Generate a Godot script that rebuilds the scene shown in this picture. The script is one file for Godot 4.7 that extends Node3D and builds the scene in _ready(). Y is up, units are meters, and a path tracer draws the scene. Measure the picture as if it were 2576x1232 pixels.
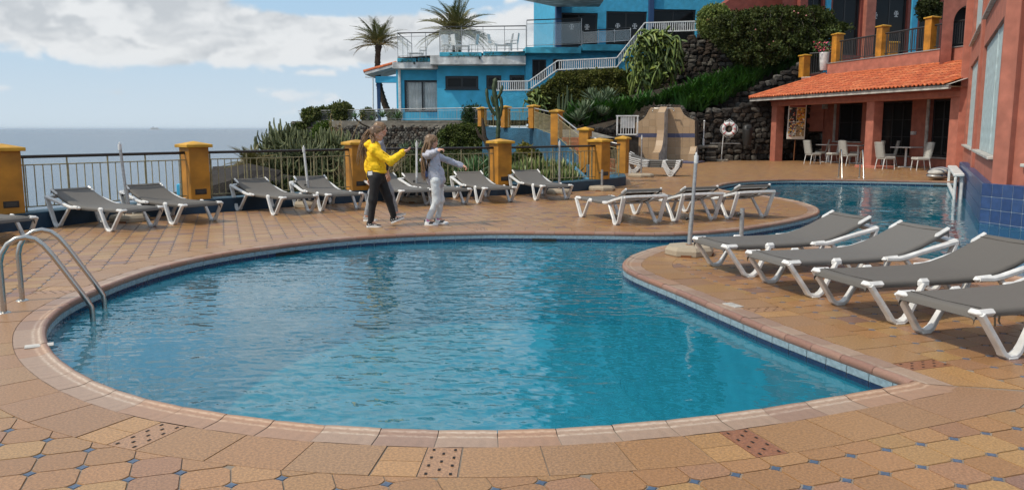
extends Node3D
# A hotel pool terrace above the sea. Units are metres, y is up, the photographer stands at (0, 1.6, 0).
const FOCAL := 2053.5
const PITCH := 0.14107
const EYE := 1.6
const WATER := -0.135
const UP := Vector3.UP
var rng := RandomNumberGenerator.new()
var M := {}
var used := {}
var noise := FastNoiseLite.new()


# ---------------------------------------------------------------- mesh building
class MB:
	var v := PackedVector3Array()
	var n := PackedVector3Array()
	var c := PackedColorArray()
	var t := PackedVector2Array()
	var col := Color(1, 1, 1)

	func tri(a: Vector3, b: Vector3, d: Vector3) -> void:   # counter-clockwise seen from outside
		var nn := (b - a).cross(d - a).normalized()
		v.append(a); v.append(d); v.append(b)
		for i in 3:
			n.append(nn); c.append(col); t.append(Vector2.ZERO)

	func tris(a: Vector3, b: Vector3, d: Vector3, na: Vector3, nb: Vector3, nd: Vector3) -> void:
		v.append(a); v.append(d); v.append(b)
		n.append(na); n.append(nd); n.append(nb)
		for i in 3:
			c.append(col); t.append(Vector2.ZERO)

	func quad(a: Vector3, b: Vector3, d: Vector3, e: Vector3) -> void:
		tri(a, b, d); tri(a, d, e)

	func ctri(a: Vector3, b: Vector3, d: Vector3, cen: Vector3) -> void:
		if (b - a).cross(d - a).dot((a + b + d) / 3.0 - cen) < 0.0:
			tri(a, d, b)
		else:
			tri(a, b, d)

	func cquad(a: Vector3, b: Vector3, d: Vector3, e: Vector3, cen: Vector3) -> void:
		ctri(a, b, d, cen); ctri(a, d, e, cen)

	func box(cen: Vector3, size: Vector3, bas := Basis(), bev := 0.0) -> void:
		var h := size * 0.5
		bev = minf(bev, minf(h.x, minf(h.y, h.z)) * 0.9)
		if bev <= 0.0:
			var q := []
			for sx in [-1, 1]:
				for sy in [-1, 1]:
					for sz in [-1, 1]:
						q.append(cen + bas * Vector3(h.x * sx, h.y * sy, h.z * sz))
			for f in [[0, 1, 3, 2], [4, 5, 7, 6], [0, 1, 5, 4], [2, 3, 7, 6], [0, 2, 6, 4], [1, 3, 7, 5]]:
				cquad(q[f[0]], q[f[1]], q[f[2]], q[f[3]], cen)
			return
		var p := {}
		for sx in [-1, 1]:
			for sy in [-1, 1]:
				for sz in [-1, 1]:
					p[[sx, sy, sz, 0]] = cen + bas * Vector3(h.x * sx, (h.y - bev) * sy, (h.z - bev) * sz)
					p[[sx, sy, sz, 1]] = cen + bas * Vector3((h.x - bev) * sx, h.y * sy, (h.z - bev) * sz)
					p[[sx, sy, sz, 2]] = cen + bas * Vector3((h.x - bev) * sx, (h.y - bev) * sy, h.z * sz)
					ctri(p[[sx, sy, sz, 0]], p[[sx, sy, sz, 1]], p[[sx, sy, sz, 2]], cen)
		for s in [-1, 1]:
			cquad(p[[s, -1, -1, 0]], p[[s, -1, 1, 0]], p[[s, 1, 1, 0]], p[[s, 1, -1, 0]], cen)
			cquad(p[[-1, s, -1, 1]], p[[-1, s, 1, 1]], p[[1, s, 1, 1]], p[[1, s, -1, 1]], cen)
			cquad(p[[-1, -1, s, 2]], p[[-1, 1, s, 2]], p[[1, 1, s, 2]], p[[1, -1, s, 2]], cen)
			for r in [-1, 1]:
				cquad(p[[s, r, -1, 0]], p[[s, r, 1, 0]], p[[s, r, 1, 1]], p[[s, r, -1, 1]], cen)
				cquad(p[[s, -1, r, 0]], p[[s, 1, r, 0]], p[[s, 1, r, 2]], p[[s, -1, r, 2]], cen)
				cquad(p[[-1, s, r, 1]], p[[1, s, r, 1]], p[[1, s, r, 2]], p[[-1, s, r, 2]], cen)

	# a smooth sheet through rows of points; rows run one way, points the other; flip turns its outside
	func grid(rows: Array, flip := false, uv := false) -> void:
		var nr: int = rows.size()
		var nc: int = rows[0].size()
		var closed: bool = rows[0][0].distance_to(rows[0][nc - 1]) < 1e-5
		var nn := []
		for i in nr:
			var row := PackedVector3Array()
			for j in nc:
				var a: Vector3 = rows[mini(i + 1, nr - 1)][j] - rows[maxi(i - 1, 0)][j]
				var j1 := j + 1
				var j0 := j - 1
				if closed:
					if j1 >= nc: j1 = 1
					if j0 < 0: j0 = nc - 2
				var b: Vector3 = rows[i][mini(j1, nc - 1)] - rows[i][maxi(j0, 0)]
				var x := a.cross(b)
				if x.length() < 1e-12:
					var i2 := 1 if i == 0 else nr - 2
					x = (rows[mini(i2 + 1, nr - 1)][j] - rows[maxi(i2 - 1, 0)][j]).cross(rows[i2][mini(j1, nc - 1)] - rows[i2][maxi(j0, 0)])
				row.append(x.normalized() * (-1.0 if flip else 1.0))
			nn.append(row)
		for i in nr - 1:
			for j in nc - 1:
				var a: Vector3 = rows[i][j]
				var b: Vector3 = rows[i + 1][j]
				var d: Vector3 = rows[i + 1][j + 1]
				var e: Vector3 = rows[i][j + 1]
				if flip:
					tris(a, d, b, nn[i][j], nn[i + 1][j + 1], nn[i + 1][j])
					tris(a, e, d, nn[i][j], nn[i][j + 1], nn[i + 1][j + 1])
				else:
					tris(a, b, d, nn[i][j], nn[i + 1][j], nn[i + 1][j + 1])
					tris(a, d, e, nn[i][j], nn[i + 1][j + 1], nn[i][j + 1])
				if uv:
					var k := t.size()
					var ua := Vector2(float(j) / (nc - 1), float(i) / (nr - 1))
					var ub := Vector2(float(j) / (nc - 1), float(i + 1) / (nr - 1))
					var ud := Vector2(float(j + 1) / (nc - 1), float(i + 1) / (nr - 1))
					var ue := Vector2(float(j + 1) / (nc - 1), float(i) / (nr - 1))
					if flip:
						t[k - 6] = ua; t[k - 5] = ub; t[k - 4] = ud; t[k - 3] = ua; t[k - 2] = ud; t[k - 1] = ue
					else:
						t[k - 6] = ua; t[k - 5] = ud; t[k - 4] = ub; t[k - 3] = ua; t[k - 2] = ue; t[k - 1] = ud

	# r: a number or one radius per point
	func tube(path: Array, r, sides := 8, caps := true) -> void:
		var rows := []
		var ref := Vector3.ZERO
		for i in path.size():
			var d: Vector3 = (path[mini(i + 1, path.size() - 1)] - path[maxi(i - 1, 0)]).normalized()
			if ref == Vector3.ZERO:
				ref = (Vector3.RIGHT if absf(d.x) < 0.8 else Vector3.UP)
			ref = (ref - d * ref.dot(d)).normalized()
			var w := d.cross(ref)
			var rr: float = r[i] if r is Array else r
			var row := PackedVector3Array()
			for k in sides + 1:
				var a := TAU * (k % sides) / sides
				row.append(path[i] + (ref * cos(a) + w * sin(a)) * rr)
			rows.append(row)
		grid(rows, true)
		if caps:
			for e in [0, path.size() - 1]:
				var q: Vector3 = path[1] if e == 0 else path[e - 1]
				for k in sides:
					ctri(path[e], rows[e][k], rows[e][k + 1], q)

	# profile of (radius, height) pairs turned round the y axis of x
	func lathe(prof: Array, sides := 12, x := Transform3D(), flat := false) -> void:
		var rows := []
		for p in prof:
			var row := PackedVector3Array()
			for k in sides + 1:
				var a := TAU * (k % sides) / sides
				row.append(x * Vector3(cos(a) * p[0], p[1], sin(a) * p[0]))
			rows.append(row)
		if flat:
			for i in rows.size() - 1:
				for k in sides:
					quad(rows[i][k], rows[i + 1][k], rows[i + 1][k + 1], rows[i][k + 1])
		else:
			grid(rows, false)

	func ball(cen: Vector3, r: Vector3, bas := Basis(), k := 8) -> void:
		var prof := []
		for i in k + 1:
			var a := -PI / 2 + PI * i / k
			prof.append([maxf(cos(a), 0.0), sin(a)])
		lathe(prof, k * 2, Transform3D(bas * Basis.from_scale(r), cen))

	# a flat outline (x, y) pushed along z from z0 to z1 in the axes of x, its edges cut by bev
	func prism(poly: PackedVector2Array, z0: float, z1: float, x := Transform3D(), bev := 0.0, back := true) -> void:
		var p := poly
		if Geometry2D.is_polygon_clockwise(p) == false:
			p = poly.duplicate(); p.reverse()
		# p is clockwise in Godot's y-down sense
		var k := p.size()
		var inner := p
		if bev > 0.0:
			var o := Geometry2D.offset_polygon(p, -bev, Geometry2D.JOIN_MITER)
			if o.size() == 1 and o[0].size() == k:
				inner = o[0]
				if Geometry2D.is_polygon_clockwise(inner) == false:
					inner.reverse()
				var best := 0
				for i in k:
					if inner[i].distance_to(p[0]) < inner[best].distance_to(p[0]): best = i
				var turned := PackedVector2Array()
				for i in k: turned.append(inner[(i + best) % k])
				inner = turned
			else:
				bev = 0.0
		var idx := Geometry2D.triangulate_polygon(inner)
		var flip := 1.0 if x.basis.determinant() > 0 else -1.0
		for i in range(0, idx.size(), 3):
			_face([inner[idx[i]], inner[idx[i + 1]], inner[idx[i + 2]]], z1, x, x.basis.z * signf(z1 - z0))
		if back:
			idx = Geometry2D.triangulate_polygon(p)
			for i in range(0, idx.size(), 3):
				_face([p[idx[i]], p[idx[i + 1]], p[idx[i + 2]]], z0, x, -x.basis.z * signf(z1 - z0))
		var zb := z1 - bev * signf(z1 - z0)
		for i in k:
			var a := p[i]
			var b := p[(i + 1) % k]
			var dir := (b - a)
			var on := x.basis * Vector3(dir.y, -dir.x, 0)
			if _area(p) < 0: on = -on
			_side(x * Vector3(a.x, a.y, z0), x * Vector3(b.x, b.y, z0), x * Vector3(b.x, b.y, zb), x * Vector3(a.x, a.y, zb), on)
			if bev > 0.0:
				var a2 := inner[i]
				var b2 := inner[(i + 1) % k]
				_side(x * Vector3(a.x, a.y, zb), x * Vector3(b.x, b.y, zb), x * Vector3(b2.x, b2.y, z1), x * Vector3(a2.x, a2.y, z1), on + x.basis.z * on.length() * signf(z1 - z0) * 0.7)

	func _area(p: PackedVector2Array) -> float:
		var s := 0.0
		for i in p.size():
			var b := p[(i + 1) % p.size()]
			s += p[i].x * b.y - b.x * p[i].y
		return s

	func _face(q: Array, z: float, x: Transform3D, out: Vector3) -> void:
		var a := x * Vector3(q[0].x, q[0].y, z)
		var b := x * Vector3(q[1].x, q[1].y, z)
		var d := x * Vector3(q[2].x, q[2].y, z)
		if (b - a).cross(d - a).dot(out) < 0: tri(a, d, b)
		else: tri(a, b, d)

	func _side(a: Vector3, b: Vector3, d: Vector3, e: Vector3, out: Vector3) -> void:
		if (b - a).cross(d - a).dot(out) < 0: quad(a, e, d, b)
		else: quad(a, b, d, e)

	# a flat bar bent along a path: w is the direction of its width
	func strap(path: Array, w: Vector3, width, thick: float, bev := 0.006) -> void:
		var rows := []
		for i in path.size():
			var d0: Vector3 = (path[i] - path[maxi(i - 1, 0)]).normalized()
			var d1: Vector3 = (path[mini(i + 1, path.size() - 1)] - path[i]).normalized()
			var d := (d0 + d1).normalized()
			var across := d.cross(w).normalized()
			var m := 1.0 / maxf(0.55, absf(across.dot((d0 if d0.length() > 0.1 else d1).cross(w).normalized())))
			var hw: float = (width[i] if width is Array else width) * 0.5
			var ht := thick * 0.5 * m
			var row := []
			for q in [[-1, -1, 0], [1, -1, 0], [1, -1, 1], [1, 1, 1], [1, 1, 0], [-1, 1, 0], [-1, 1, 1], [-1, -1, 1], [-1, -1, 0]]:
				var ww: float = q[0] * (hw - (bev if q[2] == 0 else 0.0))
				var hh: float = q[1] * (ht - (bev if q[2] == 1 else 0.0))
				row.append(path[i] + w * ww + across * hh)
			rows.append(row)
		for i in path.size() - 1:
			var cen: Vector3 = (path[i] + path[i + 1]) * 0.5
			for j in 8:
				cquad(rows[i][j], rows[i + 1][j], rows[i + 1][j + 1], rows[i][j + 1], cen)
		for e in [0, path.size() - 1]:
			var q2: Vector3 = path[1] if e == 0 else path[e - 1]
			for j in range(1, 7):
				ctri(rows[e][0], rows[e][j], rows[e][j + 1], q2)

	func add(o: MB, x := Transform3D()) -> void:
		for i in o.v.size():
			v.append(x * o.v[i]); n.append((x.basis * o.n[i]).normalized())
		c.append_array(o.c); t.append_array(o.t)

	func mesh() -> ArrayMesh:
		var a := []
		a.resize(Mesh.ARRAY_MAX)
		a[Mesh.ARRAY_VERTEX] = v
		a[Mesh.ARRAY_NORMAL] = n
		a[Mesh.ARRAY_COLOR] = c
		a[Mesh.ARRAY_TEX_UV] = t
		var m := ArrayMesh.new()
		m.add_surface_from_arrays(Mesh.PRIMITIVE_TRIANGLES, a)
		return m


# ---------------------------------------------------------------- scene tree
func put(called: String, mesh, material: Material, parent: Node = self) -> MeshInstance3D:
	var o := MeshInstance3D.new()
	o.name = called if parent != self else numbered(called)
	o.mesh = mesh.mesh() if mesh is MB else mesh
	o.material_override = material
	parent.add_child(o, true)
	return o

func numbered(called: String) -> String:
	var k: int = used.get(called, 0)
	used[called] = k + 1
	return called if k == 0 else "%s_%03d" % [called, k]

func tag(o: Node, label: String, category: String, group := "") -> Node:
	o.set_meta("label", label)
	o.set_meta("category", category)
	if group: o.set_meta("group", group)
	return o

func thing(called: String, label: String, category: String, where := Vector3.ZERO, turn := 0.0, group := "") -> Node3D:
	var o := Node3D.new()
	o.name = numbered(called)
	add_child(o)
	o.position = where
	o.rotation.y = turn
	tag(o, label, category, group)
	return o

func setting(o: Node) -> Node:
	o.set_meta("kind", "structure")
	return o

func stuff(o: Node) -> Node:
	o.set_meta("kind", "stuff")
	return o

func copy_of(o: Node3D, label: String, where: Vector3, turn: float) -> Node3D:
	var r: Node3D = o.duplicate()
	r.name = numbered(String(o.name).trim_suffix("_000"))
	add_child(r)
	r.position = where
	r.rotation = Vector3(0, turn, 0)
	r.set_meta("label", label)
	return r

func ray(x: float, y: float) -> Vector3:
	var dx := (x - 1288.0) / FOCAL
	var dy := -(y - 616.0) / FOCAL
	return Vector3(dx, -sin(PITCH) + dy * cos(PITCH), -cos(PITCH) - dy * sin(PITCH))

func at(x: float, y: float, depth: float) -> Vector3:   # the point that far north of the photographer
	var r := ray(x, y)
	return Vector3(0, EYE, 0) + r * (depth / -r.z)

func gp(x: float, y: float, h := 0.0) -> Vector3:       # the point at that height
	var r := ray(x, y)
	return Vector3(0, EYE, 0) + r * ((h - EYE) / r.y)

func V2(p: Vector3) -> Vector2:
	return Vector2(p.x, p.z)

func V3(p: Vector2, y := 0.0) -> Vector3:
	return Vector3(p.x, y, p.y)

func rr(a: float, b: float) -> float:
	return rng.randf_range(a, b)

func frame_of(x: Vector3, y: Vector3, o: Vector3) -> Transform3D:
	var xx := x.normalized()
	var zz := xx.cross(y).normalized()
	return Transform3D(Basis(xx, zz.cross(xx), zz), o)

func multi(called: String, mesh: Mesh, material: Material, list: Array, parent: Node, colors := PackedColorArray()) -> MultiMeshInstance3D:
	var mm := MultiMesh.new()
	mm.transform_format = MultiMesh.TRANSFORM_3D
	mm.use_colors = colors.size() > 0
	mm.mesh = mesh
	mm.instance_count = list.size()
	for i in list.size():
		mm.set_instance_transform(i, list[i])
		if colors.size() > 0: mm.set_instance_color(i, colors[i])
	var o := MultiMeshInstance3D.new()
	o.name = called if parent != self else numbered(called)
	o.multimesh = mm
	o.material_override = material
	parent.add_child(o, true)
	stuff(o)
	return o


# ---------------------------------------------------------------- materials
func lin(r: float, g: float, b: float, a := 1.0) -> Color:
	var k := Color(r, g, b).linear_to_srgb()
	k.a = a
	return k

func ntex(freq: float, oct: int, lo: float, hi: float, size := 512, kind := FastNoiseLite.TYPE_SIMPLEX_SMOOTH, sd := 1) -> NoiseTexture2D:
	var f := FastNoiseLite.new()
	f.noise_type = kind
	f.frequency = freq
	f.fractal_octaves = oct
	f.seed = sd
	var t := NoiseTexture2D.new()
	t.width = size; t.height = size
	t.seamless = true
	t.seamless_blend_skirt = 0.2
	t.noise = f
	if lo != 0.0 or hi != 1.0:
		var g := Gradient.new()
		g.set_color(0, Color(lo, lo, lo)); g.set_color(1, Color(hi, hi, hi))
		t.color_ramp = g
	return t

var T := {}
# c: the linear base colour; tex: a mottling texture and its repeats per metre; bump: relief texture, repeats per metre, height in cm
func mat(called: String, c: Color, rough := 0.8, tex := "", rep := 1.0, bump := "", brep := 1.0, height := 0.0) -> StandardMaterial3D:
	var m := StandardMaterial3D.new()
	m.resource_name = called
	m.albedo_color = c
	m.roughness = rough
	m.uv1_triplanar = true
	m.uv1_world_triplanar = true
	m.uv1_scale = Vector3.ONE * rep
	if tex: m.albedo_texture = T[tex]
	if bump:
		m.heightmap_enabled = true
		m.heightmap_texture = T[bump]
		m.heightmap_scale = height
		if not tex: m.uv1_scale = Vector3.ONE * brep
	M[called] = m
	return m

func weave() -> ImageTexture:
	var im := Image.create(64, 64, false, Image.FORMAT_RGB8)
	for y in 64:
		for x in 64:
			var k := 0.86 + 0.07 * sin(x * TAU / 4.0) + 0.05 * sin(y * TAU / 4.0) + rr(-0.05, 0.05)
			if (x / 2 + y / 2) % 2 == 0: k -= 0.08
			im.set_pixel(x, y, Color(k, k, k))
	return ImageTexture.create_from_image(im)

func materials() -> void:
	T.mottle = ntex(0.012, 4, 0.78, 1.0)
	T.faint = ntex(0.008, 5, 0.86, 1.0, 512, FastNoiseLite.TYPE_SIMPLEX_SMOOTH, 21)
	T.stain = ntex(0.006, 5, 0.62, 1.0, 512, FastNoiseLite.TYPE_SIMPLEX_SMOOTH, 5)
	T.speck = ntex(0.05, 5, 0.60, 1.0, 1024, FastNoiseLite.TYPE_SIMPLEX, 3)
	T.speck.noise.fractal_gain = .75
	T.fine = ntex(0.2, 2, 0.0, 1.0, 512, FastNoiseLite.TYPE_SIMPLEX, 7)
	T.stucco = ntex(0.05, 3, 0.0, 1.0, 512, FastNoiseLite.TYPE_SIMPLEX, 9)
	T.rock = ntex(0.03, 5, 0.0, 1.0, 512, FastNoiseLite.TYPE_SIMPLEX, 11)
	T.weave = weave()
	mat("grout", lin(.27, .225, .18), .9, "mottle", .5)
	mat("tile", lin(1, 1, 1), .36, "speck", .9, "fine", 1.0, .05).vertex_color_use_as_albedo = true
	mat("band_tile", lin(1, 1, 1), .36, "speck", .8, "fine", 1.0, .05).vertex_color_use_as_albedo = true
	mat("blue_insert", lin(.085, .125, .20), .35, "mottle", 3.0)
	mat("dark_slot", lin(.012, .01, .01), .9)
	mat("coping", lin(.40, .27, .22), .45)
	mat("pool_white_tile", lin(.27, .37, .43), .25, "mottle", 4.0)
	mat("pool_navy_tile", lin(.012, .03, .085), .15, "mottle", 5.0)
	mat("pool_grout", lin(.45, .47, .47), .8)
	mat("basin", lin(.035, .38, .50), .4, "mottle", .6)
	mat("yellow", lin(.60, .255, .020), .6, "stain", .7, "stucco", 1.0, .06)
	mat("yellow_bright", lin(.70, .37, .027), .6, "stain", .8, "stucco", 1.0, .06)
	mat("rail_black", lin(.016, .012, .010), .3)
	mat("baluster", lin(.42, .36, .19), .5, "stain", 3.0)
	mat("dark_metal", lin(.028, .028, .028), .45)
	mat("navy_wall", lin(.018, .055, .10), .6, "stain", .6, "stucco", 1.0, .05)
	mat("blue_cap", lin(.022, .10, .16), .6, "stain", .6)
	mat("white_plastic", lin(.78, .78, .77), .35, "mottle", 1.1)
	mat("white_paint", lin(.76, .77, .77), .45, "mottle", .8)
	mat("sling", lin(.160, .150, .138), .75, "weave", 9.0)
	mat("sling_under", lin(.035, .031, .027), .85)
	mat("steel", lin(.46, .44, .41), .24).metallic = 1.0
	mat("alu", lin(.52, .52, .52), .35, "mottle", 3.0).metallic = 0.6
	mat("concrete", lin(.56, .47, .35), .9, "speck", 1.8, "fine", 2.0, .25)
	mat("rust", lin(.16, .06, .02), .9)
	mat("black", lin(.012, .012, .012), .5)
	mat("aqua_wall", lin(.06, .45, .71), .8, "faint", .25, "stucco", 1.0, .04)
	mat("aqua_rough", lin(.055, .41, .66), .85, "faint", .5, "stucco", .5, 2.6)
	mat("aqua_light", lin(.07, .48, .66), .7, "stain", .3)
	mat("blue_dark", lin(.012, .05, .14), .7)
	mat("stair_wall", lin(.028, .13, .225), .85, "stain", .35, "stucco", .5, 2.4)
	mat("slab_white", lin(.80, .81, .80), .7, "stain", .35)
	mat("frame_dark", lin(.012, .013, .015), .4)
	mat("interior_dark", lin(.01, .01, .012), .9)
	mat("lava", lin(.040, .033, .028), .95, "stain", 1.2, "rock", 1.0, 3.0)
	mat("lava_brown", lin(.075, .053, .038), .95, "stain", 1.2, "rock", 1.0, 3.0)
	mat("lava_grey", lin(.145, .135, .118), .95, "stain", 1.2, "rock", 1.0, 3.0)
	mat("mortar", lin(.02, .017, .014), .95, "stain", 1.0)
	mat("cement", lin(.24, .22, .185), .9, "stain", .7, "rock", .5, 1.0)
	mat("soil", lin(.045, .032, .02), .95, "stain", .5, "rock", .5, 4.0)
	mat("salmon", lin(.47, .160, .108), .75, "mottle", .4, "stucco", .8, .10)
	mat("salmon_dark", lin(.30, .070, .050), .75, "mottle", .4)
	mat("pale_blue", lin(.50, .61, .63), .7, "mottle", .7)
	mat("sill", lin(.60, .58, .54), .5, "stain", 1.0)
	mat("roof_tile", lin(.68, .165, .055), .75, "stain", 1.3)
	mat("roof_tile_b", lin(.58, .125, .042), .75, "stain", 1.3)
	mat("roof_tile_c", lin(.74, .23, .09), .75, "stain", 1.3)
	mat("roof_white", lin(.58, .56, .52), .7, "stain", .7)
	mat("plinth_tile", lin(.034, .075, .20), .28, "mottle", 1.0)
	mat("plinth_tile_b", lin(.042, .09, .225), .28, "mottle", 1.0)
	mat("plinth_grout", lin(.50, .57, .63), .7)
	mat("wicker", lin(.66, .66, .62), .55, "weave", 3.0)
	mat("shower_tile", lin(.54, .37, .22), .5, "speck", 1.2)
	mat("shower_tile_b", lin(.60, .42, .26), .5, "speck", 1.2)
	mat("shower_light", lin(.74, .62, .44), .5, "speck", 1.2)
	mat("shower_blue", lin(.10, .11, .21), .4, "speck", 2.0)
	mat("red", lin(.42, .02, .03), .5)
	mat("bark", lin(.10, .072, .048), .95, "stain", 2.0, "rock", 2.0, 3.0)
	mat("leaf", lin(1, 1, 1), .7).vertex_color_use_as_albedo = true
	M.leaf.metallic_specular = .25
	M.leaf.backlight_enabled = true
	M.leaf.backlight = lin(.22, .30, .06)
	mat("leaf_dull", lin(1, 1, 1), .7).vertex_color_use_as_albedo = true
	mat("skin", lin(.56, .31, .22), .55)
	M.skin.subsurf_scatter_enabled = true
	M.skin.subsurf_scatter_strength = .15
	var glass := mat("glass", Color(.8, .86, .86, .07), .04)
	glass.transparency = BaseMaterial3D.TRANSPARENCY_ALPHA
	var dim := mat("glass_dim", Color(.55, .57, .57, .30), .04)
	dim.transparency = BaseMaterial3D.TRANSPARENCY_ALPHA
	var pane := mat("pane", lin(.014, .015, .016), .05)
	pane.metallic_specular = .28


# ---------------------------------------------------------------- sky, sun, camera
func cloud_cover(az: float, el: float, d: Vector3) -> Vector2:
	var q := Vector3(d.x * 5.0, d.y * 11.0, d.z * 5.0)
	var warp := noise.get_noise_3d(q.x * 2.1 + 7.0, q.y * 2.1, q.z * 2.1) * 0.35
	var k := noise.get_noise_3d(q.x + warp, q.y + warp * 0.6, q.z) * 1.25
	var k_up := noise.get_noise_3d(q.x + warp, q.y + warp * 0.6 + 0.16, q.z) * 1.25
	var bias := 0.12 + 0.22 * sin(az * 2.0 - 1.1) + 0.1 * smoothstep(0.25, 0.6, el)
	# the weather of that hour over the sea: a bank of cumulus to the south-west, a clear strip over it
	var x := az * 40.0
	var y := el * 100.0
	for b in [[-21.0, 12.6, 9.5, 4.6, 1.0], [-13.5, 10.2, 5.0, 2.6, .75], [-17.0, 16.0, 8.0, 2.0, .6], [-8.6, 10.6, 3.4, 2.3, .85], [-4.6, 9.6, 4.2, 2.7, .75], [1.0, 13.0, 5.0, 3.2, .8], [7.0, 11.0, 6.0, 5.0, .7],
			[-8.0, 15.2, 4.8, 2.2, -1.7], [-16.0, 6.0, 11.0, 1.7, -.75], [-7.0, 5.4, 5.0, 1.5, -.5], [-2.6, 14.6, 1.8, 1.6, -.5], [-14.2, 3.6, 1.2, .28, .62], [-18.6, 3.9, 1.7, .25, .45], [-9.0, 6.4, 2.0, .5, .55], [-14.0, 1.6, 26.0, 1.3, -.6],
			[-16.0, 30.0, 17.0, 13.0, .55], [2.5, 24.0, 3.0, 6.5, -.9], [14.0, 30.0, 10.0, 14.0, .3]]:
		var g: float = (pow((x - b[0]) / b[2], 2) + pow((y - b[1]) / b[3], 2))
		if g < 6.0: bias += b[4] * exp(-g)
	bias = lerpf(-0.42, bias, smoothstep(0.0, 0.06, el))
	var cover := smoothstep(-0.08, 0.30, k + bias)
	var big := noise.get_noise_3d(d.x * 3.0 + 5.0, d.y * 9.0, d.z * 3.0)
	return Vector2(cover, clampf(0.80 + (k - k_up) * 2.2 + big * 0.9 - smoothstep(0.3, 1.1, k + bias) * 0.32, 0.0, 1.0))

func sky_at(az: float, el: float) -> Color:
	var d := Vector3(sin(az) * cos(el), sin(el), -cos(az) * cos(el))
	var t := clampf(el / 0.32, 0.0, 1.0)
	var low := Vector3(.565, .660, .735)
	var mid := Vector3(.315, .530, .745)
	var top := Vector3(.135, .300, .570)
	var a := low.lerp(mid, smoothstep(0.0, 0.85, pow(t, 0.75))) if el < 0.25 else low.lerp(mid, smoothstep(0.0, 0.85, pow(t, 0.75))).lerp(top, smoothstep(0.25, 1.2, el))
	# warmer and paler air towards the sun
	var toward := maxf(0.0, d.dot(Vector3(-.566, .788, .246)))
	a = a.lerp(Vector3(.74, .76, .76), pow(toward, 4.0) * 0.5)
	var cc := cloud_cover(az, el, d)
	var cloud := Vector3(.52, .545, .57).lerp(Vector3(.75, .76, .765), cc.y)
	cloud *= 1.0 + 0.85 * pow(toward, 2.0)
	var thin := cc.x * lerpf(0.45, 0.93, smoothstep(0.0, 0.09, el))
	a = a.lerp(cloud, thin)
	return Color(a.x, a.y, a.z)

func make_sky() -> Image:
	var W := 3072
	var lowres := Image.create(384, 192, false, Image.FORMAT_RGBF)
	for y in 192:
		var el := PI / 2 - PI * (y + 0.5) / 192.0
		for x in 384:
			lowres.set_pixel(x, y, sky_at((x + 0.5) / 384.0 * TAU - PI, el) if el > -0.02 else Color(.16, .20, .24))
	lowres.resize(W, W / 2, Image.INTERPOLATE_CUBIC)
	var x0 := int(W * (0.5 - 44.0 / 360.0))
	var x1 := int(W * (0.5 + 44.0 / 360.0))
	for y in range(int(W / 4 - 19.0 / 360.0 * W), W / 4):
		var el := PI / 2 - PI * (y + 0.5) / (W / 2.0)
		for x in range(x0, x1):
			var c := sky_at((x + 0.5) / W * TAU - PI, el)
			var edge := minf(minf(x - x0, x1 - x) / 30.0, (el - deg_to_rad(0.0)) * 1e3)
			edge = minf(edge, (deg_to_rad(18.5) - el) / deg_to_rad(3.0))
			lowres.set_pixel(x, y, lowres.get_pixel(x, y).lerp(c, clampf(edge, 0.0, 1.0)))
	# the picture's edge, not its middle, is north
	var turned := Image.create(W, W / 2, false, Image.FORMAT_RGBF)
	turned.blit_rect(lowres, Rect2i(0, 0, W / 2, W / 2), Vector2i(W / 2, 0))
	turned.blit_rect(lowres, Rect2i(W / 2, 0, W / 2, W / 2), Vector2i.ZERO)
	return turned

func stage() -> void:
	var cam := Camera3D.new()
	cam.name = "camera"
	cam.fov = rad_to_deg(2.0 * atan(616.0 / FOCAL))
	cam.near = 0.05
	cam.far = 90000.0
	cam.position = Vector3(0, EYE, 0)
	cam.rotation.x = -PITCH
	add_child(cam)
	var sun := DirectionalLight3D.new()
	sun.name = "sun"
	sun.light_energy = SUN_ENERGY
	sun.light_color = Color(1.0, 0.955, 0.88)
	sun.light_angular_distance = 0.9
	sun.shadow_enabled = true
	add_child(sun)
	sun.look_at_from_position(Vector3(-.566, .788, .246) * 10.0, Vector3.ZERO)
	var e := Environment.new()
	e.background_mode = Environment.BG_SKY
	e.sky = Sky.new()
	var p := PanoramaSkyMaterial.new()
	p.panorama = ImageTexture.create_from_image(make_sky())
	e.sky.sky_material = p
	e.background_energy_multiplier = SKY_ENERGY
	e.tonemap_mode = Environment.TONE_MAPPER_LINEAR
	e.tonemap_exposure = EXPOSURE
	e.fog_enabled = true
	e.fog_light_color = Color(.80, .86, .92)
	e.fog_density = 0.00003
	e.sdfgi_enabled = true
	e.ssao_enabled = true
	e.ssil_enabled = true
	var w := WorldEnvironment.new()
	w.name = "surroundings"
	w.environment = e
	add_child(w)

const SUN_ENERGY := 0.80
const SKY_ENERGY := 0.86
const EXPOSURE := 1.28


func _ready() -> void:
	rng.seed = 20240
	noise.seed = 12
	noise.noise_type = FastNoiseLite.TYPE_SIMPLEX_SMOOTH
	noise.frequency = 1.0
	noise.fractal_octaves = 6
	noise.fractal_gain = .55
	stage()
	materials()
	sea_and_land()
	pool_and_deck()
	front_fence()
	stair_and_walls()
	aqua_building()
	salmon_buildings()
	furniture()
	plants()
	people()


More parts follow.
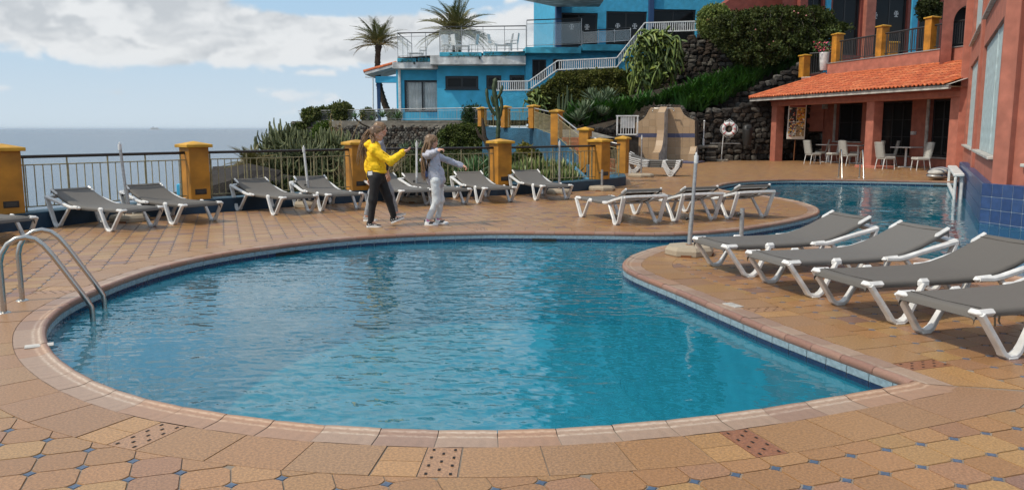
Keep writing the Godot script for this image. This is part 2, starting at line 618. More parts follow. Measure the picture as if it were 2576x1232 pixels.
# ---------------------------------------------------------------- sea and land
func sea_and_land() -> void:
	var s := MB.new()
	# rings that grow outwards, the last one past the horizon
	var cx := Vector3(-20, -9.0, -30)
	var last := []
	for r in [0.0, 60.0, 250.0, 1200.0, 6000.0, 60000.0]:
		var ring := []
		for k in 25:
			var a := TAU * (k % 24) / 24.0
			ring.append(cx + Vector3(cos(a), 0, sin(a)) * r)
		if last.size() > 0:
			for k in 24: s.quad(last[k], last[k + 1], ring[k + 1], ring[k])
		last = ring
	var f := FastNoiseLite.new()
	f.noise_type = FastNoiseLite.TYPE_SIMPLEX
	f.frequency = 0.012
	f.fractal_octaves = 5
	f.fractal_gain = 0.62
	var nt := NoiseTexture2D.new()
	nt.width = 1024; nt.height = 1024; nt.seamless = true; nt.noise = f; nt.as_normal_map = true; nt.bump_strength = 9.0
	var m := mat("sea", lin(.05, .09, .14), .2)
	m.normal_enabled = true
	m.normal_texture = nt
	m.normal_scale = .75
	m.uv1_scale = Vector3(.035, .035, .035)
	m.metallic_specular = .5
	setting(put("sea", s, m))
	# the ground of the garden and the hill, one sheet; heights by distance inland
	var g := MB.new()
	var xs := []
	var zs := []
	for i in 61: xs.append(-34.0 + i * 1.6)
	for j in 60: zs.append(-12.0 - j * 1.6)
	var rows := []
	for z in zs:
		var row := PackedVector3Array()
		for x in xs:
			row.append(Vector3(x, land_height(x, z), z))
		rows.append(row)
	g.grid(rows, true)
	setting(put("garden_ground", g, M.soil))

func land_height(x: float, z: float) -> float:
	# distance behind the line of the pool fence (it runs from (-8, -12.7) to (3.4, -23.9))
	var along := Vector2(.713, -.701)
	var p := Vector2(x + 8.0, z + 12.7)
	var off := p.x * along.y - p.y * along.x    # positive on the sea side ... inland negative
	var behind := -p.dot(Vector2(.701, .713))
	var h := -1.9
	if behind < 0.5: h = -2.4
	# it falls to the sea on the west
	var shore := -9.3 - (-z - 26.0) * 0.235
	var west := smoothstep(shore + 1.0, shore - 3.6, x)
	h = lerpf(h, -11.0, west)
	# upper terrace of the blue house and the hill to the east
	if x > 3.0 and z < -43.0:
		h = maxf(h, minf(-0.4 + (-43.0 - z) * 0.45, 9.0))
	if x > 22.0 and z < -20.0: h = maxf(h, -0.5)
	return h + noise.get_noise_2d(x * 0.3, z * 0.3) * 0.25


# ---------------------------------------------------------------- pool and deck
var lip := PackedVector2Array()
var lip_n := PackedVector2Array()
var lip_s := PackedFloat32Array()
var corner_s := 0.0

func build_lip() -> void:
	var pen := [[6.35, -4.6], [6.3, -5.6], [5.95, -7.3], [5.6, -8.5], [5.36, -9.35], [5.16, -9.95], [4.86, -10.5], [4.35, -11.08], [3.6, -11.42], [2.95, -11.5], [2.46, -11.42], [2.19, -11.24], [1.9, -10.92], [1.59, -10.42], [1.4, -9.96], [1.31, -9.55], [1.32, -9.2], [1.43, -8.72],
		[1.63, -8.05], [1.85, -7.2], [2.034, -6.52], [2.144, -6.171], [2.259, -5.827], [2.377, -5.484], [2.497, -5.133], [2.54, -5.012]]
	var main := [[2.42, -4.955], [2.081, -4.806], [1.734, -4.655], [1.389, -4.51], [1.067, -4.40], [.758, -4.315], [.453, -4.25], [.16, -4.206], [-.147, -4.187], [-.449, -4.193], [-.76, -4.222], [-1.045, -4.27], [-1.30, -4.338], [-1.632, -4.445], [-1.992, -4.60], [-2.32, -4.79], [-2.666, -5.05],
		[-3.004, -5.373], [-3.305, -5.719], [-3.56, -6.08], [-3.80, -6.5], [-3.98, -6.95], [-4.09, -7.4], [-4.15, -8.0], [-4.16, -8.7], [-4.08, -9.4], [-3.86, -10.15], [-3.47, -10.85], [-2.91, -11.5], [-2.24, -12.05], [-1.47, -12.42], [-.75, -12.6], [-.11, -12.66], [1.17, -12.58], [1.9, -12.5], [2.5, -12.52],
		[3.12, -12.72], [3.56, -12.98], [4.06, -13.38], [4.8, -14.12], [5.56, -15.06], [6.02, -15.88], [6.31, -16.87], [6.40, -18.1], [6.24, -19.29], [5.8, -20.6], [5.6, -21.7], [5.8, -22.9], [6.36, -24.15], [7.18, -25.2], [8.4, -25.95], [9.6, -26.12], [10.9, -25.9], [12.2, -25.45], [13.5, -24.9]]
	# smooth and even steps
	for part in [pen, main]:
		var cv := Curve2D.new()
		for i in part.size():
			var p := Vector2(part[i][0], part[i][1])
			var a := Vector2(part[maxi(i - 1, 0)][0], part[maxi(i - 1, 0)][1])
			var b := Vector2(part[mini(i + 1, part.size() - 1)][0], part[mini(i + 1, part.size() - 1)][1])
			var d := (b - a).normalized()
			cv.add_point(p, -d * p.distance_to(a) * 0.32, d * p.distance_to(b) * 0.32)
		var l := cv.get_baked_length()
		var steps := int(round(l / 0.104))
		for i in steps + 1:
			if part == main and i == 0: continue
			lip.append(cv.sample_baked(l * i / steps, true))
		if part == pen: corner_s = l
	lip_s.append(0.0)
	for i in range(1, lip.size()): lip_s.append(lip_s[i - 1] + lip[i].distance_to(lip[i - 1]))
	for i in lip.size():
		var d0 := (lip[i] - lip[maxi(i - 1, 0)]).normalized()
		var d1 := (lip[mini(i + 1, lip.size() - 1)] - lip[i]).normalized()
		if i == 0: d0 = d1
		if i == lip.size() - 1: d1 = d0
		var n0 := Vector2(-d0.y, d0.x)
		var n1 := Vector2(-d1.y, d1.x)
		var nn := (n0 + n1).normalized()
		lip_n.append(nn / maxf(0.5, nn.dot(n0)))
	# the normals must point away from the water
	var probe := lip[lip.size() / 2] + lip_n[lip.size() / 2] * 0.3
	if Geometry2D.is_point_in_polygon(probe, water_shape()):
		for i in lip_n.size(): lip_n[i] = -lip_n[i]

func water_shape() -> PackedVector2Array:
	var p := lip.duplicate()
	p.append_array(PackedVector2Array([Vector2(11.154, -19.95), Vector2(8.76, -15.19), Vector2(8.98, -14.2), Vector2(11.15, -4.6)]))
	return p

func along_lip(s: float, o: float) -> Vector2:
	var i := lip_s.bsearch(s)
	i = clampi(i, 1, lip_s.size() - 1)
	var t := clampf((s - lip_s[i - 1]) / maxf(lip_s[i] - lip_s[i - 1], 1e-6), 0.0, 1.0)
	return lip[i - 1].lerp(lip[i], t) + lip_n[i - 1].lerp(lip_n[i], t) * o

func offset_lip(o: float) -> PackedVector2Array:
	var p := PackedVector2Array()
	for i in lip.size(): p.append(lip[i] + lip_n[i] * o)
	return p

func seen_size(p: Vector3, size: float) -> float:      # how large a piece shows from the terrace; outside the frame counts as nothing
	var q := p - Vector3(0, EYE, 0)
	var f := Vector3(0, -sin(PITCH), -cos(PITCH))
	var u := Vector3(0, cos(PITCH), -sin(PITCH))
	var d := q.dot(f)
	if d < 0.5 or absf(q.x / d) > 0.66 or absf(q.dot(u) / d) > 0.32: return 0.0
	return size / d

# one node for each of the largest pieces, one joined piece for the rest. list: [weight, mesh builder, material]
func pieces(called: String, rest: String, list: Array, parent: Node, most := 290) -> void:
	list.sort_custom(func(a, b): return a[0] > b[0])
	var left := {}
	for i in list.size():
		if i < most and list[i][0] > 0.0:
			put(called, list[i][1], list[i][2], parent)
		else:
			if not left.has(list[i][2]): left[list[i][2]] = MB.new()
			left[list[i][2]].add(list[i][1])
	for m in left: stuff(put(rest, left[m], m, parent))

func coping_image() -> ImageTexture:      # across: from the water to the deck; the pale lines are lime left by splashing water
	var im := Image.create(128, 256, false, Image.FORMAT_RGB8)
	for y in 256:
		for x in 128:
			var u := x / 127.0
			var w := noise.get_noise_2d(x * 0.06, y * 0.02) * 0.5
			var f := noise.get_noise_2d(x * 0.5 + 90, y * 0.35) * 0.16
			var k := 0.90 + f + w * 0.14
			var c := Vector3(.66, .555, .475) * k
			if u < 0.5: c = Vector3(.60, .46, .395) * k
			var lime := maxf(exp(-pow((u - .62 - w * .06) / .045, 2)), exp(-pow((u - .81 + w * .07) / .034, 2)) * 0.95)
			lime *= clampf(0.62 + 0.9 * noise.get_noise_2d(x * 0.02 + 40, y * 0.018), 0.0, 1.0)
			c = c.lerp(Vector3(.86, .82, .76), clampf(lime * .62, 0.0, 0.7))
			im.set_pixel(x, y, Color(c.x, c.y, c.z))
	return ImageTexture.create_from_image(im)

func tile_color() -> Color:
	var k := rng.randf()
	var c := Color(.50, .275, .118)
	if k < 0.34: c = Color(.475, .25, .108)
	elif k < 0.52: c = Color(.515, .30, .12)
	elif k < 0.64: c = Color(.44, .235, .125)
	elif k < 0.68: c = Color(.33, .185, .13)
	return c * rr(.94, 1.10)

func pool_and_deck() -> void:
	build_lip()
	var COPE := 0.225
	var BAND := 0.59
	# --- basin
	var basin := Node3D.new()
	basin.name = "pool"
	add_child(basin)
	setting(basin)
	var shape := water_shape()
	var wall := MB.new()
	for i in lip.size() - 1:
		var a := lip[i] + lip_n[i] * .012
		var b := lip[i + 1] + lip_n[i + 1] * .012
		wall.cquad(V3(a, -1.5), V3(b, -1.5), V3(b, -.02), V3(a, -.02), V3(a + lip_n[i], -.5))
	put("pool_wall", wall, M.pool_grout, basin)
	var under := MB.new()
	for i in lip.size() - 1:
		var a := lip[i] + lip_n[i] * .006
		var b := lip[i + 1] + lip_n[i + 1] * .006
		under.cquad(V3(a, -1.5), V3(b, -1.5), V3(b, -.152), V3(a, -.152), V3(a + lip_n[i], -.5))
	var fl := MB.new()
	var idx := Geometry2D.triangulate_polygon(shape)
	for i in range(0, idx.size(), 3):
		fl._face([Vector2(shape[idx[i]].x, -shape[idx[i]].y), Vector2(shape[idx[i + 1]].x, -shape[idx[i + 1]].y), Vector2(shape[idx[i + 2]].x, -shape[idx[i + 2]].y)], -1.45, Transform3D(Basis(Vector3.RIGHT, Vector3.FORWARD, Vector3.UP), Vector3.ZERO), UP)
	put("pool_lining", under, M.basin, basin)
	put("pool_floor", fl, M.basin, basin)
	# rows of small wall tiles: pale above, navy at the waterline
	var total := lip_s[lip_s.size() - 1]
	var list := []
	var n := int(total / 0.212)
	for k in n:
		for row in 2:
			var s0 := total * k / n + 0.003
			var s1 := total * (k + 1) / n - 0.003
			var y1 := -.043 if row == 0 else -.098
			var y0 := -.094 if row == 0 else -.158
			var a := along_lip(s0, .004)
			var b := along_lip((s0 + s1) * .5, .004)
			var d := along_lip(s1, .004)
			var m := MB.new()
			for q in [[a, b], [b, d]]:
				var nn := along_lip((s0 + s1) * .5, 1.0)
				m.cquad(V3(q[0], y0), V3(q[1], y0), V3(q[1], y1), V3(q[0], y1), V3(nn, -.1))
			var nn2 := (along_lip((s0 + s1) * .5, 1.0) - b).normalized()
			for q in [[a, b], [b, d]]:
				m.quad(V3(q[0], y1), V3(q[1], y1), V3(q[1] + nn2 * .01, y1), V3(q[0] + nn2 * .01, y1))
			var facing: float = V3(nn2).dot((V3(b) - Vector3(0, EYE, 0)).normalized())
			list.append([seen_size(V3(b), .2) * maxf(facing, 0.0), m, M.pool_white_tile if row == 0 else M.pool_navy_tile])
	pieces("wall_tile", "wall_tiles_beyond", list, basin)
	# skimmer mouths under the coping
	for s in [[719, 634], [1374, 602], [2180, 524], [1868, 462], [2362, 460]]:
		var g := gp(s[0], s[1], -.1)
		var best := 0.0
		for k in 900:
			var ss := total * k / 900.0
			if along_lip(ss, 0).distance_to(V2(g)) < along_lip(best, 0).distance_to(V2(g)): best = ss
		var m := MB.new()
		var rows := []
		for k in 5:
			var p := along_lip(best - .19 + .095 * k, 0.0)
			rows.append(p)
		for k in 4: m.cquad(V3(rows[k], -.162), V3(rows[k + 1], -.162), V3(rows[k + 1], -.092), V3(rows[k], -.092), V3(along_lip(best, 1.0)))
		put("skimmer_mouth", m, M.dark_slot, basin)
	# --- water with real ripples
	make_water(shape)
	# --- coping stones
	var cope := Node3D.new()
	cope.name = "pool_coping"
	add_child(cope)
	setting(cope)
	var cm := mat("coping_stone", Color(1, 1, 1), .42, "", 1.0)
	cm.uv1_triplanar = false
	cm.albedo_texture = coping_image()
	var cm2: StandardMaterial3D = cm.duplicate()
	cm2.albedo_color = Color(.93, .90, .90)
	var cm3: StandardMaterial3D = cm.duplicate()
	cm3.albedo_color = Color(1.0, .94, .89)
	var prof := [[.016, -.052], [.004, -.040], [-.002, -.022], [0, -.004], [.010, .010], [.027, .017], [.046, .014], [.066, .006], [.088, .0015], [.12, .0], [COPE, .0]]
	list = []
	var cuts := []
	var n1 := int(round(corner_s / .31))
	for k in n1: cuts.append([corner_s * k / n1, corner_s * (k + 1) / n1])
	var n2 := int(round((total - corner_s) / .31))
	for k in n2: cuts.append([corner_s + (total - corner_s) * k / n2, corner_s + (total - corner_s) * (k + 1) / n2])
	for q in cuts:
		var m := MB.new()
		var rows := []
		var dy := rr(-.0015, .0015)
		for k in 5:
			var s: float = lerpf(q[0] + .0022, q[1] - .0022, k / 4.0)
			var row := PackedVector3Array()
			var inset := .003 if k == 0 or k == 4 else 0.0
			for p in prof: row.append(V3(along_lip(s, p[0]), p[1] + dy - inset))
			rows.append(row)
		m.grid(rows, false, true)
		for i in m.n.size():      # outside is up and towards the water
			pass
		if m.n[30].y < 0.0:
			var o := MB.new()
			o.grid(rows, true, true)
			m = o
		list.append([seen_size(V3(along_lip((q[0] + q[1]) * .5, .1)), .3), m, [cm, cm2, cm3, cm][rng.randi() % 4]])
	pieces("coping_stone", "coping_stones_beyond", list, cope)
	# --- deck: slab, band of large tiles round the pool, small clipped tiles with blue inserts
	var deck := Node3D.new()
	deck.name = "pool_deck"
	add_child(deck)
	setting(deck)
	var outer := PackedVector2Array([Vector2(-14, 3), Vector2(-14, -9), Vector2(-8.05, -12.55), Vector2(-7.6, -13.2), Vector2(-7.15, -14.4), Vector2(-3.3, -18.05), Vector2(1.55, -21.1), Vector2(3.3, -23.5), Vector2(3.3, -30), Vector2(4.5, -42.2), Vector2(14.5, -42.2), Vector2(19.5, -42.2), Vector2(19.5, -29), Vector2(16.0, -29.6), Vector2(13.68, -25.0)])
	# everything on the deck side of the band, as one outline that runs round the pool
	var edge := offset_lip(BAND)
	var hull := outer.duplicate()
	hull.append(along_lip(total, 0.0))
	var e2 := edge.duplicate()
	e2.reverse()
	hull.append_array(e2)
	hull.append_array(PackedVector2Array([Vector2(6.9, 3)]))
	var slab_shape := outer.duplicate()
	var l2 := offset_lip(.02)
	l2.reverse()
	slab_shape.append_array(l2)
	slab_shape.append(Vector2(6.37, 3))
	var slab := MB.new()
	idx = Geometry2D.triangulate_polygon(slab_shape)
	for i in range(0, idx.size(), 3):
		slab._face([Vector2(slab_shape[idx[i]].x, -slab_shape[idx[i]].y), Vector2(slab_shape[idx[i + 1]].x, -slab_shape[idx[i + 1]].y), Vector2(slab_shape[idx[i + 2]].x, -slab_shape[idx[i + 2]].y)], -.0055, Transform3D(Basis(Vector3.RIGHT, Vector3.FORWARD, Vector3.UP), Vector3.ZERO), UP)
	put("slab", slab, M.grout, deck)
	# band
	list = []
	cuts = []
	n1 = int(round(corner_s / .37))
	for k in n1: cuts.append([corner_s * k / n1, corner_s * (k + 1) / n1])
	n2 = int(round((total - corner_s) / .37))
	for k in n2: cuts.append([corner_s + (total - corner_s) * k / n2, corner_s + (total - corner_s) * (k + 1) / n2])
	var ci := 0
	var slotted := []
	for px in [[940, 1158], [250, 1080], [1832, 1120], [2390, 940], [2560, 1000], [1985, 788], [170, 720], [1240, 574], [560, 612], [1740, 648], [1930, 556], [2130, 520]]:
		slotted.append(V2(gp(px[0], px[1])))
	var done := {}
	for q in cuts:
		var mid := along_lip((q[0] + q[1]) * .5, .42)
		var drain := -1
		for j in slotted.size():
			if mid.distance_to(slotted[j]) < .24 and not done.has(j):
				drain = j
				done[j] = true
		var colr := tile_color().lerp(Color(.47, .26, .115), .5)
		colr = colr.lerp(Color(.42, .25, .15), .35 if rng.randf() < .35 else 0.0)
		var w := seen_size(V3(mid), .36)
		if drain < 0:
			var m := MB.new()
			m.col = colr
			_band_piece(m, q[0] + .003, q[1] - .003, COPE + .004, BAND - .004, rr(-.001, .001))
			list.append([w, m, M.band_tile])
		else:      # a hatch: two plain halves and a slotted drain tile
			var sm: float = lerpf(q[0], q[1], .46)
			var om := (COPE + BAND) * .5
			for h in [[COPE + .006, om - .002], [om + .002, BAND - .008]]:
				var m := MB.new()
				m.col = Color(.58, .32, .13) * rr(.92, 1.05)
				_band_piece(m, sm + .003, q[1] - .006, h[0], h[1], -.001)
				list.append([w, m, M.band_tile])
			var m2 := MB.new()
			m2.col = Color(.52, .29, .15) if drain != 2 and drain != 3 else Color(.40, .17, .085)
			_band_piece(m2, q[0] + .006, sm - .003, COPE + .006, BAND - .008, -.001)
			list.append([w, m2, M.band_tile])
			var m3 := MB.new()
			for r in 7:
				for cc in (2 if r % 2 == 0 else 1):
					var f := (.2 + .6 * cc) if r % 2 == 0 else .5
					var ss: float = lerpf(q[0], sm, f)
					var oo := lerpf(COPE, BAND, (r + .8) / 7.6)
					var a := along_lip(ss - .006, oo - .012)
					var b := along_lip(ss + .006, oo - .012)
					var d := along_lip(ss + .006, oo + .012)
					var e := along_lip(ss - .006, oo + .012)
					m3.cquad(V3(a, .0016), V3(b, .0016), V3(d, .0016), V3(e, .0016), V3(a, -1))
			put("drain_slots", m3, M.dark_slot, deck)
	pieces("band_tile", "band_tiles_beyond", list, deck)
	# a sunken lid in the coping by the ladder, and its twin on the near spit
	for px in [[97, 870], [1845, 768]]:
		var g := V2(gp(px[0], px[1]))
		var m := MB.new()
		m.box(V3(g, .003), Vector3(.19, .008, .10), Basis(UP, .5 if px[0] < 500 else -1.2), .002)
		put("skimmer_lid", m, M.sill, deck)
	# field of clipped tiles
	var A := Vector2(.2105, -.0745)
	var B := Vector2(.0745, .2105)
	var P := .2233
	var origin := Vector2(1.261, -3.709)
	var hull_far := hull
	var ux := A.normalized()
	var uz := B.normalized()
	var oct := func(cen: Vector2, gap: float) -> PackedVector2Array:
		var h := P * .5 - gap
		var k := .036
		var r := PackedVector2Array()
		for q in [[-h + k, -h], [h - k, -h], [h - k * .42, -h + k * .42], [h, -h + k], [h, h - k], [h - k * .42, h - k * .42], [h - k, h], [-h + k, h], [-h + k * .42, h - k * .42], [-h, h - k], [-h, -h + k], [-h + k * .42, -h + k * .42]]:
			r.append(cen + ux * q[0] + uz * q[1])
		return r
	var shapes := MB.new()
	_tile_mesh(shapes, oct.call(Vector2.ZERO, .0032), oct.call(Vector2.ZERO, .0052))
	var tile_mesh := shapes.mesh()
	var ins := MB.new()
	var dia := PackedVector2Array()
	for k in 4:
		var d1 := [ux, uz, -ux, -uz]
		dia.append(d1[k] * .030)
		dia.append((d1[k] + d1[(k + 1) % 4]) * .0128)
	var dia2 := PackedVector2Array()
	for p in dia: dia2.append(p * .9)
	_tile_mesh(ins, dia, dia2)
	var ins_mesh := ins.mesh()
	var whole := []
	var cut := []
	var inserts := []
	for i in range(-110, 130):
		for j in range(-190, 30):
			var cen := origin + A * (i + .5) + B * (j + .5)
			if cen.y > -1.5 or cen.y < -42.2 or absf(cen.x) > 2.2 + absf(cen.y) * .66: continue
			var k0 := origin + A * i + B * j
			if Geometry2D.is_point_in_polygon(k0, hull) and along_gap(k0, BAND) > .03: inserts.append(k0)
			var inside := 0
			for c2 in [A + B, A - B, -A + B, -A - B]:
				if Geometry2D.is_point_in_polygon(cen + c2 * .52, hull): inside += 1
			if inside == 4: whole.append(cen)
			elif inside > 0: cut.append(cen)
	var cols := []
	for k in 12: cols.append(tile_color())
	list = []
	for p in whole: list.append([seen_size(V3(p), .22), p])
	list.sort_custom(func(a, b): return a[0] > b[0])
	var tm := []
	for k in 12:
		var m3: StandardMaterial3D = M.tile.duplicate()
		m3.vertex_color_use_as_albedo = false
		m3.albedo_color = lin(cols[k].r, cols[k].g, cols[k].b)
		tm.append(m3)
	var rest := []
	var rest_col := PackedColorArray()
	for k in list.size():
		var x := Transform3D(Basis(), V3(list[k][1], rr(-.0012, .0012)))
		if k < 270: put("floor_tile", tile_mesh, tm[rng.randi() % 12], deck).transform = x
		else:
			rest.append(x)
			rest_col.append(tile_color())
	multi("floor_tiles_beyond", tile_mesh, M.tile, rest, deck, rest_col)
	var joined := MB.new()
	list = []
	for p in cut:
		for piece in Geometry2D.intersect_polygons(oct.call(p, .0032), hull):
			if piece.size() < 3: continue
			var m := MB.new() if seen_size(V3(p), .2) > .02 else joined
			m.col = tile_color()
			_tile_mesh(m, piece, piece, rr(-.001, .001))
			if m != joined: put("floor_tile", m, M.tile, deck)
	stuff(put("cut_tiles_beyond", joined, M.tile, deck))
	rest = []
	list = []
	for p in inserts: list.append([seen_size(V3(p), .06), p])
	list.sort_custom(func(a, b): return a[0] > b[0])
	for k in list.size():
		var x := Transform3D(Basis(), V3(list[k][1], -.0012))
		if k < 230: put("blue_insert", ins_mesh, M.blue_insert, deck).transform = x
		else: rest.append(x)
	multi("blue_inserts_beyond", ins_mesh, M.blue_insert, rest, deck)

func along_gap(p: Vector2, band: float) -> float:      # distance from the outer edge of the band
	var d := 1e9
	for i in range(0, lip.size(), 2): d = minf(d, lip[i].distance_to(p))
	return d - band

func _band_piece(m: MB, s0: float, s1: float, o0: float, o1: float, y: float) -> void:
	var top := []
	for k in 4:
		var s := lerpf(s0, s1, k / 3.0)
		top.append([along_lip(s, o0), along_lip(s, o1)])
	for k in 3:
		m.cquad(V3(top[k][0], y), V3(top[k + 1][0], y), V3(top[k + 1][1], y), V3(top[k][1], y), V3(top[k][0], -1))
		for e in 2:
			var away := V3(top[k][1 - e], y)
			m.cquad(V3(top[k][e], y), V3(top[k + 1][e], y), V3(top[k + 1][e], -.006), V3(top[k][e], -.006), away)
	for k in [0, 3]:
		m.cquad(V3(top[k][0], y), V3(top[k][1], y), V3(top[k][1], -.006), V3(top[k][0], -.006), V3(top[1 if k == 0 else 2][0], y))

func _tile_mesh(m: MB, outer: PackedVector2Array, inner: PackedVector2Array, y := 0.0) -> void:
	var idx := Geometry2D.triangulate_polygon(inner)
	for i in range(0, idx.size(), 3):
		m.ctri(V3(inner[idx[i]], y), V3(inner[idx[i + 1]], y), V3(inner[idx[i + 2]], y), V3(inner[idx[i]], -1))
	var cen := Vector2.ZERO
	for p in inner: cen += p / inner.size()
	for i in outer.size():
		var j := (i + 1) % outer.size()
		m.cquad(V3(outer[i], y - .007), V3(outer[j], y - .007), V3(inner[j], y), V3(inner[i], y), V3(cen, y - .007))

func wave(x: float, z: float) -> float:
	# small wind ripples that run towards the camera and to the right, over a slow swell
	var a := noise_w.get_noise_2d(x * 1.15 + z * .25, z * 2.0 - x * .35) * .0105
	a += noise_w.get_noise_2d(x * 3.4 + 40.0 - z * .5, z * 6.2 + x * .9) * .0056
	var calm := clampf(.78 + noise_w.get_noise_2d(x * .22 + 9.0, z * .22) * 1.8, .25, 1.25)
	return a * calm

var noise_w := FastNoiseLite.new()

func make_water(shape: PackedVector2Array) -> void:
	noise_w.seed = 4
	noise_w.noise_type = FastNoiseLite.TYPE_SIMPLEX_SMOOTH
	noise_w.frequency = 1.35
	noise_w.fractal_octaves = 3
	noise_w.fractal_gain = .42
	var grown: PackedVector2Array = Geometry2D.offset_polygon(shape, .012)[0]
	var v := PackedVector3Array()
	var n := PackedVector3Array()
	var ix := PackedInt32Array()
	for zone in [[-4.4, 3.4, -12.9, -4.0, .03], [3.4, 14.2, -26.6, -4.4, .085], [-4.4, 3.4, -26.6, -12.9, .085]]:
		var st: float = zone[4]
		var nx := int(ceil((zone[1] - zone[0]) / st))
		var nz := int(ceil((zone[3] - zone[2]) / st))
		var base := PackedInt32Array()
		base.resize((nx + 1) * (nz + 1))
		base.fill(-1)
		var spans := []
		for j in nz + 1:
			var z: float = zone[2] + j * st
			var hit := PackedFloat32Array()
			for i in grown.size():
				var a := grown[i]
				var b := grown[(i + 1) % grown.size()]
				if (a.y > z) != (b.y > z): hit.append(a.x + (z - a.y) / (b.y - a.y) * (b.x - a.x))
			hit.sort()
			spans.append(hit)
		for j in nz:
			for i in nx:
				var xm: float = zone[0] + (i + .5) * st
				var ok := false
				for row in [spans[j], spans[j + 1]]:
					for k in range(0, row.size() - 1, 2):
						if xm > row[k] - st and xm < row[k + 1] + st: ok = true
				if not ok: continue
				var id := []
				for q in [[0, 0], [1, 0], [1, 1], [0, 1]]:
					var at_ := (j + int(q[1])) * (nx + 1) + i + int(q[0])
					if base[at_] < 0:
						var x: float = zone[0] + (i + int(q[0])) * st
						var z: float = zone[2] + (j + int(q[1])) * st
						var h := wave(x, z)
						base[at_] = v.size()
						v.append(Vector3(x, WATER + h * .5, z))
						n.append(Vector3(-(wave(x + .012, z) - h) / .012, 1.0, -(wave(x, z + .012) - h) / .012).normalized())
					id.append(base[at_])
				ix.append_array(PackedInt32Array([id[0], id[1], id[2], id[0], id[2], id[3]]))
	var a := []
	a.resize(Mesh.ARRAY_MAX)
	a[Mesh.ARRAY_VERTEX] = v
	a[Mesh.ARRAY_NORMAL] = n
	a[Mesh.ARRAY_INDEX] = ix
	var me := ArrayMesh.new()
	me.add_surface_from_arrays(Mesh.PRIMITIVE_TRIANGLES, a)
	var m := mat("pool_water", lin(.002, .165, .255, .40), .03)
	m.transparency = BaseMaterial3D.TRANSPARENCY_ALPHA
	m.metallic_specular = .5
	setting(put("pool_water", me, m))


# ---------------------------------------------------------------- fence along the sea side
func post_on(called: String, label: String, where: Vector3, turn: float, h: float, w: float, group: String, light := true, cap_over := .06) -> Node3D:
	var o := thing(called, label, "post", where, turn, group)
	var s := MB.new()
	s.box(Vector3(0, h * .5 - .04, 0), Vector3(w, h - .08, w), Basis(), .008)
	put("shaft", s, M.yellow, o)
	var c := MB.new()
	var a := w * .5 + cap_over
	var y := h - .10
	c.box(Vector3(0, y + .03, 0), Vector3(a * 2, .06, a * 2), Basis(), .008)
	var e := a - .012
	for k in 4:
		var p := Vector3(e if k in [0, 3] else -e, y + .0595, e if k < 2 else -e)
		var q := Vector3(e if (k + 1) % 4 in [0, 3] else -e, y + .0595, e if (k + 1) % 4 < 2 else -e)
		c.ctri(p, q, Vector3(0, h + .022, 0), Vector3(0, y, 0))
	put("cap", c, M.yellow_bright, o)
	if light:
		var l := MB.new()
		l.box(Vector3(.0, .155, w * .5 + .002), Vector3(.23, .105, .014), Basis(), .004)
		var v := put("light_recess", l, M.black, o)
		var g := MB.new()
		g.box(Vector3(.0, .155, w * .5 + .0095), Vector3(.17, .06, .006), Basis(), .002)
		put("lens", g, M.dark_metal, v)
	return o

# a metal railing between two points: handrail, thin upper and lower rails, stanchions and balusters
func railing(called: String, label: String, a: Vector3, b: Vector3, hs: Array, gap: float, mats: Array, radii: Array, group: String, single := true, stanchions := 1, at_base := 0.0) -> Node3D:
	var o := thing(called, label, "railing", a, 0.0, group)
	var d := b - a
	var l := Vector2(d.x, d.z).length()
	var r := MB.new()
	r.tube([UP * hs[0], d + UP * hs[0]], radii[0], 10)
	put("handrail", r, mats[0], o)
	for k in [1, 2]:
		var u := MB.new()
		u.tube([UP * hs[k], d + UP * hs[k]], radii[1], 6)
		put("upper_rail" if k == 1 else "lower_rail", u, mats[1], o)
	for k in stanchions + 2:
		var t := lerpf(.035, .965, float(k) / (stanchions + 1))
		var s := MB.new()
		s.tube([d * t + UP * at_base, d * t + UP * hs[0]], radii[1] * 1.35, 6)
		put("stanchion", s, mats[1], o)
	var n := int(l / gap)
	var j := MB.new()
	for k in range(1, n):
		var t := float(k) / n
		var s := MB.new() if single else j
		s.tube([d * t + UP * hs[2], d * t + UP * hs[1]], radii[1] * .8, 5, false)
		if single: put("baluster", s, mats[1], o)
	if not single: stuff(put("balusters", j, mats[1], o))
	return o

func low_wall(called: String, label: String, line: Array, h: float, thick: float, side: float, body: Material, cap: Material) -> Node3D:
	var o := thing(called, label, "wall")
	for i in line.size() - 1:
		var a: Vector3 = line[i]
		var b: Vector3 = line[i + 1]
		var d := (b - a).normalized()
		var n := Vector3(-d.z, 0, d.x) * side
		var m := MB.new()
		var q := [a, b, b + n * thick, a + n * thick]
		var cen := (a + b) * .5 + n * thick * .5 + UP * h * .5
		for k in 4:
			var p0: Vector3 = q[k]
			var p1: Vector3 = q[(k + 1) % 4]
			m.cquad(p0 - UP * 2.2, p1 - UP * 2.2, p1 + UP * (h - .012), p0 + UP * (h - .012), cen)
		put("wall_run", m, body, o)
		var c := MB.new()
		var e := n * .004
		c.cquad(a + UP * (h - .012) - e, b + UP * (h - .012) - e, b + UP * h, a + UP * h, cen)
		c.cquad(a + UP * h, b + UP * h, b + n * thick + UP * h, a + n * thick + UP * h, cen)
		put("wall_cap", c, cap, o)
	return o

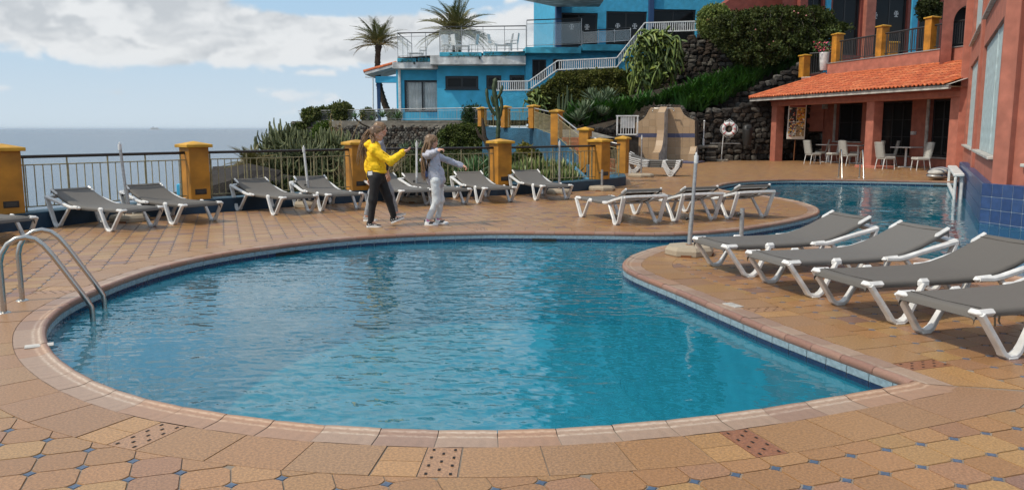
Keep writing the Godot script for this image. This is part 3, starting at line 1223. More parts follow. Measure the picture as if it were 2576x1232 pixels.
func front_fence() -> void:
	var line := [Vector3(-9.7, 0, -9.4), Vector3(-8.9, 0, -11.5), Vector3(-8.05, 0, -12.75), Vector3(-7.2, 0, -14.4), Vector3(-6.27, 0, -15.42), Vector3(-5.44, 0, -16.26), Vector3(-4.7, 0, -17.1), Vector3(-3.24, 0, -18.15), Vector3(-.1, 0, -19.95), Vector3(1.59, 0, -21.07), Vector3(2.45, 0, -22.0), Vector3(3.28, 0, -23.5), Vector3(3.55, 0, -26.0)]
	low_wall("fence_plinth", "low navy blue plinth wall that carries the yellow posts along the sea side", line, .25, .46, -1.0, M.navy_wall, M.blue_cap)
	var info := [
		[12.0, 13.15, "yellow fence post cut off by the left edge of the view"],
		[492.0, 15.85, "yellow fence post beside the first two loungers, only sea behind it"],
		[899.0, 18.25, "yellow fence post just behind the girl in the yellow hoodie"],
		[1259.0, 20.0, "yellow fence post right of the girl in the grey hoodie"],
		[1508.0, 22.25, "yellow corner post with a dark lamp recess, next to the short parasol stub"],
	]
	var pos := []
	for k in info.size():
		var p := at(info[k][0], 480, info[k][1])
		p.y = .25
		pos.append(p)
	for k in info.size():
		var a: Vector3 = pos[maxi(k - 1, 0)]
		var b: Vector3 = pos[mini(k + 1, pos.size() - 1)]
		var turn := atan2(-(b - a).z, (b - a).x) if k < 4 else deg_to_rad(48.0)
		if k == 0: turn = deg_to_rad(50.0)
		var o := post_on("fence_post", info[k][2], pos[k], turn if k < 4 else turn, 1.10, .40, "yellow posts along the sea side", true)
		if k == 4:      # this one carries its lamp on the face to the deck
			for c in o.get_children():
				if String(c.name) == "light_recess":
					c.rotation.y = deg_to_rad(0.0)
	var p5 := Vector3(3.42, .25, -25.3)
	post_on("fence_post", "yellow post at the end of the plinth, where the stairs begin", p5, deg_to_rad(62), 1.13, .30, "yellow posts along the sea side", false, .05)
	var names := ["railing panel with open sea behind it, left of the view", "railing panel with the straw parasol and spiny shrub behind it", "railing panel behind the two walking in front of the stone wall", "railing panel in front of the blue stair wall and pale rosettes", "short railing panel at the corner by the stairs"]
	pos.append(Vector3(3.15, .25, -24.0))
	for k in 5:
		var a: Vector3 = pos[k]
		var b: Vector3 = pos[k + 1]
		var d := (b - a).normalized()
		railing("metal_railing", names[k], a + d * (.19 if k < 4 else .22), b - d * (.19 if k < 4 else 0.0), [.90, .765, .08], .131, [M.rail_black, M.baluster], [.028, .0115], "railing panels between the yellow posts", true, 3 if k < 4 else 0)
	railing("metal_railing", "black handrail leaving the left yellow post out of view", pos[0] - Vector3(-.0, 0, -.15), Vector3(-9.8, .25, -9.6), [.90, .765, .08], .131, [M.rail_black, M.baluster], [.028, .0115], "railing panels between the yellow posts", true, 2)


# ---------------------------------------------------------------- stones
var blobs := []
func make_blobs() -> void:
	for k in 8:
		var m := MB.new()
		var pts := {}
		var base := [Vector3(1, 0, 0), Vector3(-1, 0, 0), Vector3(0, 1, 0), Vector3(0, -1, 0), Vector3(0, 0, 1), Vector3(0, 0, -1)]
		var get_p := func(p: Vector3) -> Vector3:
			var q := p.normalized()
			# between a ball and a block, with its own lumps
			var b := q / maxf(absf(q.x), maxf(absf(q.y), absf(q.z)))
			var r := q.lerp(b * .80, .55)
			return r * (1.0 + noise.get_noise_3d(q.x * 1.3 + k * 9.0, q.y * 1.3, q.z * 1.3) * .38)
		for f in [[0, 2, 4], [2, 1, 4], [1, 3, 4], [3, 0, 4], [2, 0, 5], [1, 2, 5], [3, 1, 5], [0, 3, 5]]:
			var n := 3
			for i in n:
				for j in n - i:
					var w := func(a: int, b: int) -> Vector3:
						return get_p.call(base[f[0]] * (n - a - b) + base[f[1]] * a + base[f[2]] * b)
					m.ctri(w.call(i, j), w.call(i + 1, j), w.call(i, j + 1), Vector3.ZERO)
					if i + j < n - 1: m.ctri(w.call(i + 1, j), w.call(i + 1, j + 1), w.call(i, j + 1), Vector3.ZERO)
		blobs.append(m.mesh())

# a wall of rough stones along a line; tops: height of the wall at each point of the line
func stone_wall(called: String, label: String, line: Array, bottoms: Array, tops: Array, size: float, mats: Array, most: int, side := 1.0, mortar: Material = null) -> Node3D:
	var o := thing(called, label, "wall")
	var total := 0.0
	for i in line.size() - 1: total += line[i].distance_to(line[i + 1])
	var where := func(s: float) -> Array:
		var left := s
		for i in line.size() - 1:
			var l: float = line[i].distance_to(line[i + 1])
			if left <= l or i == line.size() - 2:
				var t := clampf(left / l, 0, 1)
				var d: Vector3 = (line[i + 1] - line[i]).normalized()
				return [line[i].lerp(line[i + 1], t), d, lerpf(bottoms[i], bottoms[i + 1], t), lerpf(tops[i], tops[i + 1], t)]
			left -= l
		return []
	var core := MB.new()
	var steps := int(ceil(total / 1.0))
	for k in steps:
		var a: Array = where.call(total * k / steps)
		var b: Array = where.call(total * (k + 1) / steps)
		var na := Vector3(-a[1].z, 0, a[1].x) * side
		var cen: Vector3 = (a[0] + b[0]) * .5 - na * .3
		var q := [a[0] + UP * a[2], b[0] + UP * b[2], b[0] + UP * (b[3] - .06), a[0] + UP * (a[3] - .06)]
		core.cquad(q[0], q[1], q[2], q[3], cen + UP * (a[2] + a[3]) * .5)
		core.cquad(q[3], q[2], q[2] - na * .6, q[3] - na * .6, cen - UP * 20.0)
	put("core", core, mortar if mortar else M.mortar, o)
	var list := []
	var lo: float = bottoms.min()
	var hi: float = tops.max()
	var y := lo
	while y < hi:
		var rh := size * rr(.62, .9)
		var s := rr(-size, 0.0)
		while s < total:
			var w := size * rr(.7, 1.55)
			var q: Array = where.call(clampf(s + w * .5, 0, total))
			var yy := y + rr(-.16, .16) * size
			if yy + rh * .45 < q[3] + size * .12 and yy + rh * .5 > q[2]:
				var p: Vector3 = q[0] + UP * (yy + rh * .5)
				var nn: Vector3 = Vector3(-q[1].z, 0, q[1].x) * side
				var bas := Basis(q[1], UP, q[1].cross(UP)) * Basis(Vector3(0, 0, 1), rr(-.25, .25))
				bas = bas * Basis(Vector3(rr(-1, 1), rr(-1, 1), rr(-1, 1)).normalized(), rr(0, .3))
				bas = bas * Basis.from_scale(Vector3(w * .53, rh * .56, size * rr(.34, .55)))
				list.append([seen_size(p, size), Transform3D(bas, p - nn * size * rr(-.02, .22))])
			s += w * .98
		y += rh * .93
	list.sort_custom(func(a, b): return a[0] > b[0])
	var rest := {}
	for k in list.size():
		var mm: Material = mats[rng.randi() % mats.size()]
		var bi := rng.randi() % 8
		if k < most and list[k][0] > 0:
			put("stone", blobs[bi], mm, o).transform = list[k][1]
		else:
			if not rest.has([bi % 3, mm]): rest[[bi % 3, mm]] = []
			rest[[bi % 3, mm]].append(list[k][1])
	for k in rest: multi("stones_beyond", blobs[k[0]], k[1], rest[k], o)
	return o


# ---------------------------------------------------------------- stairs, blue stair wall, stone walls on the hillside
func stair_and_walls() -> void:
	make_blobs()
	var S := [at(1213, 313, 39.0), at(1272, 321, 37.5), at(1342, 322, 35.5), at(1400, 342, 30.0), at(1472, 409, 26.0)]
	var lv := [1.72, 1.66, 1.63, 1.30, .52]
	var hh := [.90, .98, 1.0, 1.0, 1.13]
	for i in 5: S[i].y = lv[i]
	var P5 := Vector3(3.42, .25, -25.3)
	# the blue wall that the stairs stand on, with its rough render
	var w := thing("stair_wall", "rough blue rendered wall under the yellow stair posts", "wall")
	var run := S.duplicate()
	run.append(Vector3(2.72, .25, -23.2))
	for i in 5:
		var a: Vector3 = run[i]
		var b: Vector3 = run[i + 1]
		var d := Vector3(b.x - a.x, 0, b.z - a.z).normalized()
		var n := Vector3(d.z, 0, -d.x)
		var m := MB.new()
		var cen := (a + b) * .5 + n * .15
		var t0 := Vector3(a.x, -2.2, a.z)
		var t1 := Vector3(b.x, -2.2, b.z)
		m.cquad(t0, t1, b, a, cen - UP)
		m.cquad(a, b, b + n * .32, a + n * .32, cen - UP * 9)
		m.cquad(t0 + n * .32, t1 + n * .32, b + n * .32, a + n * .32, cen - UP)
		put("wall_run", m, M.stair_wall, w)
	mat("stair_ledge", lin(.05, .19, .30), .8, "stain", .5)
	var ledge := MB.new()
	var la := at(1443, 404, 26.6)
	var lb := at(1505, 455, 23.0)
	ledge.tube([la - Vector3(.2, 0, 0), lb - Vector3(.25, 0, 0)], .07, 4)
	put("sloping_ledge", ledge, M.stair_ledge, w)
	var pipe := MB.new()
	pipe.tube([at(1366, 370, 31.5) + Vector3(-.3, 0, .3), at(1340, 412, 31.5) + Vector3(-.3, 0, .3)], .035, 6)
	put("drain_pipe", pipe, M.blue_dark, w)
	# terracotta walk and steps
	var st := thing("garden_stairs", "terracotta steps that climb behind the yellow stair posts", "stairs")
	var n_steps := 6
	for k in n_steps:
		var t0 := float(k) / n_steps
		var t1 := float(k + 1) / n_steps
		var a: Vector3 = S[4].lerp(S[3], t0)
		var b: Vector3 = S[4].lerp(S[3], t1)
		var y := lerpf(.52, 1.30, t1)
		var m := MB.new()
		m.box(Vector3((a.x + b.x) * .5 + .58, y * .5 - .5, (a.z + b.z) * .5), Vector3(.9, y + 1.0, absf(a.z - b.z) + .004 * k), Basis(), .01)
		m.col = tile_color()
		put("step", m, M.roof_tile_b, st)
	var walk := MB.new()
	for i in 3:
		var a: Vector3 = S[i]
		var b: Vector3 = S[i + 1]
		walk.cquad(Vector3(a.x, minf(a.y, 1.6) - .02, a.z), Vector3(b.x, 1.28 if i == 2 else 1.6, b.z), Vector3(b.x + 2.2, 1.28 if i == 2 else 1.6, b.z), Vector3(a.x + 2.2, 1.58, a.z), Vector3(a.x, -5, a.z))
	put("upper_walk", walk, M.cement, st)
	var names := ["small yellow stair post behind the columnar cactus", "yellow stair post on the level walk, between the cactus and the top of the stairs", "yellow stair post at the top where the stairs begin to fall", "yellow stair post half way down the sloping railing", "tall yellow stair post at the foot of the sloping railing"]
	for i in 5:
		post_on("stair_post", names[i], S[i] - UP * (.0 if i < 3 else .28), deg_to_rad([30, 32, 40, 55, 62][i]), hh[i] + (.0 if i < 3 else .28), [.32, .33, .33, .32, .32][i], "yellow posts beside the stairs", false, .05)
	var rn := ["stair railing behind the trunk of the columnar cactus", "level stair railing in front of the dark stone wall", "stair railing that starts to slope", "long sloping stair railing with orange steps showing through", "short stair railing between the last two yellow posts"]
	for i in 5:
		var b: Vector3 = S[i + 1] if i < 4 else P5
		var d: Vector3 = (b - S[i]).normalized()
		var a2: Vector3 = S[i]
		railing("stair_railing", rn[i], a2 + d * .16, b - d * .16, [.86, .72, .06], .125, [M.alu, M.baluster], [.024, .011], "stair railings between yellow posts", true, 1)
	# --- stone walls
	var lava := [M.lava, M.lava, M.lava_brown, M.lava, M.lava_grey]
	var grey := [M.lava_grey, M.lava, M.lava_grey, M.lava_brown, M.cement]
	stone_wall("terrace_wall", "grey stone retaining wall under the upper terrace railing", [at(735, 320, 55.15), at(860, 320, 51.5), at(1010, 320, 49.45), at(1215, 320, 46.45)].map(func(p): return Vector3(p.x, 0, p.z)), [-2, -2, -2, -2], [1.75, 1.76, 1.76, 1.76], .21, grey, 290, 1.0, M.mortar)
	var cop := low_wall("terrace_coping", "weathered concrete coping on top of the grey stone wall", [at(733, 320, 55.6), at(860, 320, 51.9), at(1010, 320, 49.9), at(1218, 320, 46.9)].map(func(p): return Vector3(p.x, 1.7, p.z)), .42, .5, -1.0, M.cement, M.cement)
	for c in cop.get_children():
		if String(c.name).begins_with("wall_run"): c.position.y = 0.0
	stone_wall("rock_wall", "black lava rock wall behind the tiled shower and the lifebuoy", [Vector3(2.9, 0, -36.6), Vector3(4.6, 0, -40.0), Vector3(6.2, 0, -42.0), Vector3(9.4, 0, -42.3), Vector3(13.2, 0, -42.4), Vector3(16.2, 0, -43.4)], [-.2, -.2, -.2, -.2, -.2, -.2], [1.45, 1.55, 2.1, 2.35, 3.1, 3.6], .38, lava, 290)
	stone_wall("upper_rock_wall", "second tier of black rocks rising to the tiled roof", [Vector3(8.6, 0, -43.3), Vector3(11.5, 0, -44.0), Vector3(14.2, 0, -44.6), Vector3(15.6, 0, -44.9)], [1.8, 2.3, 2.8, 3.2], [2.55, 3.15, 4.3, 5.1], .40, lava, 140)
	stone_wall("hill_wall", "dark dry stone wall below the round topiary bush", [at(1625, 200, 50.5), at(1700, 200, 50), at(1790, 200, 49.5), at(1880, 200, 49.2)].map(func(p): return Vector3(p.x, 0, p.z)), [3.0, 3.2, 3.6, 4.6], [5.4, 6.6, 7.4, 6.6], .36, lava + [M.lava_brown, M.lava_grey], 200)
	stone_wall("landing_wall", "dark stone wall below the white landing rail", [at(1243, 250, 51.5), at(1360, 250, 51.0)].map(func(p): return Vector3(p.x, 0, p.z)), [1.9, 1.9], [3.75, 3.75], .30, lava, 110, 1.0)
	# boulders and a strip of old concrete on the slope
	for q in [[1660, 262, 47.5, 1.15, .55, "large grey boulder below the hanging cactus"], [1608, 262, 46.8, .75, .42, "smaller grey boulder beside the agaves"], [1625, 232, 49.2, .8, .45, "grey boulder half hidden under the hanging cactus"]]:
		var p := at(q[0], q[1], q[2])
		var b := put("boulder", blobs[int(q[0]) % 8], M.cement if q[0] == 1660 else M.lava_grey)
		b.transform = Transform3D(Basis(UP, q[0]) * Basis.from_scale(Vector3(q[3], q[4], .6)), p)
		tag(b, q[5], "boulder")
	var strip := MB.new()
	strip.box(at(1725, 248, 47.6), Vector3(2.4, .55, .4), Basis(UP, .12) * Basis(Vector3(0, 0, 1), .10), .03)
	tag(put("concrete_ledge", strip, M.cement), "old concrete ledge at the foot of the dark hillside wall", "ledge")
	# upper terrace in front of the blue house
	var tr := MB.new()
	tr.cquad(at(733, 303, 55.8), at(1010, 303, 50.0), at(1218, 303, 47.2), at(1218, 303, 58), Vector3(0, -90, -50))
	var ty := 2.105
	var tm := MB.new()
	var tp := [Vector3(-15.2, ty, -55.8), Vector3(-6.7, ty, -50.3), Vector3(-1.55, ty, -47.3), Vector3(3.0, ty, -47.3), Vector3(6.0, ty, -62.0), Vector3(-15.2, ty, -66.0)]
	for k in range(1, 5): tm.ctri(tp[0], tp[k], tp[k + 1], Vector3(0, -90, -50))
	setting(put("upper_terrace", tm, M.cement))
	# railing of the upper terrace, too fine to count bar by bar
	var tl := [at(750, 305, 55.2), at(1005, 304, 49.8), at(1205, 304, 46.9)]
	for i in 3: tl[i].y = 2.13
	railing("terrace_railing", "thin grey railing on the terrace edge in front of the clipped bushes", tl[0], tl[1], [.66, .54, .06], .11, [M.alu, M.alu], [.024, .009], "upper terrace railings", false, 4)
	railing("terrace_railing", "thin railing on the terrace edge in front of the blue house", tl[1], tl[2], [.66, .54, .06], .11, [M.alu, M.alu], [.024, .009], "upper terrace railings", false, 3)
	# white stair rail that climbs past the blue house
	var wl := [at(1243, 230, 50.6), at(1331, 229, 50.6), at(1402, 178, 50.6), at(1552, 171, 50.2), at(1622, 83, 50.6), at(1757, 79, 50.4)]
	var wn := ["white level rail on the dark landing wall", "white rail climbing beside the ivy", "white level rail on top of the ivy wall", "steep white rail half hidden by the hanging cactus", "white level rail below the round topiary bush"]
	for i in 5:
		var o := thing("white_railing", wn[i], "railing", wl[i], 0, "white wooden stair rails")
		var d: Vector3 = wl[i + 1] - wl[i]
		for k in [.60, .06]:
			var b := MB.new()
			b.strap([UP * k, d + UP * k], Vector3(-d.z, 0, d.x).normalized(), .06, .07, .01)
			put("top_rail" if k > .3 else "bottom_rail", b, M.white_paint, o)
		var n := int(Vector2(d.x, d.z).length() / .125)
		for k in range(0, n + 1):
			var b := MB.new()
			b.box(d * (float(k) / maxi(n, 1)) + UP * .33, Vector3(.05, .54, .03))
			put("slat", b, M.white_paint, o)
		if i < 4:
			var base := MB.new()
			var cen := d * .5 - UP * 2.0
			base.cquad(-UP * 1.8, d - UP * 1.8, d, Vector3.ZERO, cen + Vector3(0, 0, -3))
			put("stringer", base, M.aqua_rough if i != 2 else M.soil, o)
	# garden gate by the shower
	var gp0 := at(1551, 341, 38.2)
	var gt := thing("garden_gate", "small white slatted gate hung beside the tiled shower wall", "gate", gp0)
	var ww := 1.0
	var gh := .93
	for q in [["gate_post", .03, gh * .5, .07, gh], ["gate_post", ww - .03, gh * .5, .07, gh], ["top_rail", ww * .5, gh - .03, ww + .06, .06], ["bottom_rail", ww * .5, .05, ww, .07]]:
		var b := MB.new()
		b.box(Vector3(q[1], q[2], 0 if q[0] != "top_rail" else .004), Vector3(q[3], q[4], .06), Basis(), .008)
		put(q[0], b, M.white_paint, gt)
	for k in 6:
		var b := MB.new()
		b.box(Vector3(.2 + k * .12, gh * .5, .012), Vector3(.035, gh - .1, .02), Basis(), .004)
		put("slat", b, M.white_paint, gt)
	var bd := MB.new()
	bd.box(Vector3(.52, .60, -.03), Vector3(.66, .52, .02), Basis(), .004)
	put("board", bd, M.slab_white, gt)
	var gb := MB.new()
	gb.box(Vector3(.5, -.7, -.2), Vector3(1.1, 1.3, .3), Basis(), .02)
	put("gate_block", gb, M.lava, gt)


# ---------------------------------------------------------------- buildings
func on_plane(px: float, py: float, X: Transform3D) -> Vector2:
	var r := ray(px, py)
	var e := Vector3(0, EYE, 0)
	var t := (X.origin - e).dot(X.basis.z) / r.dot(X.basis.z)
	var l := X.affine_inverse() * (e + r * t)
	return Vector2(l.x, l.y)

# a wall from (x0, y0) to (x1, y1) in the axes of X, with openings [x0, y0, x1, y1] and their reveals
func facade(m: MB, X: Transform3D, x0: float, y0: float, x1: float, y1: float, holes: Array, reveal := .2) -> void:
	var xs := [x0, x1]
	var ys := [y0, y1]
	for h in holes:
		for k in [0, 2]:
			if h[k] > x0 and h[k] < x1: xs.append(h[k])
		for k in [1, 3]:
			if h[k] > y0 and h[k] < y1: ys.append(h[k])
	xs.sort()
	ys.sort()
	for i in xs.size() - 1:
		for j in ys.size() - 1:
			if xs[i + 1] - xs[i] < 1e-5 or ys[j + 1] - ys[j] < 1e-5: continue
			var cx: float = (xs[i] + xs[i + 1]) * .5
			var cy: float = (ys[j] + ys[j + 1]) * .5
			var open := false
			for h in holes:
				if cx > h[0] and cx < h[2] and cy > h[1] and cy < h[3]: open = true
			if open: continue
			m.quad(X * Vector3(xs[i], ys[j], 0), X * Vector3(xs[i + 1], ys[j], 0), X * Vector3(xs[i + 1], ys[j + 1], 0), X * Vector3(xs[i], ys[j + 1], 0))
	for h in holes:
		var c := X * Vector3((h[0] + h[2]) * .5, (h[1] + h[3]) * .5, -reveal * .5)
		var q := [Vector2(h[0], h[1]), Vector2(h[2], h[1]), Vector2(h[2], h[3]), Vector2(h[0], h[3])]
		for k in 4:
			var a: Vector2 = q[k]
			var b: Vector2 = q[(k + 1) % 4]
			m._side(X * Vector3(a.x, a.y, 0), X * Vector3(b.x, b.y, 0), X * Vector3(b.x, b.y, -reveal), X * Vector3(a.x, a.y, -reveal), c - X * Vector3((a.x + b.x) * .5, (a.y + b.y) * .5, -reveal * .5))

func bar(X: Transform3D, x0: float, y0: float, z0: float, x1: float, y1: float, z1: float, bev := .0) -> MB:
	var m := MB.new()
	m.box(X * Vector3((x0 + x1) * .5, (y0 + y1) * .5, (z0 + z1) * .5), Vector3(absf(x1 - x0), absf(y1 - y0), absf(z1 - z0)), X.basis, bev)
	return m

# window: frame > pane (one per light), bars between the lights
func window(o: Node, X: Transform3D, h: Array, cols: int, rows: int, fw: float, recess: float, frame: Material, glass: Material, called := "window") -> Node3D:
	var f := MB.new()
	var z := -recess
	for q in [[h[0], h[1], h[0] + fw, h[3]], [h[2] - fw, h[1], h[2], h[3]], [h[0] + fw, h[1], h[2] - fw, h[1] + fw], [h[0] + fw, h[3] - fw, h[2] - fw, h[3]]]:
		f.add(bar(X, q[0], q[1], z - .03, q[2], q[3], z + .03, .006))
	var win := put(called, f, frame, o)
	var w: float = (h[2] - h[0] - fw * 2) / cols
	var t: float = (h[3] - h[1] - fw * 2) / rows
	for i in cols:
		if i > 0: put("mullion", bar(X, h[0] + fw + w * i - fw * .4, h[1] + fw, z - .025, h[0] + fw + w * i + fw * .4, h[3] - fw, z + .022, .004), frame, win)
		for j in rows:
			if i == 0 and j > 0: put("glazing_bar", bar(X, h[0] + fw, h[1] + fw + t * j - .012, z - .02, h[2] - fw, h[1] + fw + t * j + .012, z + .016), frame, win)
			put("pane", bar(X, h[0] + fw + w * i + (fw * .4 if i > 0 else 0.0), h[1] + fw + t * j + (.012 if j > 0 else 0.0), z - .012, h[0] + fw + w * (i + 1) - (fw * .4 if i < cols - 1 else 0.0), h[1] + fw + t * (j + 1) - (.012 if j < rows - 1 else 0.0), z - .006), glass, win)
	return win

func c5(x: float, y: float, d: float) -> Vector3:
	return at(847.37 + x * .301537, y * .301537, d)

func rect5(X: Transform3D, x0: float, y0: float, x1: float, y1: float) -> Array:
	var a := on_plane(847.37 + x0 * .301537, y1 * .301537, X)
	var b := on_plane(847.37 + x1 * .301537, y0 * .301537, X)
	return [a.x, a.y, b.x, b.y]

func glass_rail(called: String, label: String, a: Vector3, b: Vector3, h: float, n: int, mats: Array) -> void:
	var o := thing(called, label, "glass railing", a, 0, "glass railings of the blue house terrace")
	var d := b - a
	var t := MB.new()
	t.tube([UP * h, d + UP * h], .035, 8)
	put("handrail", t, mats[0], o)
	for k in [.08, .86]:
		var r := MB.new()
		r.tube([UP * h * k, d + UP * h * k], .018, 6)
		put("rail", r, mats[1], o)
	for k in n + 1:
		var p := MB.new()
		p.tube([d * k / n, d * k / n + UP * h], .022, 6)
		put("post", p, mats[1], o)
	var dn := d.normalized()
	var X := Transform3D(Basis(dn, UP, dn.cross(UP)), Vector3.ZERO)
	var l := d.length() / n
	for k in n:
		put("pane", bar(X, l * k + .05, h * .11, -.005, l * (k + 1) - .05, h * .83, .005), M.glass, o)

func aqua_building() -> void:
	var o := thing("blue_house", "bright blue two-storey building with white slab edges on the upper terrace", "building")
	var R := Basis()
	# left bay with the curtained window
	var X1 := Transform3D(R, c5(500, 1005, 56.6))
	var r := rect5(X1, 500, 560, 845, 1012)
	var door := rect5(X1, 565, 668, 862, 935)
	var m := MB.new()
	facade(m, X1, r[0], r[1] - .3, r[2] + .3, r[3], [door], .14)
	m.quad(X1 * Vector3(r[0], r[1] - .3, -9), X1 * Vector3(r[0], r[1] - .3, 0), X1 * Vector3(r[0], r[3], 0), X1 * Vector3(r[0], r[3], -9))
	put("wall", m, M.aqua_wall, o)
	var w := window(o, X1, door, 2, 1, .14, .12, M.frame_dark, M.glass)
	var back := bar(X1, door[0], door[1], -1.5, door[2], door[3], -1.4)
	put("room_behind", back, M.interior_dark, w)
	for k in 2:
		var cu := MB.new()
		var rows := []
		for j in 2:
			var row := PackedVector3Array()
			for i in 61:
				var f := i / 60.0
				var x: float = lerpf(door[0] + .25 + k * (door[2] - door[0]) * .46, door[0] + .25 + (door[2] - door[0]) * (.42 + .46 * k), f)
				row.append(X1 * Vector3(x, (door[1] + .1) if j == 0 else (door[3] - .12), -.3 + .045 * sin(f * 62.0) + .02 * sin(f * 23.0)))
			rows.append(row)
		cu.grid(rows, true)
		put("curtain", cu, M.slab_white, w)
	# main lower block
	var X2 := Transform3D(R, c5(838, 1005, 56.0))
	r = rect5(X2, 838, 535, 1580, 1012)
	var wins := [rect5(X2, 905, 633, 1180, 742), rect5(X2, 1247, 628, 1372, 737), rect5(X2, 1440, 625, 1568, 737)]
	m = MB.new()
	facade(m, X2, r[0], r[1] - .3, r[2], r[3], wins, .16)
	m.quad(X2 * Vector3(r[0], r[1] - .3, -1), X2 * Vector3(r[0], r[1] - .3, 0), X2 * Vector3(r[0], r[3], 0), X2 * Vector3(r[0], r[3], -1))
	put("wall", m, M.aqua_wall, o)
	for k in 3:
		var ww := window(o, X2, wins[k], 2 if k == 0 else 1, 1, .16, .12, M.frame_dark, M.pane)
		put("window_sill", bar(X2, wins[k][0] - .06, wins[k][1] - .07, 0.0, wins[k][2] + .06, wins[k][1] - .005, .06, .01), M.frame_dark, ww)
	put("downpipe", bar(X1, rect5(X1, 518, 575, 532, 1005)[0], r[1] - .2, .02, rect5(X1, 518, 575, 532, 1005)[2], r[3] - .1, .12, .03), M.white_paint, o)
	# slabs
	var s1 := rect5(Transform3D(R, c5(463, 572, 55.6)), 463, 516, 838, 572)
	var XS1 := Transform3D(R, c5(463, 572, 55.6))
	put("white_slab", bar(XS1, 0, 0, -9, s1[2] - s1[0], s1[3] - s1[1], 0, .02), M.slab_white, o)
	var XS2 := Transform3D(R, c5(778, 538, 54.9))
	var s2 := rect5(XS2, 778, 464, 1577, 538)
	put("white_slab", bar(XS2, 0, 0, -9.5, s2[2] - s2[0], s2[3] - s2[1], 0, .02), M.slab_white, o)
	for q in [[502, 660, 484, 515, 55.55], [672, 775, 481, 512, 55.55], [856, 1207, 434, 470, 54.85], [1220, 1572, 428, 463, 54.85]]:
		var X := Transform3D(R, c5(q[0], q[3], q[4]))
		var b := rect5(X, q[0], q[2], q[1], q[3])
		var pb := MB.new()
		pb.add(bar(X, 0, 0, -.45, b[2] - b[0], b[3] - b[1], -.02, .02))
		var pl := put("planter", pb, M.aqua_light, o)
		var sp := MB.new()
		for k in int((b[2] - b[0]) / .16):
			var p := X * Vector3(rr(.1, b[2] - b[0] - .1), .05, rr(-.04, .06))
			sp.col = Color(.09, .13, .05) * rr(.7, 1.3)
			for j in 5:
				var d := Vector3(rr(-1, 1), rr(-.9, .7), rr(.1, 1)).normalized() * rr(.08, .2)
				sp.tri(p, p + d + Vector3(.02, .02, 0), p + d + Vector3(-.02, .05, .02))
		stuff(put("planting", sp, M.leaf_dull, pl))
	for q in [[644, 530, 55.6], [1190, 487, 54.9]]:
		var sp := MB.new()
		sp.box(c5(q[0], q[1] - 6, q[2]) + Vector3(0, 0, .04), Vector3(.09, .16, .10), Basis(), .02)
		put("water_spout", sp, M.black, o)
	# rough-rendered block to the right and its terrace edge
	var X3 := Transform3D(Basis(UP, .10), c5(1577, 665, 55.2))
	r = rect5(X3, 1577, 425, 2420, 700)
	var doors := [rect5(X3, 1630, 496, 1748, 668), rect5(X3, 1803, 491, 1885, 600)]
	m = MB.new()
	facade(m, X3, r[0], r[1] - 1.5, r[2], r[3], doors, .16)
	m.quad(X3 * Vector3(r[0], r[1] - 1.5, -2), X3 * Vector3(r[0], r[1] - 1.5, 0), X3 * Vector3(r[0], r[3], 0), X3 * Vector3(r[0], r[3], -2))
	put("rough_wall", m, M.aqua_rough, o)
	for d in doors: window(o, X3, d, 2, 1, .07, .10, M.frame_dark, M.interior_dark, "shutter_door")
	var X4 := Transform3D(Basis(UP, .10), c5(1577, 445, 54.4))
	for q in [[1575, 2040, 395, 441], [2052, 2440, 372, 421]]:
		var b := rect5(X4, q[0], q[2], q[1], q[3])
		put("terrace_edge", bar(X4, b[0], b[1], -1.6, b[2], b[3], 0, .02), M.aqua_light, o)
	var fl := MB.new()
	fl.quad(c5(500, 478, 55.6), c5(1577, 425, 54.6), c5(1577, 425, 54.6) + Vector3(0, 0, -10), c5(500, 478, 55.6) + Vector3(0, 0, -10))
	put("terrace_floor", fl, M.sill, o)
	# tall hotel wing above, its windows in rows; most of it stands over the top of the view
	var t := thing("hotel_wing", "tall rough blue hotel wing with dark sliding windows above the terrace", "building")
	var X5 := Transform3D(Basis(UP, .10), c5(1825, 400, 57.5))
	var wid := on_plane(2010, 60, X5).x
	var holes := []
	for q in [[1870, 2180, 108, 392], [2245, 2590, 97, 392], [2622, 3000, 80, 392], [3060, 3300, 70, 392]]: holes.append(rect5(X5, q[0], q[2], q[1], q[3]))
	for k in range(1, 7):
		for q in 4: holes.append([holes[q][0], holes[q][1] + k * 3.6, holes[q][2], holes[q][3] + k * 3.6])
	m = MB.new()
	facade(m, X5, 0, -1.0, wid + 6.0, 27.0, holes, .3)
	put("wall", m, M.aqua_rough, t)
	m = MB.new()
	m.quad(X5 * Vector3(0, -1, -12), X5 * Vector3(0, -1, 0), X5 * Vector3(0, 27, 0), X5 * Vector3(0, 27, -12))
	m.quad(X5 * Vector3(wid + 6, -1, 0), X5 * Vector3(wid + 6, -1, -12), X5 * Vector3(wid + 6, 27, -12), X5 * Vector3(wid + 6, 27, 0))
	m.quad(X5 * Vector3(0, 27, 0), X5 * Vector3(wid + 6, 27, 0), X5 * Vector3(wid + 6, 27, -12), X5 * Vector3(0, 27, -12))
	put("side_wall", m, M.aqua_rough, t)
	for k in holes.size():
		var ww := window(t, X5, holes[k], 2, 1, .12, .2, M.frame_dark, M.pane)
		if k < 3:      # the small frosted crest on each sash
			for s in 2:
				var c := MB.new()
				var cx: float = lerpf(holes[k][0], holes[k][2], .3 + .42 * s)
				var cy: float = lerpf(holes[k][1], holes[k][3], .60)
				for b in [[0, 0, .10, .26], [-.13, .02, .07, .14], [.13, .02, .07, .14], [0, .16, .22, .05], [0, -.15, .26, .05]]:
					c.add(bar(X5, cx + b[0] - b[2] * .5, cy + b[1] - b[3] * .5, -.204, cx + b[0] + b[2] * .5, cy + b[1] + b[3] * .5, -.198))
				put("crest", c, M.alu, ww)
	var pil := rect5(X5, 1825, 60, 1872, 420)
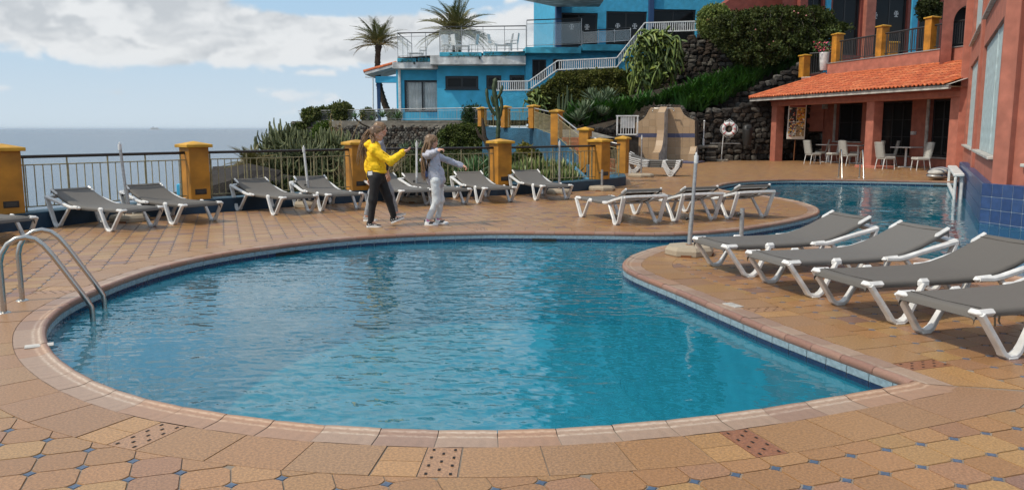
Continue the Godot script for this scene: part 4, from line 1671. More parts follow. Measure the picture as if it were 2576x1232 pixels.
	put("corner_pier", bar(X5, pil[0] - .02, pil[1], -.3, pil[2], 27.2, .25, .02), M.blue_dark, t)
	var p2 := rect5(X5, 2592, 0, 2632, 400)
	put("pier", bar(X5, p2[0], p2[1], -.3, p2[2] + .1, 27.2, .25, .02), M.blue_dark, t)
	var eave := MB.new()
	var e0 := c5(1822, 56, 57.3)
	eave.prism(PackedVector2Array([Vector2(0, 0), Vector2(-2.6, 3.4), Vector2(.8, 5.0), Vector2(3.0, 5.0), Vector2(3.0, 0)]), 0.0, .35, Transform3D(Basis(Vector3.RIGHT, Vector3.BACK, UP), e0), .02)
	put("balcony_slab", eave, M.slab_white, t)
	# railings
	glass_rail("glass_railing", "lowest glass railing of the blue house, in front of the left palm", c5(508, 484, 55.4), c5(858, 478, 55.4), 1.62, 3, [M.rail_black, M.alu])
	glass_rail("glass_railing", "glass railing in front of the terrace tables and the right palm", c5(862, 430, 54.9), c5(1578, 422, 54.7), 1.58, 4, [M.rail_black, M.alu])
	glass_rail("glass_railing", "highest glass railing at the corner of the tall blue wing", c5(1584, 398, 54.6), c5(2040, 382, 54.2), 1.75, 2, [M.rail_black, M.alu])
	glass_rail("glass_railing", "low white-railed glass railing below the wing's sliding windows", c5(2052, 368, 54.3), c5(2450, 345, 53.6), .85, 3, [M.rail_black, M.white_paint])
	glass_rail("glass_railing", "glass railing that returns along the left end of the blue terrace", c5(508, 484, 55.3) , c5(508, 484, 55.3) + Vector3(.1, -.0, -7.0), 1.62, 3, [M.rail_black, M.alu])
	# porch on the left
	var pr := thing("porch", "open porch with a tiled lean-to roof at the left end of the blue house", "porch")
	var PX := Transform3D(R, c5(300, 1005, 57.6))
	var roof := MB.new()
	var ra := c5(232, 622, 57.4)
	var rb := c5(500, 548, 57.4)
	var back3 := Vector3(0, .0, -5.0)
	var d := (rb - ra)
	var up2 := Vector3(-d.y, d.x, 0).normalized() * .16
	roof.box((ra + rb) * .5 + back3 * .5 + up2 * .5, Vector3(d.length(), .2, 5.0), Basis(Vector3(0, 0, 1), atan2(d.y, d.x)), .02)
	put("roof", roof, M.slab_white, pr)
	for k in 14:
		var tl := MB.new()
		var z := -.1 - k * .35
		tl.tube([ra + up2 * 1.15 + Vector3(-.05, .03, z), rb + up2 * 1.15 + Vector3(0, .03, z)], .13, 7)
		put("roof_tile", tl, M.roof_tile, pr)
	put("beam", bar(Transform3D(R, Vector3.ZERO), c5(305, 0, 57.7).x, c5(0, 690, 57.7).y, -57.9, c5(500, 0, 57.7).x, c5(0, 636, 57.7).y, -57.6, .02), M.aqua_wall, pr)
	put("column", bar(Transform3D(R, Vector3.ZERO), c5(314, 0, 57.7).x, 2.0, -57.98, c5(340, 0, 57.7).x, c5(0, 692, 57.7).y, -57.7, .02), M.blue_dark, pr)
	var gp_ := MB.new()
	gp_.tube([c5(236, 640, 57.3), c5(300, 652, 57.3), c5(302, 1000, 57.3)], .05, 8)
	put("downpipe", gp_, M.white_paint, pr)
	# furniture on the blue terrace
	for q in [[1045, 384, 435, "grey square table behind the glass rail, before the right palm"], [1385, 378, 428, "grey square table near the corner of the tall wing"], [660, 446, 482, "small table on the low terrace beside the left palm"]]:
		var p := c5(q[0], q[1], 56.3)
		var b := c5(q[0], q[2], 56.3)
		var tb := thing("terrace_table", q[3], "table", b, 0, "tables on the blue terrace")
		var top := MB.new()
		top.box(Vector3(0, p.y - b.y, 0), Vector3(1.0, .05, .9), Basis(), .01)
		put("tabletop", top, M.alu, tb)
		for sx in [-1, 1]:
			for sz in [-1, 1]:
				var lg := MB.new()
				lg.box(Vector3(sx * .42, (p.y - b.y) * .5, sz * .38), Vector3(.05, p.y - b.y, .05))
				put("leg", lg, M.alu, tb)
	for q in [[910, 430, .4, "white terrace chair left of the first table"], [1000, 432, 2.2, "white terrace chair pulled close to the first table"], [1140, 430, -1.9, "grey terrace chair right of the first table"], [1300, 425, 1.2, "white terrace chair left of the second table"], [1430, 422, -1.4, "white terrace chair tucked right of the second table"], [1480, 420, -1.7, "dark-backed terrace chair behind the second table"], [720, 478, -1.5, "pale terrace chair on the low terrace"]]:
		var ch := thing("terrace_chair", q[3], "chair", c5(q[0], q[1], 56.2), q[2], "chairs on the blue terrace")
		var se := MB.new()
		se.box(Vector3(0, .46, 0), Vector3(.5, .05, .5), Basis(), .01)
		put("seat", se, M.white_paint, ch)
		var bk := MB.new()
		bk.box(Vector3(0, .80, -.27), Vector3(.5, .66, .05), Basis(Vector3.RIGHT, -.15), .01)
		put("backrest", bk, M.white_paint if q[0] < 1400 and q[0] != 1140 else M.alu, ch)
		for sx in [-1, 1]:
			for sz in [-1, 1]:
				var lg := MB.new()
				lg.box(Vector3(sx * .22, .22, sz * .22), Vector3(.04, .44, .04))
				put("leg", lg, M.white_paint, ch)
			var ar := MB.new()
			ar.tube([Vector3(sx * .26, .44, .24), Vector3(sx * .27, .66, .2), Vector3(sx * .27, .68, -.2)], .02, 6)
			put("armrest", ar, M.white_paint, ch)


func c4(x: float, y: float) -> Vector2:
	return Vector2((2600.0 + x / 1.7595) * .70614, y / 1.7595 * .70614)

func rectp(X: Transform3D, x0: float, y0: float, x1: float, y1: float) -> Array:      # pixels of the c4 view
	var p := c4(x0, y1)
	var q := c4(x1, y0)
	var a := on_plane(p.x, p.y, X)
	var b := on_plane(q.x, q.y, X)
	return [a.x, a.y, b.x, b.y]

func salmon_buildings() -> void:
	var o := thing("restaurant", "salmon pink arcade with an orange tiled lean-to roof at the far pool side", "building")
	var f := Vector3(.227, 0, .974)
	var out := f.cross(UP)
	var X := Transform3D(Basis(f, UP, out), Vector3(13.2, 0, -41.6))
	var XB := Transform3D(X.basis, X * Vector3(0, 0, -3.1))
	# columns and beam
	for q in [[0.0, .46], [7.45, .50], [12.15, .50]]:
		put("column", bar(X, q[0] - q[1] * .5, -.02, -.45, q[0] + q[1] * .5, 2.74, 0.0, .02), M.salmon, o)
	put("column_foot", bar(X, 6.9, -.02, -.7, 8.3, .10, .2, .02), M.salmon, o)
	put("beam", bar(X, -.25, 2.735, -.47, 12.5, 3.10, .04, .02), M.salmon, o)
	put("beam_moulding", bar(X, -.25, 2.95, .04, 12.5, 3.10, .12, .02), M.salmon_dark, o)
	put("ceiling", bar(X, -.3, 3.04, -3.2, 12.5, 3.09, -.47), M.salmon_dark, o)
	# back wall with windows
	var h1 := rectp(XB, 662, 655, 836, 872)
	var h2 := rectp(XB, 915, 640, 1150, 1000)
	var h3 := rectp(XB, 1236, 625, 1462, 1000)
	var dr := rectp(XB, 484, 690, 592, 1000)
	for h in [h1, h2, h3, dr]: h[3] = 2.85
	h2[1] = .42; h3[1] = .42; dr[1] = 0.01; h1[1] = 1.0
	var m := MB.new()
	facade(m, XB, -1.0, -.02, 11.5, 4.4, [h1, h2, h3, dr], .25)
	put("back_wall", m, M.salmon, o)
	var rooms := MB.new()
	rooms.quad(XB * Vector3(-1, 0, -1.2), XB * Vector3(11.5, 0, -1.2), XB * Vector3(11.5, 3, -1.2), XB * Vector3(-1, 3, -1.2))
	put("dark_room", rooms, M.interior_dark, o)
	for h in [h1, h2, h3]:
		var ww := window(o, XB, h, 3 if h != h1 else 2, 3 if h != h1 else 2, .09, .2, M.frame_dark, M.pane)
		put("light_reveal", bar(XB, h[0] - .16, h[1], -.02, h[0], h[3], .05, .01), M.sill, ww)
		put("window_sill", bar(XB, h[0] - .16, h[1] - .06, -.02, h[2] + .1, h[1], .08, .01), M.sill, ww)
	put("wall_lamp", bar(XB, rectp(XB, 1150, 810, 1175, 828)[0], 1.35, .0, rectp(XB, 1150, 810, 1175, 828)[2], 1.5, .12, .01), M.white_paint, o)
	put("junction_box", bar(XB, dr[2] - .1, 2.62, .0, dr[2] + .35, 2.86, .12, .01), M.sill, o)
	# roof: deck, white fascia, and barrel tiles one by one
	var slope0 := Vector3(0, 3.14, .85)
	var slope1 := Vector3(0, 4.32, -3.1)
	var rd := MB.new()
	rd.quad(X * (slope0 + Vector3(-1.0, 0, 0)), X * (slope0 + Vector3(12.75, 0, 0)), X * (slope1 + Vector3(12.75, 0, 0)), X * (slope1 + Vector3(-.4, 0, 0)))
	rd.quad(X * (slope0 + Vector3(12.75, -.05, 0)), X * (slope0 + Vector3(-1.0, -.05, 0)), X * (Vector3(-.4, 3.09, -3.1)), X * (Vector3(12.75, 3.09, -3.1)))
	put("roof_deck", rd, M.roof_white, o)
	put("fascia", bar(X, -1.0, 2.99, .70, 12.7, 3.13, .82, .01), M.roof_white, o)
	var run := slope1 - slope0
	var sl := run.length()
	var sd := run / sl
	var nrm := X.basis * Vector3(0, -sd.z, sd.y)
	var list := []
	var tile := MB.new()
	var rows := []
	for e in 2:
		var row := PackedVector3Array()
		for k in 9:
			var a := PI * k / 8.0
			row.append(Vector3(-cos(a) * .062, sin(a) * .062 + (.022 if e == 0 else .0), -.47 * e))
		row.append(Vector3(.118, .006 + (.022 if e == 0 else .0), -.47 * e))
		row.append(Vector3(.175, .022 + (.022 if e == 0 else .0), -.47 * e))
		rows.append(row)
	tile.grid(rows, true)
	for k in 8: tile.tri(rows[0][k], rows[0][k + 1], rows[0][k + 1] - Vector3(0, .016, 0)); 
	var lip_rows := [rows[0], PackedVector3Array()]
	for p in rows[0]: lip_rows[1].append(p - Vector3(0, .017, .002))
	tile.grid(lip_rows, false)
	var tmesh := tile.mesh()
	var pitch := .222
	for i in int(13.7 / pitch):
		var x := -1.0 + (i + .5) * pitch
		for j in 9:
			var s := j * .455 - .05
			if s > sl - .15: continue
			var frac := s / sl
			if x < -1.0 + .6 * frac: continue
			var org := X * (slope0 + Vector3(x, 0, 0) + sd * s) + nrm * .012
			var bas := Basis(f, nrm, f.cross(nrm))
			bas = bas * Basis(Vector3.UP, rr(-.025, .025))
			list.append([seen_size(org, .3), Transform3D(bas, org + nrm * rr(0, .008))])
	list.sort_custom(func(a, b): return a[0] > b[0])
	var rest := [[], [], []]
	for k in list.size():
		var pick := [0, 0, 1, 0, 2, 1][rng.randi() % 6] as int
		if k < 290: put("roof_tile", tmesh, [M.roof_tile, M.roof_tile_b, M.roof_tile_c][pick], o).transform = list[k][1]
		else: rest[pick].append(list[k][1])
	for k in 3: multi("roof_tiles_beyond", tmesh, [M.roof_tile, M.roof_tile_b, M.roof_tile_c][k], rest[k], o)
	var hip := MB.new()
	hip.tube([X * (slope0 + Vector3(-1.02, .06, 0)), X * (slope1 + Vector3(-.42, .07, 0))], .085, 8)
	put("verge_tile", hip, M.roof_tile, o)
	# balcony over the back wall
	var b := thing("balcony", "salmon balcony parapet above the tiled roof", "balcony")
	var p0 := on_plane(c4(640, 398).x, c4(640, 398).y, XB)
	var p1 := on_plane(c4(1185, 335).x, c4(1185, 335).y, XB)
	var bx0 := p0.x - .35
	put("parapet", bar(XB, bx0, 4.3, -.35, 12.5, p0.y, -.002, .01), M.salmon, b)
	put("coping", bar(XB, bx0 - .02, p0.y, -.38, 12.5, p0.y + .05, .03, .01), M.alu, b)
	put("balcony_floor", bar(XB, bx0, p0.y - .3, -9, 12.5, p0.y - .02, -.36), M.cement, b)
	var pq := [[652, 205, 395], [932, 155, 362], [1236, 100, 333]]
	var bl := ["first yellow balcony post, beside the flower pot", "middle yellow balcony post above the tiled roof", "nearest yellow balcony post, tallest in view"]
	var px := []
	for k in 3:
		var c := c4(pq[k][0], pq[k][2])
		var q := on_plane(c.x, c.y, XB)
		px.append(q.x)
		var ct := c4(pq[k][0], pq[k][1])
		var tp := on_plane(ct.x, ct.y, XB)
		post_on("balcony_post", bl[k], XB * Vector3(q.x, p0.y - .02, -.18), atan2(-f.z, f.x), tp.y - p0.y, .40, "yellow balcony posts", false, .05)
	px.append(12.2)
	var rn := ["dark balcony railing between the first two yellow posts", "dark balcony railing in front of the yellow bin", "dark balcony railing below the arch"]
	for k in 3:
		railing("balcony_railing", rn[k], XB * Vector3(px[k] + .22, p0.y + .05, -.17), XB * Vector3(px[k + 1] - (.22 if k < 2 else 0.0), p0.y + .05, -.17), [1.02, 1.0, .12], .125, [M.dark_metal, M.dark_metal], [.038, .021], "dark balcony railings", true, 2)
	var c0 := c4(467, 485)
	var ps := at(c0.x, c0.y, 43.6)
	var ct2 := c4(467, 340)
	post_on("balcony_post", "separate yellow post at the left end where the roof meets the rocks", ps, .3, at(ct2.x, ct2.y, 43.6).y - ps.y, .40, "yellow balcony posts", false, .05)
	railing("balcony_railing", "short dark railing left of the first balcony post", ps + Vector3(.25, .1, .0), XB * Vector3(bx0, ps.y + .1, -.3), [ (at(ct2.x, ct2.y, 43.6).y - ps.y) * .95, (at(ct2.x, ct2.y, 43.6).y - ps.y) * .93, .1], .125, [M.dark_metal, M.dark_metal], [.038, .021], "dark balcony railings", true, 1)
	var stub := low_wall("side_parapet", "short salmon ledge under the separate yellow post", [ps + Vector3(-.2, -.6, .2), XB * Vector3(bx0, ps.y - .6, .05)], .6, .4, -1.0, M.salmon, M.alu)
	# yellow bin behind the rail, pots with flowers
	var yb := c4(1010, 318)
	var q3 := on_plane(yb.x, yb.y, Transform3D(XB.basis, XB * Vector3(0, 0, -2.0)))
	var bn := thing("yellow_bin", "square yellow bin on the balcony behind the dark railing", "bin", XB * Vector3(q3.x, p0.y, -2.0), atan2(-f.z, f.x))
	var bb := MB.new()
	bb.box(Vector3(0, .42, 0), Vector3(.55, .84, .55), Basis(), .02)
	put("bin_body", bb, M.yellow, bn)
	var bc := MB.new()
	bc.box(Vector3(0, .89, 0), Vector3(.63, .09, .63), Basis(), .02)
	put("bin_cap", bc, M.yellow_bright, bn)
	var fp := c4(590, 440)
	var fpos := at(fp.x, fp.y, 42.8)
	var pot := thing("flower_pot", "white pot of pink flowers beside the first balcony post", "pot", fpos)
	var pm := MB.new()
	pm.lathe([[.0, 0], [.18, 0], [.22, .5], [.24, .8], [.24, .9], [.2, .9], [.0, .86]], 14)
	put("vessel", pm, M.white_paint, pot)
	var fw := MB.new()
	for k in 240:
		var p := Vector3(rr(-.6, .4), .95 + rr(0, .45), rr(-.3, .3))
		fw.col = Color(.06, .12, .03) * rr(.6, 1.3) if k % 4 else Color(.62, .09, .16)
		var s := rr(.05, .11)
		var d := Vector3(rr(-1, 1), rr(-.3, 1), rr(-1, 1)).normalized()
		var e := d.cross(Vector3(rr(-1, 1), .3, rr(-1, 1))).normalized()
		fw.quad(p - e * s * .5, p + d * s * .5 - e * s * .2, p + d * s, p + e * s * .5)
	stuff(put("blossoms", fw, M.leaf_dull, pot))
	# building behind the balcony
	var hb := thing("rear_hotel", "salmon and blue hotel front with dark windows behind the balcony", "building")
	var XC := Transform3D(Basis(UP, deg_to_rad(18.0)), at(c4(480, 170).x, c4(480, 170).y, 52.0))
	var rw := [[415, 478, -40, M.salmon_dark, .3], [590, 636, -40, M.aqua_rough, .12], [830, 906, -40, M.salmon, .3], [1128, 1186, -40, M.aqua_rough, .12]]
	for q in rw:
		var g := rectp(XC, q[0], q[2], q[1], 230)
		put("column" if q[3] != M.aqua_rough else "pilaster", bar(XC, g[0], -3, -.3, g[2], g[3] + 6, q[4], .02), q[3], hb)
	var wh := []
	for q in [[480, 590, -30, 200], [640, 830, -30, 195], [906, 1128, -30, 165], [1190, 1330, -30, 160]]:
		var g := rectp(XC, q[0], q[2], q[1], q[3])
		g[1] = -1.6
		wh.append(g)
	m = MB.new()
	facade(m, XC, rectp(XC, 330, 0, 400, 100)[0], -3.0, wh[3][2] + 3, wh[0][3] + 8, wh, .3)
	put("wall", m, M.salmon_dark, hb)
	for g in wh: window(hb, XC, g, 2, 1, .1, .22, M.frame_dark, M.pane)
	for q in [[930, 95], [1062, 85]]:
		var c := c4(q[0], q[1])
		var g := on_plane(c.x, c.y, XC)
		var cr := MB.new()
		for k in [[0, 0, .1, .28], [-.13, .03, .07, .15], [.13, .03, .07, .15], [0, .17, .24, .05], [0, -.16, .28, .05]]:
			cr.add(bar(XC, g.x + k[0] - k[2] * .5, g.y + k[1] - k[3] * .5, -.214, g.x + k[0] + k[2] * .5, g.y + k[1] + k[3] * .5, -.208))
		put("crest", cr, M.alu, hb)
	# slanting red wall over the hedge
	var sr := MB.new()
	var sa := at(1822, 34, 53.0)
	var sb := at(2030, 22, 51.0)
	sr.prism(PackedVector2Array([Vector2(-.6, -2.2), Vector2(4.9, -2.4), Vector2(5.4, -.1), Vector2(9.5, 3.6), Vector2(4.2, 3.6), Vector2(-.9, .0)]), -1.2, 0, Transform3D(Basis(UP, .15), sa), .02)
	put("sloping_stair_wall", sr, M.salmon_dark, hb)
	# arch wall at the near end of the balcony
	var XA := Transform3D(Basis(UP, deg_to_rad(8.0)), XB * Vector3(9.0, 0, -6.5))
	var aw := thing("arch_wall", "salmon wall with a round arch behind the nearest balcony railing", "wall")
	var g0 := rectp(XA, 1325, -20, 1540, 300)
	var am := rectp(XA, 1395, 30, 1545, 300)
	var ac: float = (am[0] + am[2]) * .5 + .25
	var ar: float = (am[2] - am[0]) * .5 + .25
	var spring: float = am[3] - ar
	m = MB.new()
	facade(m, XA, g0[0], 3.0, ac - ar, g0[3] + 4, [])
	facade(m, XA, ac + ar, 3.0, ac + ar + 3, g0[3] + 4, [])
	for k in 16:
		var a0 := PI - PI * k / 16.0
		var a1 := PI - PI * (k + 1) / 16.0
		var u0 := Vector3(ac + cos(a0) * ar, spring + sin(a0) * ar, 0)
		var u1 := Vector3(ac + cos(a1) * ar, spring + sin(a1) * ar, 0)
		m.quad(XA * u0, XA * u1, XA * Vector3(u1.x, g0[3] + 4, 0), XA * Vector3(u0.x, g0[3] + 4, 0))
	put("wall", m, M.salmon, aw)
	var rv := MB.new()
	for k in 18:
		var q := []
		for kk in [k, k + 1]:
			if kk == 0: q.append(Vector3(ac - ar, 3.0, 0))
			elif kk == 18: q.append(Vector3(ac + ar, 3.0, 0))
			else:
				var a: float = PI - PI * (kk - 1) / 16.0
				q.append(Vector3(ac + cos(a) * ar, spring + sin(a) * ar, 0))
		rv._side(XA * q[0], XA * q[1], XA * (q[1] + Vector3(0, 0, -.6)), XA * (q[0] + Vector3(0, 0, -.6)), XA * Vector3(ac, spring, -.3) - XA * q[0])
	put("arch_reveal", rv, M.sill, aw)
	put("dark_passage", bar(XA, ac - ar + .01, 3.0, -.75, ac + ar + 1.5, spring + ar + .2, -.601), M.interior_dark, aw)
	# --- the near right building: salmon walls, pale closed windows, blue tiled plinth in the pool
	var rb := thing("poolside_building", "salmon pink building with tall pale blue recessed windows rising from the pool", "building")
	var far := Vector3(16.28, 0, -29.66)
	var near := Vector3(8.90, 0, -15.12)
	var u := (near - far).normalized()
	var XL := Transform3D(Basis(u, UP, u.cross(UP)), far)
	var len := far.distance_to(near)
	var pl := func(x: float, y: float) -> Vector2: return on_plane(x, y, XL)
	var nw := [pl.call(2453.4, 372).x, 1.06, pl.call(2501, 394.5).x, 3.70]
	var fwn := [pl.call(2425, 357.6).x, 1.06, pl.call(2451, 369.4).x, 3.70]
	# the grazing view makes these numbers rough; keep the rhythm of the real windows
	nw = [len - 6.7, 1.08, len - .34, 3.66, len - 2.55]
	fwn = [len - 14.4, 1.08, len - 7.9, 3.66, len - 10.4]
	holes_right(rb, XL, len, [nw, fwn])
	var dirn := Vector3(.222, 0, .975)
	var XN := Transform3D(Basis(dirn, UP, dirn.cross(UP)), near - dirn.cross(UP) * .12)
	var sw := [.62, .98, 2.9, 3.66, 1.7]
	holes_right(rb, XN, 9.0, [sw], true)
	put("corner_pilaster", bar(XN, -.02, .58, -.2, .32, 9.0, .123, .01), M.salmon, rb)
	put("pilaster", bar(XL, nw[0] - .95, .58, -.1, nw[0] - .25, 9.0, .07, .01), M.salmon, rb)
	put("pilaster", bar(XL, -.05, .0, -.1, .5, 9.0, .22, .01), M.salmon, rb)
	# plinth of blue tiles
	var pt := thing("tiled_plinth", "plinth of square blue glazed tiles at the foot of the salmon building", "plinth")
	var corner := Vector3(8.76, 0, -15.19)
	var pfar := Vector3(13.75, 0, -25.15)
	var list2 := []
	var core := MB.new()
	for side in 2:
		var a: Vector3 = pfar if side == 0 else corner
		var e: Vector3 = corner if side == 0 else corner + dirn * 8.0
		var d := (e - a).normalized()
		var Xp := Transform3D(Basis(d, UP, d.cross(UP)), a)
		var l := a.distance_to(e)
		core.add(bar(Xp, -.2 if side == 0 else .014, -1.4, -.9, l - (.012 if side == 0 else 0.0), .588 + .001 * side, -.012))
		var n := int(round(l / .238))
		var sz := l / n
		for i in n:
			for j in 4:
				var y1 := .60 - j * .238
				list2.append([seen_size(Xp * Vector3(sz * (i + .5), y1 - .1, 0), .23), bar(Xp, sz * i + .0055, y1 - .229, -.012, sz * (i + 1) - .0055, y1 - .002, 0, .003), [M.plinth_tile, M.plinth_tile, M.plinth_tile_b][rng.randi() % 3]])
			for j in 3:
				list2.append([seen_size(Xp * Vector3(sz * (i + .5), .6, -.3), .2), bar(Xp, sz * i + .004, .592, -.014 - .238 * (j + 1), sz * (i + 1) - .004, .603, -.02 - .238 * j, .002), [M.plinth_tile, M.plinth_tile_b][rng.randi() % 2]])
	put("core", core, M.plinth_grout, pt)
	pieces("tile", "tiles_beyond", list2, pt)
	# a plain wall closes the deck behind the building
	var fill := MB.new()
	fill.quad(far + Vector3(-.6, 0, 0), pfar + Vector3(0, 0, .0), pfar + UP * .6, far + Vector3(-.6, .6, 0))

func holes_right(rb: Node3D, X: Transform3D, len: float, low: Array, short := false) -> void:
	var hs := []
	for h in low:
		hs.append(h)
		hs.append([h[0], 4.38, h[2], 7.4, h[4]])
	var m := MB.new()
	facade(m, X, 0, -.5, len, 9.0, hs, .085)
	put("wall", m, M.salmon, rb)
	for h in hs:
		var mid: float = h[4]
		var w := put("window", bar(X, h[0], h[1], -.09, mid - .05, h[3], -.07, .004), M.pale_blue, rb)
		put("window_leaf", bar(X, mid + .05, h[1], -.09, h[2], h[3], -.07, .004), M.pale_blue, w)
		put("mullion", bar(X, mid - .06, h[1], -.10, mid + .06, h[3], -.05, .01), M.pale_blue, w)
		put("light_reveal", bar(X, h[2] - .02, h[1] + .001, -.08, h[2] + .001, h[3] - .001, -.004), M.pale_blue, w)
		put("window_sill", bar(X, h[0] - .06, h[1] - .05, -.06, h[2] + .06, h[1] + .01, .10, .01), M.sill, w)


# ---------------------------------------------------------------- loungers, stands, ladders, tables
func make_lounger() -> Node3D:
	var o := thing("sun_lounger", "lounger", "sun lounger", Vector3.ZERO, 0, "white framed sun loungers with grey slings")
	var prof := [[.0, .300], [.012, .335], [.03, .352], [.06, .358], [.3, .352], [.6, .350], [.9, .352], [1.1, .358], [1.22, .374], [1.36, .412], [1.52, .470], [1.68, .541], [1.80, .600], [1.825, .612], [1.838, .600], [1.84, .575]]
	var rows := []
	for p in prof:
		var row := PackedVector3Array()
		var end := clampf(minf(p[0] / .15, (1.84 - p[0]) / .15), 0.0, 1.0)
		for q in [[-.338, -.055], [-.347, -.034], [-.343, -.012], [-.325, .002], [-.26, .004], [-.14, -.004], [0, -.009], [.14, -.004], [.26, .004], [.325, .002], [.343, -.012], [.347, -.034], [.338, -.055]]:
			var drop: float = q[1] * (1.0 if q[1] < -.01 else end)
			row.append(Vector3(p[0], p[1] + drop, q[0]))
		rows.append(row)
	var s := MB.new()
	s.grid(rows, false)
	var sl := put("sling", s, M.sling, o)
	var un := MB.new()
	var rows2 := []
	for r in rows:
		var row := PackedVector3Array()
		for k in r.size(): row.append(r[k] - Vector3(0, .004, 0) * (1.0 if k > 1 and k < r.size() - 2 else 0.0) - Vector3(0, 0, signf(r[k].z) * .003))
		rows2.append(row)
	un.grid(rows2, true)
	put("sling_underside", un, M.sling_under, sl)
	for z in [-.325, .325]:
		for x in [.085, 1.77]:
			var seam := MB.new()
			var y := .3625 if x < 1.0 else .5905
			seam.tube([Vector3(x, y + .001, -.32), Vector3(x, y - .009, 0), Vector3(x, y + .001, .32)], .003, 4, false)
			if z < 0: put("hem", seam, M.sling_under, sl)
	var fr := MB.new()
	for z in [-1, 1]:
		fr.strap([Vector3(.05, .322, z * .305), Vector3(.5, .318, z * .305), Vector3(1.25, .322, z * .305)], Vector3(0, 0, 1), .05, .036)
	fr.strap([Vector3(.055, .325, -.33), Vector3(.055, .325, .33)], Vector3(1, 0, 0), .05, .03)
	fr.strap([Vector3(1.18, .315, -.34), Vector3(1.18, .315, .34)], Vector3(1, 0, 0), .06, .03)
	fr.strap([Vector3(.62, .31, -.34), Vector3(.62, .31, .34)], Vector3(1, 0, 0), .05, .03)
	put("frame", fr, M.white_plastic, o)
	var hb := MB.new()
	hb.strap([Vector3(1.872, .482, -.40), Vector3(1.885, .488, -.2), Vector3(1.885, .488, .2), Vector3(1.872, .482, .40)], Vector3(.97, .24, 0), .085, .045, .008)
	put("head_bar", hb, M.white_plastic, o)
	var bf := MB.new()
	for z in [-.30, .30]: bf.tube([Vector3(1.18, .33, z), Vector3(1.36, .378, z), Vector3(1.6, .47, z), Vector3(1.80, .57, z)], .02, 6)
	bf.tube([Vector3(1.79, .565, -.3), Vector3(1.79, .565, .3)], .02, 6)
	bf.tube([Vector3(1.45, .40, -.3), Vector3(1.45, .40, .3)], .016, 6)
	put("backrest_frame", bf, M.white_plastic, o)
	for z in [-1, 1]:
		var w := Vector3(0, 0, 1)
		var f := MB.new()
		f.strap([Vector3(.02, .335, z * .378), Vector3(.205, .085, z * .385), Vector3(.235, .040, z * .385), Vector3(.275, .014, z * .385), Vector3(.335, .014, z * .385), Vector3(.375, .04, z * .385), Vector3(.405, .085, z * .385), Vector3(.545, .325, z * .37)], w, [.06, .064, .07, .075, .075, .07, .06, .05], .036)
		f.box(Vector3(.305, .008, z * .385), Vector3(.085, .016, .082), Basis(), .004)
		put("leg", f, M.white_plastic, o)
		var h := MB.new()
		h.strap([Vector3(1.868, .478, z * .40), Vector3(1.715, .09, z * .395), Vector3(1.69, .042, z * .395), Vector3(1.655, .014, z * .395), Vector3(1.595, .014, z * .395), Vector3(1.555, .04, z * .395), Vector3(1.52, .09, z * .39), Vector3(1.32, .325, z * .375), Vector3(1.22, .333, z * .37)], w, [.075, .07, .075, .08, .08, .07, .058, .05, .045], .036)
		h.box(Vector3(1.625, .008, z * .395), Vector3(.085, .016, .084), Basis(), .004)
		put("leg", h, M.white_plastic, o)
		var a := MB.new()
		a.strap([Vector3(1.10, .338, z * .375), Vector3(1.23, .335, z * .388), Vector3(1.31, .35, z * .395), Vector3(1.52, .405, z * .40), Vector3(1.88, .486, z * .40)], w, [.045, .06, .062, .06, .075], .044, .01)
		put("arm", a, M.white_plastic, o)
		var c := MB.new()
		c.box(Vector3(.080, .337, z * .356), Vector3(.18, .050, .062), Basis(UP, z * .05), .022)
		c.box(Vector3(.016, .338, z * .335), Vector3(.05, .052, .115), Basis(), .022)
		put("corner_cap", c, M.white_plastic, o)
		var sd := MB.new()
		sd.box(Vector3(.56, .326, z * .352), Vector3(.115, .080, .052), Basis(), .024)
		put("saddle", sd, M.white_plastic, o)
		sd = MB.new()
		sd.box(Vector3(1.16, .338, z * .360), Vector3(.20, .052, .058), Basis(Vector3(0, 0, 1), .06), .024)
		put("saddle", sd, M.white_plastic, o)
		var hc := MB.new()
		hc.box(Vector3(1.765, .578, z * .336), Vector3(.19, .044, .046), Basis(Vector3(0, 0, 1), .46), .020)
		put("head_cap", hc, M.white_plastic, o)
	return o

